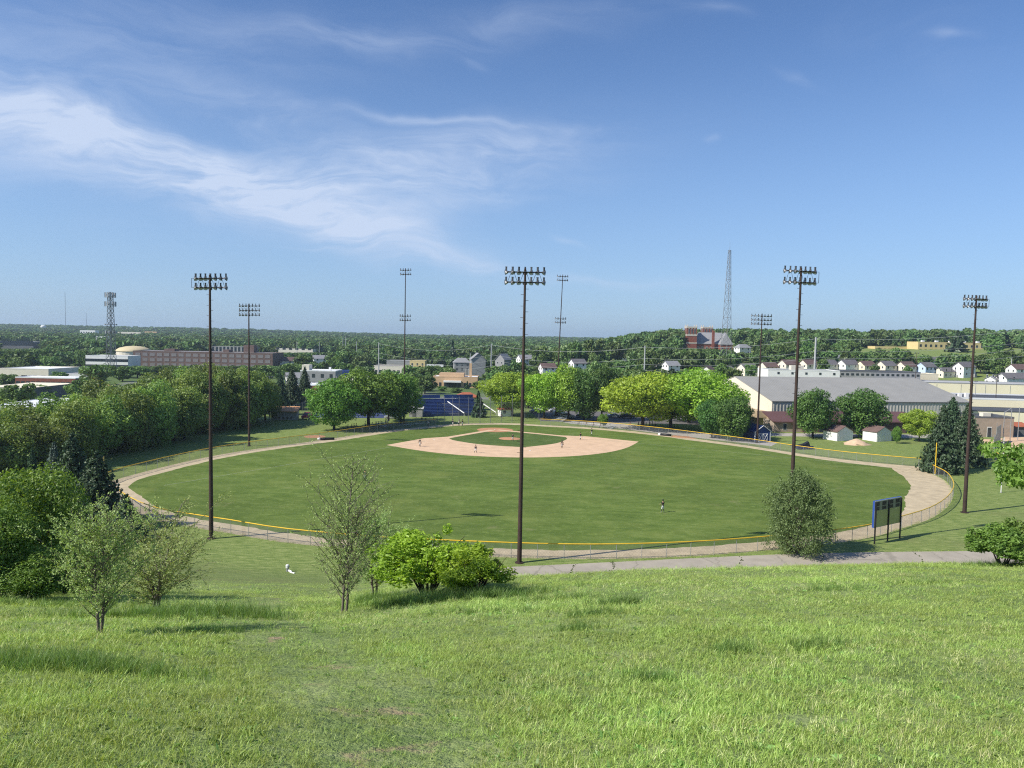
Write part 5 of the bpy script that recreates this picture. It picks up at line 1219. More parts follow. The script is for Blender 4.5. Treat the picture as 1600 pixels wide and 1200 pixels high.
BILL = MB().add([(-.09, .09, -.02), (.09, .09, -.02), (.075, .20, -.045), (0, .23, -.05), (-.075, .20, -.045), (-.09, .09, -.005), (.09, .09, -.005), (.075, .20, -.03), (0, .23, -.035), (-.075, .20, -.03)], [(4, 3, 2, 1, 0), (5, 6, 7, 8, 9)]).mesh('bill', PMT['cap_black'])
HAIRM = MB().lathe([(.112, -.10), (.122, .0), (.105, .07), (.06, .108), (.01, .118)], 10).mesh('hair', PMT['hair_brown'], True)
GLOVE = MB().lathe([(.04, -.05), (.10, 0), (.12, .08), (.09, .17), (.01, .20)], 8).mesh('glove', mat('glove_leather', (.12, .05, .02), .6))
HEADZ = {'stand': (0, .02, 1.76), 'ready': (0, .265, 1.67), 'walk': (0, .02, 1.76), 'hands': (0, .02, 1.76), 'sit': (0, .115, 1.29)}
def person(label, x, y, ps, face, top='dark_jersey', legs='white_trousers', socks='dark_socks', shoe='dark_shoe', hat='cap', glove=False, s=1.0, group=None, z=None):
    r = thing('person', label, 'person', (x, y, hz(x, y) + .03 if z is None else z), face - math.pi / 2, group); r.scale = (s, s, s)
    b = link('body', PM[ps], r)
    for i, nm in ((1, top), (2, legs), (3, socks), (4, shoe)): b.material_slots[i].link = 'OBJECT'; b.material_slots[i].material = PMT[nm]
    if hat == 'cap':
        c = link('cap', CAPM, r, HEADZ[ps]); link('bill', BILL, c)
    else: link('hair', HAIRM, r, HEADZ[ps])
    if glove: link('glove', GLOVE, r, (.10 if ps in ('ready', 'hands') else .28, .34 if ps in ('ready', 'hands') else 0, .95 if ps in ('ready', 'hands') else .72))
    return r
def pp(label, px, py, ps='ready', face=1.57, **k):
    v = at(px, py); return person(label, v.x, v.y, ps, face, **k)
HP = fld(0, 0)
def fh(px, py): v = at(px, py); return math.atan2(HP[1] - v.y, HP[0] - v.x)
pp('outfielder in black jersey and white trousers standing alone in right centre grass', 1035.5, 801, 'hands', fh(1035, 801), shoe='white_shoe', glove=True, s=1.03)
pp('distant outfielder in white trousers seen through the top of the wispy sapling', 570, 751, 'stand', fh(570, 751), glove=True)
pp('infielder in dark jersey crouching on the left corner of the dirt', 656, 698, 'stand', fh(656, 698), glove=True)
pp('infielder in dark jersey on the dirt between the left corner and second base', 743, 708, 'ready', fh(743, 708), glove=True)
pp('pitcher in dark jersey and white trousers standing on the clay mound', 801, 689.5, 'hands', fh(801, 689), glove=True)
pp('infielder in dark jersey on the dirt right of the central tower', 878, 700, 'stand', fh(878, 700), glove=True)
pp('runner in dark jersey and white trousers by third base', 907, 687.5, 'walk', 2.4)
pp('base coach in dark jersey leaning by the right foul line', 924.5, 681, 'walk', 2.6, s=1.05)
pp('left one of three players by the track before the backstop', 707.5, 665.5, 'stand', .6)
pp('middle one of three players, crouched with white top, before the backstop', 716.5, 665.5, 'ready', -.5, top='white_jersey', legs='dark_jersey')
pp('right one of three players by the track before the backstop', 722.5, 665.5, 'stand', 2.6)
pp('player in white top bending at the left dugout fence', 668.5, 667, 'ready', -.8, top='white_jersey', legs='navy_shirt')
spect = [(543, 671, 'sit', 'dark_jersey', 'seated spectator at the left end of the row beyond the left fence'), (549, 670.5, 'sit', 'navy_shirt', 'seated spectator in navy, second from the left beyond the left fence'), (552.5, 669.5, 'sit', 'red_shirt', 'seated spectator in red shirt beyond the left fence'), (556, 669.5, 'sit', 'dark_jersey', 'seated spectator right of the red shirted one'),
         (570.5, 669, 'stand', 'navy_shirt', 'spectator in navy standing left of a tree trunk'), (575, 668.5, 'stand', 'dark_jersey', 'dark figure leaning on a tree trunk behind the left fence'), (581, 667.5, 'sit', 'white_jersey', 'spectator in white seated just right of the tree trunk'),
         (587, 667, 'sit', 'dark_jersey', 'dark spectator seated left of the grey shaded bleacher'), (591, 666.5, 'sit', 'navy_shirt', 'navy spectator seated by the grey shaded bleacher'), (596, 666, 'sit', 'dark_jersey', 'dark spectator seated on the grey shaded bleacher'), (603, 665, 'stand', 'dark_jersey', 'spectator standing behind the grey shaded bleacher'), (606, 664.5, 'stand', 'white_jersey', 'spectator in white top standing behind the grey shaded bleacher'),
         (623, 664, 'sit', 'dark_jersey', 'dark spectator seated left of the slim tower foot'), (628, 663.5, 'sit', 'dark_jersey', 'dark spectator seated at the slim tower foot'), (634, 663, 'sit', 'navy_shirt', 'navy spectator seated right of the slim tower foot'), (659, 661, 'stand', 'dark_jersey', 'spectator standing where the left fence meets the backstop'), (664, 660.5, 'sit', 'red_shirt', 'red shirted spectator seated near the left end of the backstop'), (671, 660, 'sit', 'white_jersey', 'white shirted spectator seated near the left end of the backstop'), (677, 660, 'sit', 'pink_shirt', 'pink shirted spectator seated near the left end of the backstop'),
         (933, 659, 'sit', 'red_shirt', 'red shirted spectator under the small tree behind the right bench'), (938, 659.5, 'sit', 'pink_shirt', 'pink shirted spectator under the small tree behind the right bench'), (943, 660, 'sit', 'dark_jersey', 'dark spectator under the small tree behind the right bench'),
         (985, 666, 'sit', 'pink_shirt', 'pink shirted spectator at the left of the group under the locusts'), (998, 667, 'sit', 'dark_jersey', 'dark spectator seated by the locust trunk'), (1003, 667, 'sit', 'red_shirt', 'red shirted spectator seated by the locust trunk'), (1010, 667.5, 'sit', 'green_shirt', 'green shirted spectator in the group under the locusts'), (1015, 667.5, 'stand', 'dark_jersey', 'dark spectator standing in the group under the locusts'), (1019, 668, 'stand', 'white_jersey', 'white topped spectator standing in the group under the locusts'), (1024, 668, 'sit', 'navy_shirt', 'navy spectator at the right of the group under the locusts'), (1050, 671, 'sit', 'white_jersey', 'white topped spectator seated beyond the right fence under the locusts'), (1054, 671, 'sit', 'dark_jersey', 'dark spectator seated beside the white topped one under the locusts'), (784, 654, 'sit', 'dark_jersey', 'spectator seated in front of the white booth')]
for px, py, ps, top, lb in spect:
    pp(lb, px, py, ps, fh(px, py), top=top, legs='blue_jeans', hat='hair' if len(lb) % 2 else 'cap', group='spectators along the fences')
for i, (px, py) in enumerate(((905, 664), (917, 665.5), (928, 667.5), (939, 668.5))):
    pp(('first player from the left on the long right bench', 'second player from the left on the long right bench', 'third player from the left on the long right bench', 'last player at the right end of the long right bench')[i], px, py, 'sit', fh(px, py), top='dark_jersey', legs='white_trousers', group='players on the right bench')

# ------------------------------------------------------------------ trees and shrubs
LM = {'locust': leaf_mat('locust_leaves', (.100, .160, .018), (.210, .300, .034), .38, .06), 'maple': leaf_mat('dark_maple_leaves', (.032, .070, .016), (.070, .125, .026), .25, .12),
      'green': leaf_mat('green_leaves', (.045, .100, .016), (.105, .185, .030), .35, .12), 'row': leaf_mat('row_leaves', (.055, .092, .024), (.150, .200, .050), .35, .34),
      'spruce': leaf_mat('spruce_needles', (.014, .028, .012), (.036, .060, .028), .10, .10), 'bluespruce': leaf_mat('blue_spruce_needles', (.03, .045, .034), (.062, .082, .066), .10, .08),
      'willow': leaf_mat('olive_leaves', (.125, .175, .055), (.240, .300, .110), .35, .10), 'willowdark': leaf_mat('dark_olive_leaves', (.058, .082, .028), (.118, .150, .058), .35, .06),
      'bush': leaf_mat('bright_shrub_leaves', (.095, .165, .014), (.195, .285, .030), .42, .08),
      'thicket': leaf_mat('thicket_leaves', (.052, .102, .020), (.125, .198, .038), .38, .12), 'town': leaf_mat('town_leaves', (.038, .075, .020), (.088, .130, .036), .25, .30),
      'forest': leaf_mat('forest_leaves', (.036, .070, .022), (.080, .120, .038), .25, .28, True)}
def cards(rng, C, N, size, mb, tone, mi=0, aspect=1.9):
    """leaf-shaped faces: C centres, N facing"""
    n = len(C); N = N / (np.linalg.norm(N, axis=1, keepdims=True) + 1e-9)
    T = rng.normal(size=(n, 3)); T -= N * np.sum(T * N, 1, keepdims=True); T /= np.linalg.norm(T, axis=1, keepdims=True) + 1e-9
    B = np.cross(N, T); s = size * rng.uniform(.65, 1.35, (n, 1)); l = s * aspect * .5; w = s * .5
    V = np.stack([C - T * l, C + B * w + N * s * .12, C + T * l, C - B * w + N * s * .12], 1).reshape(-1, 3)
    i = np.arange(n)[:, None] * 4
    mb.add(V, i + np.array([[0, 1, 2, 3]]), mi, np.repeat(tone, 4))
def lobed(rng, lobes, n, size, mb, jit=.75, upw=.25, shell=.62, lobe_tone=.25):
    """leaves spread through lobes (centre, radius xyz), thicker towards their skins"""
    vol = np.array([r[0] * r[1] * r[2] for c, r in lobes]) ** .72; cnt = np.maximum(3, (n * vol / vol.sum()).astype(int))
    lt = rng.uniform(-lobe_tone, lobe_tone, len(lobes))
    for (c, r), k, t in zip(lobes, cnt, lt):
        d = rng.normal(size=(k, 3)); d /= np.linalg.norm(d, axis=1, keepdims=True)
        rad = shell + (1.06 - shell) * rng.random((k, 1)) ** .8
        rad *= 1 + .14 * np.sin(d[:, :1] * 7 + c[0] * 9) * np.cos(d[:, 1:2] * 6 + c[2] * 11)
        P = np.array(c) + d * np.array(r) * rad
        N = d + rng.normal(size=(k, 3)) * jit + np.array([0, 0, upw])
        cards(rng, P, N, size, mb, np.clip(.5 + t + rng.normal(size=k) * .2, 0, 1))
def broadleaf(seed, n, size, shape='round', sub=True, nl=16, trunk_h=.22, trunk_r=.022, sides=7, gaps=1.0):
    """unit tree: height 1, crown width about 1. Returns trunk and crown builders"""
    rng = np.random.default_rng(seed); rd = random.Random(seed); lobes = []
    if shape == 'round': zc, rx, rz = .57, .46, .43
    elif shape == 'flat': zc, rx, rz = .58, .50, .40
    elif shape == 'tall': zc, rx, rz = .58, .42, .42
    elif shape == 'high': zc, rx, rz = .76, .50, .25
    else: zc, rx, rz = .52, .46, .48
    for i in range(nl):
        g = i * 2.399963; zz = 1 - 2 * (i + .5) / nl; rr = math.sqrt(max(0, 1 - zz * zz))
        k = rd.uniform(.60, .80) * (1 if shape != 'flat' else 1.02); s = rd.uniform(.17, .40) * gaps
        c = (rx * k * rr * math.cos(g) + rd.gauss(0, .04), rx * k * rr * math.sin(g) + rd.gauss(0, .04), zc + rz * k * zz + rd.gauss(0, .03))
        lobes.append((c, (rx * s * 1.25, rx * s * 1.25, rz * s * 1.05)))
    lobes.append(((0, 0, zc), (rx * .55, rx * .55, rz * .6)))
    cr = MB(); lobed(rng, lobes, n, size, cr, lobe_tone=.32)
    tr = MB(); top = (rd.gauss(0, .01), rd.gauss(0, .01), zc)
    tr.tube([(0, 0, -.03), (rd.gauss(0, .004), rd.gauss(0, .004), trunk_h * .6), top, (0, 0, zc + rz * .6)], [trunk_r * 1.25, trunk_r, trunk_r * .6, trunk_r * .2], sides)
    for c, r in lobes[:-1]:
        z0 = rd.uniform(trunk_h * .8, zc * .85); c = np.array(c)
        if c[2] < z0: z0 = max(trunk_h * .7, c[2] - .05)
        mid = np.array([c[0] * .5, c[1] * .5, z0 + (c[2] - z0) * .65]); tr.tube([(0, 0, z0), mid, c], [trunk_r * .5, trunk_r * .33, trunk_r * .12], 5 if sides > 5 else 4, 0, False)
    return tr, cr
def conifer(seed, n_whorl=20, per=11, cards_per=9, size=.045, width=.36, base=.05):
    rng = np.random.default_rng(seed); cr = MB(); tr = MB(); tr.tube([(0, 0, -.02), (0, 0, .5), (0, 0, .985)], [.02, .013, .002], 7)
    for i in range(n_whorl):
        t = i / (n_whorl - 1); z = base + (1 - base) * (t ** .92) * .97; r = .5 * width * ((1 - t) ** .82) * 1.05 + .012
        for k in range(max(5, int(per * (1 - .45 * t)))):
            a = k * 6.283 / max(5, int(per * (1 - .45 * t))) + i * .9 + rng.normal() * .15; L = r * rng.uniform(.72, 1.18)
            m_ = max(3, int(cards_per * (1 - .5 * t))); s = np.linspace(.25, 1, m_); s = s + rng.normal(size=m_) * .04
            droop = -.18 * L * s ** 1.2 + .10 * L * s ** 3
            P = np.c_[np.cos(a) * L * s, np.sin(a) * L * s, z + droop]; P += rng.normal(size=P.shape) * .008
            P = np.concatenate([P, P + rng.normal(size=P.shape) * .018 + np.array([0, 0, -.008])])
            N = rng.normal(size=P.shape) * .55 + np.array([math.cos(a) * .5, math.sin(a) * .5, .75])
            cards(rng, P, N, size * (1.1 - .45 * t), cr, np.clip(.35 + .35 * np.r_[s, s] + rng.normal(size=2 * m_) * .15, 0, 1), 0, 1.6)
            if k % 3 == 0: tr.tube([(0, 0, z), (math.cos(a) * L * .8, math.sin(a) * L * .8, z - .1 * L)], [.004, .0015], 3, 0, False)
    return tr, cr
def wispy(seed, n_branch=30, leaves=2600, size=.016, spread=.42, stems=1, z0=.10, bend=.1, twig=5, up=.55, rtr=.012, bell=True):
    """thin open tree: visible twigs with sparse small leaves (unit height)"""
    rng = np.random.default_rng(seed); tr = MB(); tips = []
    for s in range(stems):
        a = 6.28 * s / stems + rng.random(); off = np.array([math.cos(a), math.sin(a), 0]) * (.03 if stems > 1 else 0); ln = rng.normal(size=2) * bend * (.5 if stems == 1 else 1.0)
        hh = 1.0 if s == 0 else rng.uniform(.6, .95)
        st = [off + np.array([ln[0] * t ** 1.4 + .012 * math.sin(9 * t + s), ln[1] * t ** 1.4 + .012 * math.cos(8 * t), hh * t]) for t in np.linspace(0, 1, 9)]
        st[0] = st[0] - np.array([0, 0, .02])
        tr.tube(st, [rtr * (1 - .9 * t) + .0012 for t in np.linspace(0, 1, 9)], 6)
        for b in range(n_branch // stems):
            t = z0 + (1 - z0) * ((b + rng.random()) / (n_branch // stems)) * .96; i = min(7, int(t * 8)); f = t * 8 - i; p = st[i] * (1 - f) + st[i + 1] * f
            an = b * 2.4 + rng.normal() * .4; prof = (math.sin(math.pi * min(1, (t * .86 + .14))) ** .7 if bell else 1 - t * .8); L = spread * prof * rng.uniform(.55, 1.1)
            d = np.array([math.cos(an), math.sin(an), up + rng.normal() * .18]); d /= np.linalg.norm(d)
            q = [p + d * L * k + np.array([0, 0, .10 * L * k * k]) + rng.normal(size=3) * .010 * k for k in np.linspace(0, 1, 5)]
            tr.tube(q, [rtr * .36 * (1 - .8 * k) * (1 - .5 * t) + .0009 for k in np.linspace(0, 1, 5)], 3, 0, False); tips.append(q)
            for w_ in range(twig):
                k = rng.integers(1, 5); e = d * .6 + rng.normal(size=3) * .55 + np.array([0, 0, .2]); e /= np.linalg.norm(e); l2 = L * rng.uniform(.25, .5)
                q2 = [q[k] + e * l2 * x + rng.normal(size=3) * .006 for x in np.linspace(0, 1, 4)]; tr.tube(q2, [.0013, .0011, .0009, .0006], 3, 0, False); tips.append(q2)
    cr = MB(); P = []
    w = np.array([np.linalg.norm(q[-1] - q[0]) for q in tips]); w /= w.sum(); ch = rng.choice(len(tips), leaves, p=w)
    for c in ch:
        q = tips[c]; x = rng.uniform(.15, 1.0) * (len(q) - 1); i = min(len(q) - 2, int(x)); f = x - i; P.append(q[i] * (1 - f) + q[i + 1] * f)
    P = np.array(P) + rng.normal(size=(leaves, 3)) * size * .9
    cards(rng, P, rng.normal(size=(leaves, 3)) + np.array([-.3, -.2, .5]), size, cr, np.clip(rng.normal(.5, .25, leaves), 0, 1), 0, 2.2)
    return tr, cr
def shrub(seed, n=7000, size=.030, nl=26, flat=.8, stems=9):
    rng = np.random.default_rng(seed); rd = random.Random(seed); lobes = []; tr = MB()
    for i in range(nl):
        a = rd.random() * 6.28; r = .40 * math.sqrt(rd.random()); z = .34 + .50 * rd.random() * (1 - .9 * (r / .45) ** 2)
        s = rd.uniform(.09, .17); lobes.append(((r * math.cos(a), r * math.sin(a), z), (s, s, s * flat)))
    for k in range(16):
        a = rd.random() * 6.28; e = rd.uniform(.3, 1.2); L = rd.uniform(.42, .56); lobes.append(((L * math.cos(a) * math.cos(e), L * math.sin(a) * math.cos(e), .30 + L * 1.12 * math.sin(e)), (.05, .05, .08)))
    for k in range(stems):
        a = 6.28 * k / stems + rd.random() * .5; r = rd.uniform(.15, .32); tr.tube([(.03 * math.cos(a), .03 * math.sin(a), -.03), (r * .45 * math.cos(a), r * .45 * math.sin(a), .25), (r * math.cos(a), r * math.sin(a), .62)], [.013, .010, .004], 5)
        for j in range(3):
            b = a + rd.gauss(0, .5); tr.tube([(r * .45 * math.cos(a), r * .45 * math.sin(a), .25), ((r + .12) * math.cos(b), (r + .12) * math.sin(b), .5 + .1 * j)], [.007, .003], 4, 0, False)
    cr = MB(); lobed(rng, lobes, n, size, cr, .9, .2, .35, .22)
    return tr, cr
def feathery(seed):
    """dense bush to the ground with a feathered outline"""
    rng = np.random.default_rng(seed); rd = random.Random(seed); t = MB(); c = MB(); lobes = []
    for k in range(110):
        z = .05 + .88 * (k + rd.random()) / 110; r = float(np.interp(z, [0, .1, .32, .6, .82, .95], [.36, .46, .50, .40, .24, .07])) * rd.uniform(.45, .92); a = k * 2.4 + rd.gauss(0, .3); q = rd.uniform(.08, .14)
        lobes.append(((r * math.cos(a), r * math.sin(a), z), (q * 1.1, q * 1.1, q)))
        if k % 5 == 0: t.tube([(0, 0, max(0, z * .45)), (r * .5 * math.cos(a), r * .5 * math.sin(a), z * .8), (r * math.cos(a), r * math.sin(a), z)], [.010, .006, .002], 4, 0, False)
    t.tube([(0, 0, -.03), (.01, 0, .5), (0, .01, .92)], [.018, .011, .003], 7)
    lobed(rng, lobes, 26000, .0125, c, .9, .2, .2, .25)
    for k in range(240):
        d = rng.normal(size=3); d /= np.linalg.norm(d); d[2] = abs(d[2]) * .9 - .25 * rng.random(); p = np.array([d[0] * .40, d[1] * .40, .50 + d[2] * .42]); e = d * .14 + np.array([0, 0, .05])
        m_ = 26; s_ = rng.random((m_, 1)); P = p + e * s_ + rng.normal(size=(m_, 3)) * .010; cards(rng, P, rng.normal(size=(m_, 3)) + d * .6, .012, c, np.clip(rng.normal(.55, .2, m_), 0, 1), 0, 2.2)
    return t, c
TM = {}
def variants(kind, builds, leaf, bark):
    TM[kind] = [(t.mesh(kind + '_trunk', MT[bark], True), c.mesh(kind + '_crown', LM[leaf])) for t, c in builds]
variants('locust', [broadleaf(s, 15000, .021, 'flat', nl=34, gaps=.90) for s in (1, 2, 3)], 'locust', 'bark')
variants('maple', [broadleaf(s, 15000, .022, 'round', nl=34) for s in (11, 12)], 'maple', 'barkdark')
variants('green', [broadleaf(s, 13000, .022, 'round', nl=28) for s in (21, 22)], 'green', 'barkdark')
variants('row', [broadleaf(s, 11000, .023, 'low', nl=28, trunk_h=.10, gaps=.95) for s in (31, 32, 33, 34)], 'row', 'barkdark')
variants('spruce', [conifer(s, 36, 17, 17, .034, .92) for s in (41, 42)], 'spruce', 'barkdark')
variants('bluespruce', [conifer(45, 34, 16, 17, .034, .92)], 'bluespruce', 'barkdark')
variants('thicket', [broadleaf(s, 26000, .0150, 'low', nl=30, trunk_h=.12) for s in (51, 52)], 'thicket', 'barkdark')
variants('sapling', [wispy(61, 90, 10000, .0060, .40, 2, .12, .06, 9, .95, .0095)], 'willow', 'barkgrey')
variants('wispbush', [wispy(63, 96, 17000, .0085, .56, 4, .10, .20, 8, .75, .013), wispy(64, 84, 14000, .0085, .50, 2, .14, .10, 8, .75, .014)], 'willow', 'barkgrey')
variants('willow', [feathery(71)], 'willowdark', 'barkgrey')
variants('shrub', [shrub(81, 16000, .020, 34, .85, 11), shrub(82, 13000, .022, 28, .8, 8)], 'bush', 'bark')
variants('darkshrub', [shrub(85, 14000, .026, 34, .95, 8)], 'thicket', 'bark')
variants('town', [broadleaf(100 + s, 1700, .062, ('round', 'tall', 'flat', 'low')[s % 4], nl=11 + s % 4, trunk_r=.03, sides=5) for s in range(8)], 'town', 'barkdark')
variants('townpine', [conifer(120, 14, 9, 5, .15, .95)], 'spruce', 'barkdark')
CAT = {'spruce': 'conifer', 'bluespruce': 'conifer', 'townpine': 'conifer', 'shrub': 'shrub', 'darkshrub': 'shrub', 'willow': 'shrub', 'wispbush': 'sapling', 'sapling': 'sapling'}
NM = {'locust': 'locust_tree', 'maple': 'maple_tree', 'green': 'shade_tree', 'row': 'row_tree', 'spruce': 'spruce_tree', 'bluespruce': 'blue_spruce_tree', 'thicket': 'thicket_tree', 'sapling': 'sapling', 'wispbush': 'wispy_sapling', 'willow': 'willow_bush', 'shrub': 'leafy_shrub', 'darkshrub': 'dense_shrub', 'town': 'town_tree', 'townpine': 'town_conifer'}
def tree(kind, label, x, y, h, w, v=None, rz=None, group=None, z=None, rd=random.Random(9), squash=1.0):
    tm = TM[kind]; t, c = tm[(rd.randrange(len(tm)) if v is None else v)]
    r = thing(NM[kind], label, CAT.get(kind, 'tree'), (x, y, (hz(x, y) if z is None else z) - .05), rd.random() * 6.28 if rz is None else rz, group)
    r.scale = (w, w * squash, h); link('trunk', t, r); link('crown', c, r); return r
def tpx(kind, label, px, pbase, ptop, pw, **k):
    v = at(px, pbase); top = atY(px, ptop, v.y).z; return tree(kind, label, v.x, v.y, top * 1.02, pw * v.y / F, **k)
# named trees round the field
tpx('green', 'round green tree with bare trunk nearest the dugout left of the bleachers', 522, 672, 592, 92, v=0)
tpx('green', 'broad green tree behind the seated spectators left of the bleachers', 576, 667, 576, 112, v=1)
tpx('green', 'green tree at the foot of the slim light tower left of the bleachers', 626, 663, 584, 66, v=0)
tpx('green', 'darker green tree just left of the slim light tower', 607, 658, 588, 60, v=1)
tpx('townpine', 'small pointed conifer in front of the blue bleachers', 747, 652, 612, 22, rz=1)
tpx('locust', 'bright locust behind the central tower at the booth', 800, 650, 580, 90, v=2)
tpx('locust', 'bright locust left of the leaning light tower', 850, 655, 580, 74, v=0)
tpx('locust', 'bright locust right of the leaning light tower', 888, 656, 575, 72, v=1)
tpx('maple', 'dark green tree between the lot and the right bench', 912, 658, 578, 60, v=0)
tpx('maple', 'dark green tree with twin trunks beside the broad locusts', 940, 657, 574, 60, v=1)
tpx('locust', 'broad flat topped bright locust, left of the overlapping pair behind the right fence', 1003, 671, 581, 122, v=0)
tpx('locust', 'broad flat topped bright locust in the middle behind the right fence', 1048, 671, 582, 122, v=2)
tpx('locust', 'broad bright locust next to the cream gable', 1104, 676, 586, 122, v=1)
tpx('locust', 'bright locust standing back from the overlapping broad ones', 1076, 660, 580, 110, v=1)
tpx('maple', 'dark green tree between the locusts and the blue shed', 1143, 688, 618, 72, v=0)
tpx('maple', 'dark low tree tucked behind the locusts left of the blue shed', 1112, 684, 626, 56, v=1)
tpx('maple', 'round dark maple left of the two before the field house roof', 1270, 684, 610, 70, v=1)
tpx('maple', 'round dark maple right of the two, over the white shed', 1347, 684, 607, 80, v=0, squash=1.0)
tpx('locust', 'small bright locust beside the big spruces', 1436, 690, 638, 54, v=2)
tpx('green', 'thin young tree on the grass right of the white sheds', 1401, 693, 666, 14, v=0)
tpx('green', 'small young tree behind the right bench', 942, 668, 646, 18, v=1)
tpx('spruce', 'big blue green spruce behind the yellow foul pole', 1484, 722, 622, 70, v=0)
tpx('spruce', 'tall spruce between the foul pole and the brown tower', 1470, 738, 634, 66, v=1, rz=2)
tpx('spruce', 'dark spruce right behind the brown light tower', 1508, 727, 632, 62, v=1)
tpx('spruce', 'dark conifer at the end of the left row by the courts', 456, 640, 576, 42, v=0)
tpx('spruce', 'second dark conifer at the end of the left row by the courts', 476, 634, 574, 34, v=1)
tpx('spruce', 'third dark conifer behind the lamp post at the courts', 438, 648, 584, 36, v=0)
# conifers at the left corner of the outfield
for px, Y, pt, pw, kd, lb in ((84, 97, 690, 62, 'bluespruce', 'bluish spruce at the left corner of the outfield'), (112, 96, 676, 98, 'spruce', 'tallest dark spruce of the group at the left outfield corner'), (150, 93, 704, 112, 'spruce', 'broad dark spruce hiding the left corner of the outfield fence'), (50, 98, 700, 44, 'spruce', 'narrow dark spruce left of the bluish spruce'), (196, 88.5, 772, 70, 'spruce', 'smaller spruce close behind the wispy saplings')):
    q = atY(px, pt, Y); tree(kd, lb, q.x, Y, q.z - hz(q.x, Y), pw * Y / F)
# the dense row along the left line
rr = random.Random(17); n_ = 0
RB = 'leafy tree in the dense green row beyond the left line fence'
RT_ = []
for i in range(40):
    t = i / 39; d0 = np.array([-84, 118]) * (1 - t) + np.array([-69.0, 212]) * t
    k = i % 3; x = d0[0] - k * 8.5 - rr.uniform(0, 3); y = d0[1] + rr.uniform(-3, 3) + k * 3
    px = 800 + F * x / y
    ztop = CH - ((np.interp(px, [0, 100, 200, 300, 380, 440], [636, 612, 588, 568, 564, 578]) + rr.uniform(-8, 20) + (2 - k) * 9) - (528 + (px - 800) * .0192)) / F * y
    h = max(8.5, ztop); RT_.append((i % 3, px, tree('row', RB, x, y, h * 1.02, rr.uniform(10.5, 14.5), rd=rr, group='dense tree row beyond the left line')))
for kk, nm_ in ((0, 'front line'), (1, 'middle line'), (2, 'rear line')):
    for j, (_, _, o) in enumerate(sorted([r for r in RT_ if r[0] == kk], key=lambda r: r[1])):
        o['label'] = ('first', 'second', 'third', 'fourth', 'fifth', 'sixth', 'seventh', 'eighth', 'ninth', 'tenth', 'eleventh', 'twelfth', 'thirteenth', 'fourteenth')[j] + f' tree from the left in the {nm_} of the dense left tree row'
for x, y, h, w, lb in ((-70.5, 203, 15.5, 12, 'yellowish green tree at the courts end of the left tree row'), (-76.5, 186, 15.8, 13, 'grey green tree in the left row behind the three row light tower')):
    tree('row', lb, x, y, h, w, v=2)
# thicket at the lower left
def on_hill(px, pb, lo=8, hi=60):
    best = None
    for Y in np.linspace(lo, hi, 600):
        v = atY(px, pb, Y)
        if v.z <= hz(v.x, v.y): return v
    return atY(px, pb, hi)
def hill_tree(kind, label, px, pb, pt, pw, **k):
    v = on_hill(px, pb); h = atY(px, pt, v.y).z - hz(v.x, v.y); return tree(kind, label, v.x, v.y, h, pw * v.y / F, **k)
for px, pb, pt, pw, v, lb in ((38, 938, 728, 175, 0, 'big leafy tree of the lower left thicket at the picture edge'), (100, 936, 800, 120, 1, 'leafy tree of the lower left thicket next to the wispy saplings'), (60, 948, 850, 130, 1, 'low leafy tree at the front of the lower left thicket'), (-30, 945, 780, 160, 0, 'leafy tree of the thicket cut by the left picture edge'), (130, 930, 838, 100, 0, 'low rounded tree of the thicket behind the pale trunked sapling')):
    v_ = on_hill(px, pb); Y_ = v_.y + 3; q = atY(px, pb, Y_); h_ = atY(px, pt, Y_).z - hz(q.x, Y_); tree('thicket', lb, q.x, Y_, h_, pw * Y_ / F * 1.05, v=v)
hill_tree('sapling', 'tall wispy sapling with two dark stems on the hill before the outfield', 537, 957, 716, 215, v=0, rz=.6)
hill_tree('wispbush', 'wispy olive sapling with pale trunk at the lower left of the hill', 158, 990, 792, 190, v=1, rz=1.0)
hill_tree('wispbush', 'bushy wispy olive sapling right of the pale trunked one', 246, 952, 806, 185, v=0, rz=2.2)
hill_tree('wispbush', 'low wispy sapling behind the tall two stemmed one', 585, 935, 806, 130, v=1, rz=.2)
hill_tree('shrub', 'bright green many stemmed shrub beside the asphalt path end', 668, 928, 812, 186, v=0, rz=.4)
hill_tree('shrub', 'bright green lower shrub right of the many stemmed one', 742, 930, 846, 130, v=1, rz=2.0)
tree('willow', 'feathery olive bush engulfing the light tower base near the scoreboard', 34.3, 88.6, 10.0, 8.0, z=hz(34.3, 88.6), v=0, rz=1.0)
v = on_hill(1566, 884, 8, 40); tree('darkshrub', 'dense rounded green shrub on the hill brow at the right edge', v.x, v.y, 1.75, 2.7, v=0, rz=.5)
tree('darkshrub', 'darker dense shrub behind the rounded one at the right edge', v.x + 1.9, v.y + 1.2, 2.3, 2.6, v=0, rz=2.5)
TM['branchy'] = [(lambda t, c: (t.mesh('branchy_trunk', MT['bark'], True), c.mesh('branchy_crown', LM['thicket'])))(*broadleaf(91, 5200, .019, 'high', nl=24, gaps=.62, trunk_h=.5))]; NM['branchy'] = 'leafy_tree'
q = atY(1652, 668, 17.0); tree('branchy', 'leafy tree at the right edge reaching thin branches into view above the dense shrub', q.x, 17.0, q.z - hz(q.x, 17.0), 3.1, v=0, rz=2.7)

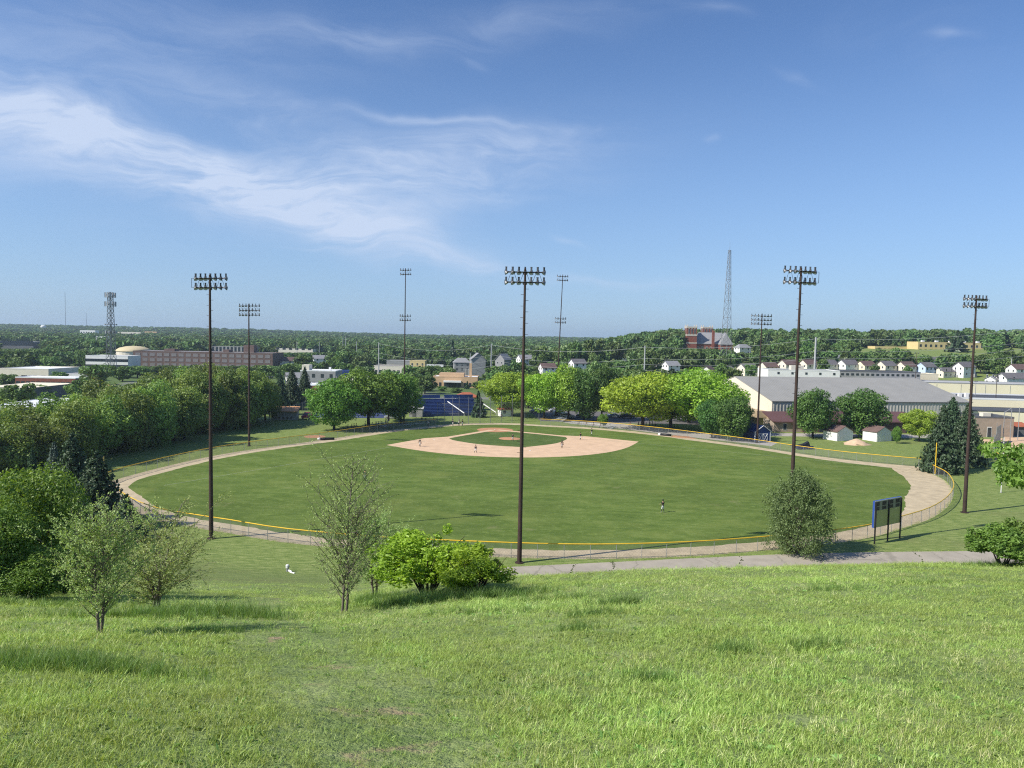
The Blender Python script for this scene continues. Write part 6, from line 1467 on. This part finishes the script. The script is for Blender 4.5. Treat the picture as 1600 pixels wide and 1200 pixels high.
# ------------------------------------------------------------------ town trees one by one, then the far woods as one mass
KEEP = []      # ground that stays clear: (px0, px1, pybottom limit is implied by distance) as world boxes
def clear(x, y):
    if y < 262: return False
    for (x0, x1, y0, y1) in BOXES:
        if x0 < x < x1 and y0 < y < y1: return False
    return True
BOXES = []
for o in list(COL.objects):
    if o.type == 'EMPTY' and o.get('category') in ('building', 'house', 'church', 'trailer', 'pavilion'):
        xs = []; ys = []
        for c in o.children:
            if c.type == 'MESH' and not c.name.startswith('window'):
                for cc in c.bound_box:
                    q = Matrix.Translation(o.location) @ Matrix.Rotation(o.rotation_euler.z, 4, 'Z') @ Matrix.Translation(c.location) @ Vector(cc); xs.append(q.x); ys.append(q.y)
        BOXES.append((min(xs) - 5, max(xs) + 5, min(ys) - (32 if o.get('category') == 'building' else 26), max(ys) + 4))
VIS = [(450, 474, 581, 370), (555, 572, 589, 372), (608, 626, 595, 345), (812, 828, 567, 470), (894, 910, 575, 425), (1040, 1056, 577, 420), (958, 975, 563, 520), (490, 510, 565, 560), (435, 456, 569, 520), (1072, 1142, 545, 600), (1440, 1548, 551, 612), (200, 430, 571, 500), (134, 200, 578, 468), (185, 235, 560, 560), (670, 750, 604, 366), (708, 760, 575, 430), (778, 796, 571, 450), (844, 868, 582, 410), (584, 695, 572, 470), (466, 547, 600, 352), (330, 402, 550, 760), (0, 55, 544, 800), (430, 520, 550, 760), (1150, 1175, 551, 560), (1098, 1530, 585, 405), (0, 150, 600, 350), (155, 195, 575, 400)]
def cap_h(x, y, h):
    px = 800 + F * x / y; m_ = h * .42 * F / y; g = H(x, y); lim = h
    for a, b, py, Yb in VIS:
        lim = np.where((px > a - m_) & (px < b + m_) & (y < Yb), np.minimum(lim, CH - (py - (528 + (px - 800) * .0192)) / F * y - g), lim)
    return lim
BOXES += [(180, 420, 330, 400), (225, 520, 470, 606)]     # open lawns on the right
BOXES += [(98, 420, 262, 398)]                           # industrial yard behind the field house
BOXES += [(-330, -95, 262, 352)]                         # yards beyond the left row
BOXES += [(-44, -8, 262, 372)]
rt = random.Random(4); town = []; TT = []
tries = 0
while len(town) < 225 and tries < 30000:
    tries += 1
    y = 265 + 290 * rt.random() ** .9; u = rt.uniform(-.72, .72); x = u * y
    if not clear(x, y): continue
    if any((x - a) ** 2 + (y - b) ** 2 < (7.5 if y < 480 else 9) ** 2 for a, b in town): continue
    town.append((x, y))
    px = 800 + F * u; hi = 16.5
    top_lim = 528 + (px - 800) * .0192
    g = hz(x, y); h = rt.uniform(8.5, 15.5)
    if u < -.05: h = min(h, rt.uniform(8, 12.5))
    h = float(cap_h(np.array(x), np.array(y), h))
    if h < 3.2: town.pop(); continue
    TT.append(tree('townpine' if rt.random() < .06 else 'town', 'tree standing among the roofs of the wooded town belt' if u < .1 else 'tree on the wooded hill side behind the row of houses', x, y, h, rt.uniform(9, 14), rd=rt, group='trees of the wooded town belt' if u < .1 else 'trees of the wooded hill side'))
ORD = 'first second third fourth fifth sixth seventh eighth ninth tenth eleventh twelfth thirteenth fourteenth fifteenth sixteenth seventeenth eighteenth nineteenth twentieth'.split()
def ordn(k): return ORD[k] if k < 20 else f'{k + 1}th' if (k + 1) % 10 not in (1, 2, 3) else f'{k + 1}' + {1: 'st', 2: 'nd', 3: 'rd'}[(k + 1) % 10]
LMK = [(-60, 'left edge'), (172, 'cell tower'), (330, 'left brown tower'), (468, 'grey building'), (632, 'slim tower'), (815, 'central tower'), (1008, 'pale middle pole'), (1133, 'radio mast'), (1275, 'tall steel pole'), (1520, 'right brown tower'), (1700, 'right edge')]
def name_row(trees, what):
    for (a, na), (b, nb) in zip(LMK, LMK[1:]):
        g = sorted([o for o in trees if a <= 800 + F * o.location.x / o.location.y < b], key=lambda o: o.location.x / o.location.y)
        for k, o in enumerate(g): o['label'] = f'{ordn(k)} {what} from the left between the {na} and the {nb}'
name_row([o for o in TT if not o.name.startswith('town_conifer')], 'town tree')
name_row([o for o in TT if o.name.startswith('town_conifer')], 'town conifer')
for px, yb, Y, h, w, lb in ((1285, 586, 378, 8.5, 7, 'round tree before the row of houses right of the tall steel pole'), (1173, 590, 380, 7, 7, 'bush tree before the cream house by the slim light pole'), (1366, 582, 385, 4.5, 5.5, 'low round bush between the peach house and the cream house'), (1418, 586, 385, 5.0, 5, 'low bush before the brown roofed cream house'), (1545, 583, 420, 9.5, 11, 'round tree alone on the lawn right of the brown tower'), (1573, 580, 430, 6, 7, 'small tree on the lawn at the right edge'), (1495, 552, 575, 17, 15, 'dark conifer like tree before the yellow school'), (1553, 558, 560, 17, 17, 'dark spreading tree right of the yellow school'), (1490, 572, 500, 8, 10, 'tree on the slope below the yellow school'), (1532, 575, 430, 5, 7, 'shrub at the lawn edge beside the brown tower'),
                           (15, 606, 330, 6.5, 9, 'tree before the white warehouse at the left edge'), (94, 600, 345, 6, 9, 'rounded tree between the white warehouse and the low white house'), (150, 604, 300, 9.5, 11, 'tall tree standing before the banded office'), (186, 592, 330, 6, 9, 'tree at the foot of the cell tower'), (60, 628, 255, 5.5, 9, 'tree before the orange tan roofed building'), (128, 626, 250, 7.5, 11, 'broad tree right of the orange tan roofed building'), (28, 642, 222, 8.5, 10, 'thin crowned tree before the dark grey warehouse'), (-8, 640, 225, 7, 9, 'tree at the left picture edge before the dark grey warehouse'),
                           (1145, 598, 300, 6, 9, 'bushy tree at the left of the white flat building'), (1130, 592, 330, 7, 8, 'bushy tree at the foot of the lattice mast')):
    p = atY(px, yb, Y); tree('town' if 'conifer' not in lb else 'townpine', lb, p.x, Y, h, w, z=p.z)
for px, pb, pt, pw, lb in ((730, 609, 596, 9, 'small dark conifer before the peach building'), (744, 609, 597, 20, 'round dark bush tree right of the peach building'), (664, 616, 584, 34, 'grey green tree left of the peach building'), (648, 612, 580, 34, 'drooping tree left of the peach building near the slim tower'), (690, 612, 603, 18, 'low dark tree below the peach building canopy'), (712, 614, 606, 22, 'low bushes before the peach building'), (770, 604, 574, 40, 'tall tree right behind the peach building'), (790, 600, 572, 36, 'tree left of the central tower in mid town'), (640, 600, 572, 34, 'tree beyond the slim tower in mid town'), (690, 590, 574, 36, 'tall tree behind the peach building left'), (830, 600, 572, 40, 'tree at the far edge of the parking lot')):
    v = at(px, pb, 0); tree('townpine' if 'conifer' in lb else 'town', lb, v.x, v.y, (atY(px, pt, v.y).z) * 1.03, pw * v.y / F, z=0, rd=rt)
for k, (px, Y, h, w, lb) in enumerate(((893, 455, 22, 17, 'tallest dark crown on the skyline left of the church'), (925, 470, 22, 16, 'dark crown on the skyline right of the leaning tower'), (845, 450, 19, 17, 'broad crown on the skyline right of the central tower'), (873, 470, 18, 13, 'crown on the skyline behind the leaning tower'), (706, 520, 21, 8, 'single pointed crown on the skyline above the mid town'), (960, 500, 17, 15, 'crown on the wooded skyline before the church hill'))):
    x = (px - 800) / F * Y; tree('townpine' if 'pointed' in lb else 'town', lb, x, Y, h, w, rd=rt)

def gn_scatter(name, pts, rot, scl, idx, tone, meshes, kind='stuff'):
    """one object: points with turn, size and kind, each carrying a copy of one of the meshes"""
    me = bpy.data.meshes.new(name); n = len(pts); me.vertices.add(n); me.vertices.foreach_set('co', np.asarray(pts, np.float32).ravel())
    for nm, ty, arr, key in (('rot', 'FLOAT_VECTOR', rot, 'vector'), ('scl', 'FLOAT_VECTOR', scl, 'vector'), ('idx', 'INT', idx, 'value'), ('itone', 'FLOAT', tone, 'value')):
        a = me.attributes.new(nm, ty, 'POINT'); a.data.foreach_set(key, np.asarray(arr, np.int32 if ty == 'INT' else np.float32).ravel())
    o = link(name, me); o['kind'] = kind
    col = bpy.data.collections.new(name + '_sources')
    for i, m_ in enumerate(meshes):
        s = bpy.data.objects.new(f'{name}_source_{i:02d}', m_); col.objects.link(s)
    ng = bpy.data.node_groups.new(name + '_scatter', 'GeometryNodeTree')
    ng.interface.new_socket('Geometry', in_out='INPUT', socket_type='NodeSocketGeometry'); ng.interface.new_socket('Geometry', in_out='OUTPUT', socket_type='NodeSocketGeometry')
    N = ng.nodes; L = ng.links; gi = N.new('NodeGroupInput'); go = N.new('NodeGroupOutput')
    ci = N.new('GeometryNodeCollectionInfo'); ci.inputs['Collection'].default_value = col; ci.inputs['Separate Children'].default_value = True; ci.inputs['Reset Children'].default_value = True
    ip = N.new('GeometryNodeInstanceOnPoints'); ip.inputs['Pick Instance'].default_value = True
    def attr(nm, ty):
        a = N.new('GeometryNodeInputNamedAttribute'); a.data_type = ty; a.inputs['Name'].default_value = nm
        return a.outputs['Attribute']
    er = N.new('FunctionNodeEulerToRotation'); L.new(attr('rot', 'FLOAT_VECTOR'), er.inputs[0])
    L.new(gi.outputs[0], ip.inputs['Points']); L.new(ci.outputs[0], ip.inputs['Instance']); L.new(attr('idx', 'INT'), ip.inputs['Instance Index'])
    L.new(er.outputs[0], ip.inputs['Rotation']); L.new(attr('scl', 'FLOAT_VECTOR'), ip.inputs['Scale']); L.new(ip.outputs[0], go.inputs[0])
    md = o.modifiers.new('scatter', 'NODES'); md.node_group = ng
    return o
def far_wood(name, n, y0, y1, rng, hmin, hmax, wmul, umin=-.78, umax=.78, gap=None):
    y = np.sqrt(rng.uniform(y0 ** 2, y1 ** 2, n)); u = rng.uniform(umin, umax, n); x = u * y
    ok = np.ones(n, bool)
    for (x0, x1, a, b) in BOXES: ok &= ~((x > x0) & (x < x1) & (y > a) & (y < b))
    if gap is not None: ok &= gap(x, y)
    x, y = x[ok], y[ok]; k = len(x); z = H(x, y) - .3
    h = cap_h(x, y, rng.uniform(hmin, hmax, k)); sel = h > 3.0; x, y, z, h = x[sel], y[sel], z[sel], h[sel]; k = len(x); w = h * rng.uniform(.8, 1.15, k) * wmul
    return gn_scatter(name, np.c_[x, y, z], np.c_[np.zeros(k), np.zeros(k), rng.uniform(0, 6.28, k)], np.c_[w, w, h], rng.integers(0, 6, k), rng.random(k), FWM)
FWM = []
for s in range(6):
    t, c = broadleaf(200 + s, 420, .125, ('round', 'tall', 'low')[s % 3], nl=9, trunk_r=.03, sides=4); FWM.append(c.mesh('forest_crown', LM['forest']))
rg = np.random.default_rng(3)
far_wood('near_woods', 420, 395, 560, rg, 8, 13.5, 1.0)
far_wood('hill_woods', 7800, 560, 1250, rg, 9.5, 16, 1.05, gap=lambda x, y: (np.sin(x * .011 + y * .013) + np.sin(x * .023 - y * .017 + 2) > -1.35) | (x > -50))
far_wood('distant_woods', 15000, 1250, 3600, rg, 10, 17, 1.5, gap=lambda x, y: (np.sin(x * .006 + y * .007) + np.sin(x * .013 - y * .009 + 2) > -1.2))
far_wood('horizon_woods', 9000, 3600, 5900, rg, 11, 17, 3.0)

# ------------------------------------------------------------------ grass
def tuft(seed, n, hmin, hmax, rad, w, mi, lean=.5):
    rng = np.random.default_rng(seed); mb = MB()
    for k in range(n):
        a = rng.random() * 6.28; r = rad * math.sqrt(rng.random()); p = np.array([r * math.cos(a), r * math.sin(a), -.01]); h = rng.uniform(hmin, hmax); b = rng.random() * 6.28; ln = lean * h * rng.uniform(.2, 1.1)
        d = np.array([math.cos(b), math.sin(b), 0]); s = np.array([-d[1], d[0], 0]) * w * rng.uniform(.7, 1.3)
        m1 = p + d * ln * .35 + np.array([0, 0, h * .6]); t = p + d * ln + np.array([0, 0, h]); 
        mb.add([p - s, p + s, m1 + s * .8, m1 - s * .8], [(0, 1, 2, 3)], mi, rng.random()); mb.add([m1 - s * .8, m1 + s * .8, t], [(0, 1, 2)], mi, rng.random())
    return mb
def blade_mat(name, dark, light, dry):
    M = leaf_mat(name, dark, light, .40, .28, True); w = NT(M.node_tree)
    return M
GM = blade_mat('grass_blades', (.122, .178, .038), (.250, .312, .086), 0)
GD = blade_mat('grass_dry', (.25, .27, .115), (.36, .36, .18), 0)
GK = blade_mat('grass_rank', (.060, .110, .028), (.120, .185, .050), 0)
TUFTS = [tuft(1, 24, .025, .07, .12, .0024, 0, 1.0).mesh('g', GM), tuft(2, 24, .02, .06, .13, .0024, 0, 1.6).mesh('g', GM), tuft(3, 18, .03, .075, .10, .0026, 0, 1.2).mesh('g', GM), tuft(4, 18, .025, .07, .12, .0024, 0, 1.5).mesh('g', GD),
         tuft(5, 20, .05, .12, .12, .0030, 0, 1.0).mesh('g', GM), tuft(6, 20, .22, .52, .14, .005, 0, .5).mesh('g', GK), tuft(7, 14, .015, .045, .09, .009, 0, 2.0).mesh('g', GK)]
def rosette(seed, n, L, w):
    """flat weed: broad leaves spread from one root"""
    rng = np.random.default_rng(seed); mb = MB()
    for k in range(n):
        a = 6.283 * k / n + rng.normal() * .3; l = L * rng.uniform(.6, 1.2); d = np.array([math.cos(a), math.sin(a), 0]); sd = np.array([-d[1], d[0], 0]) * w * l; up = np.array([0, 0, l * rng.uniform(.25, .7)])
        mb.add([d * .01, d * l * .55 + sd + up * .8, d * l + up * .7, d * l * .55 - sd + up * .8], [(0, 1, 2, 3)], 0, rng.random())
    return mb
GW = blade_mat('weed_leaves', (.075, .135, .030), (.165, .240, .065), 0)
TUFTS += [rosette(3, 9, .055, .24).mesh('g', GW), rosette(4, 14, .040, .38).mesh('g', GW)]
def grass():
    rng = np.random.default_rng(8); P = []; S_ = []; I = []; Tn = []
    Y = []; X = []
    for y0, y1, dens in ((1.2, 4, 150), (4, 7, 240), (7, 11, 150), (11, 16, 80), (16, 23, 44), (23, 33, 24), (33, 44, 8), (44, 58, 3)):
        hw = .86 * y1 + 1.5; n = int(dens * (y1 - y0) * 2 * hw); y = rng.uniform(y0, y1, n); x = rng.uniform(-hw, hw, n); k = np.abs(x) < .86 * y + 1.5
        X.append(x[k]); Y.append(y[k])
    X = np.concatenate(X); Y = np.concatenate(Y); n = len(X)
    T = np.array(TRAIL); d = np.min(np.hypot(X[:, None] - T[None, :, 0], Y[:, None] - T[None, :, 1]), axis=1)
    bare = .7 * np.exp(-((d - .38) / .22) ** 2)
    for cx, cy, rx, ry, a in SOILS: bare = np.maximum(bare, 1.5 * a * np.exp(-((X - cx) / rx) ** 2 - ((Y - cy) / ry) ** 2))
    keep = rng.random(n) > bare; keep &= ~((X < -34) & (Y > 40)); X, Y, d = X[keep], Y[keep], d[keep]; n = len(X)
    pat = .5 + .25 * np.sin(X * .9 + 1.3 * np.sin(Y * .5)) + .25 * np.sin(Y * .8 + 1.7 * np.sin(X * .6 + 1)); p2 = .5 + .5 * np.sin(X * .37 - Y * .29 + 2 * np.sin(Y * .21 + X * .1))
    r = rng.random(n); idx = np.where(r < .34, 0, np.where(r < .62, 1, np.where(r < .88, 2, 3)))
    idx = np.where((r > .93) & (pat > .65), 4, idx); idx = np.where((r > .80) & (r < .835), 6, idx); r2 = rng.random(n); idx = np.where((r2 < .045 * (p2 > .45) * (Y < 18)), 7, idx); idx = np.where((r2 > .96) & (p2 < .5) & (Y < 16), 8, idx); idx = np.where((idx == 3) & (p2 < .35), 1, idx)
    far = np.clip(Y / 9, 1, 3.2); s = rng.uniform(.7, 1.2, n) * (.82 + .25 * pat) * np.where(Y < 6, 1.05, 1.0)
    s = np.where(d < .9, s * .7, s); s = s * (1 - .5 * smooth(30, 55, Y))
    P = np.c_[X, Y, H(X, Y)]; S_ = np.c_[s * far ** .55, s * far ** .55, s * (.95 - .10 * np.minimum(far - 1, 1))]
    p3 = .5 + .5 * np.sin(X * 2.3 + 1.9 * np.sin(Y * 1.7)) * np.sin(Y * 2.1 + 1.5 * np.sin(X * 1.3)); tone = np.clip(.5 + .28 * (pat - .5) + .2 * (p2 - .5) + .4 * (p3 - .5) + rng.normal(size=n) * .25, 0, 1)
    # rank tufts: rows under the saplings and shrubs, the bank at the lower left, scattered clumps
    EX = []
    def clump(px, pb, rx, ry, k, s0=1.0, i=5):
        v = on_hill(px, pb, 5, 45); a = rng.normal(size=(k, 2)) * .5; x = v.x + a[:, 0] * rx; y = v.y + a[:, 1] * ry
        EX.append(np.c_[x, y, H(x, y), rng.uniform(.7, 1.2, k) * s0, np.full(k, i)])
    clump(265, 962, 2.4, .7, 300, .62); clump(345, 958, .8, .4, 70, .7); clump(585, 940, .7, .5, 120, .7); clump(700, 936, 2.5, .7, 420, .68); clump(640, 945, .9, .4, 70, .7); clump(755, 934, .9, .5, 120, .7)
    clump(60, 1042, 1.6, .35, 260, .42); clump(130, 1035, .8, .3, 120, .36); clump(20, 945, 3.0, .7, 260, .5); clump(110, 943, 2.2, .6, 160, .45); clump(965, 945, .5, .3, 60, .55); clump(925, 962, .6, .25, 50, .45); clump(900, 985, .4, .25, 36, .4)
    clump(850, 938, 1.5, .25, 60, .5); clump(1560, 884, 1.8, .5, 120, .6); clump(1010, 1065, .3, .2, 24, .4); clump(1120, 1085, .2, .12, 24, .45, 4); clump(1280, 1012, .5, .3, 40, .4); clump(1140, 1020, .4, .25, 36, .4); clump(750, 958, 1.8, .3, 70, .4); clump(1440, 912, .9, .4, 40, .4); clump(1310, 922, .8, .4, 40, .4); clump(320, 988, 1.4, .2, 60, .35)
    E_ = np.concatenate(EX); P = np.concatenate([P, E_[:, :3]]); S_ = np.concatenate([S_, np.repeat(E_[:, 3:4], 3, 1)]); idx = np.r_[idx, E_[:, 4]].astype(int); tone = np.r_[tone, rng.uniform(.1, .8, len(E_))]; n = len(P)
    R_ = np.c_[rng.normal(size=n) * .20 + .03, rng.normal(size=n) * .20, rng.uniform(0, 6.28, n)]
    gn_scatter('hill_grass', P, R_, S_, idx, tone, TUFTS)
    return n
NG = grass()
# ragged grass along the fence foot and the path edge
def edge_grass():
    rng = np.random.default_rng(12); pts = []
    for line, off, k in ((catmull(out_pts, 4), .25, 1500), (catmull(road_far, 4), .2, 900), (catmull(road_near, 4), -.3, 700)):
        L = resample(line, .2); i = rng.integers(0, len(L), k); x = L[i, 0] + rng.normal(size=k) * .18; y = L[i, 1] + (off if off > 0 else off) * -1 * 0 + rng.normal(size=k) * .18 + (-.15 if off < 0 else .12); pts.append(np.c_[x, y])
    Q = np.concatenate(pts); n = len(Q); s = rng.uniform(.8, 1.7, n)
    gn_scatter('verge_grass', np.c_[Q, H(Q[:, 0], Q[:, 1])], np.c_[np.zeros(n), np.zeros(n), rng.uniform(0, 6, n)], np.c_[s * 1.4, s * 1.4, s], rng.choice([0, 2, 4], n), rng.random(n), TUFTS)
edge_grass()

# ------------------------------------------------------------------ the air
def haze():
    M = bpy.data.materials.new('summer_haze'); M.use_nodes = True; w = NT(M.node_tree); w.n.clear(); out = w.node('ShaderNodeOutputMaterial')
    v = w.node('ShaderNodeVolumePrincipled'); v.inputs['Density'].default_value = HAZE; v.inputs['Color'].default_value = (.70, .86, 1.0, 1); v.inputs['Anisotropy'].default_value = .25
    w.l.new(v.outputs[0], out.inputs['Volume'])
    o = MB().box(-4850, 4850, -80, 6300, -2.5, 82).build('haze', M); o['kind'] = 'stuff'
HAZE = 0.00013
haze()
print('SCENE', len(bpy.data.objects), 'grass', NG)
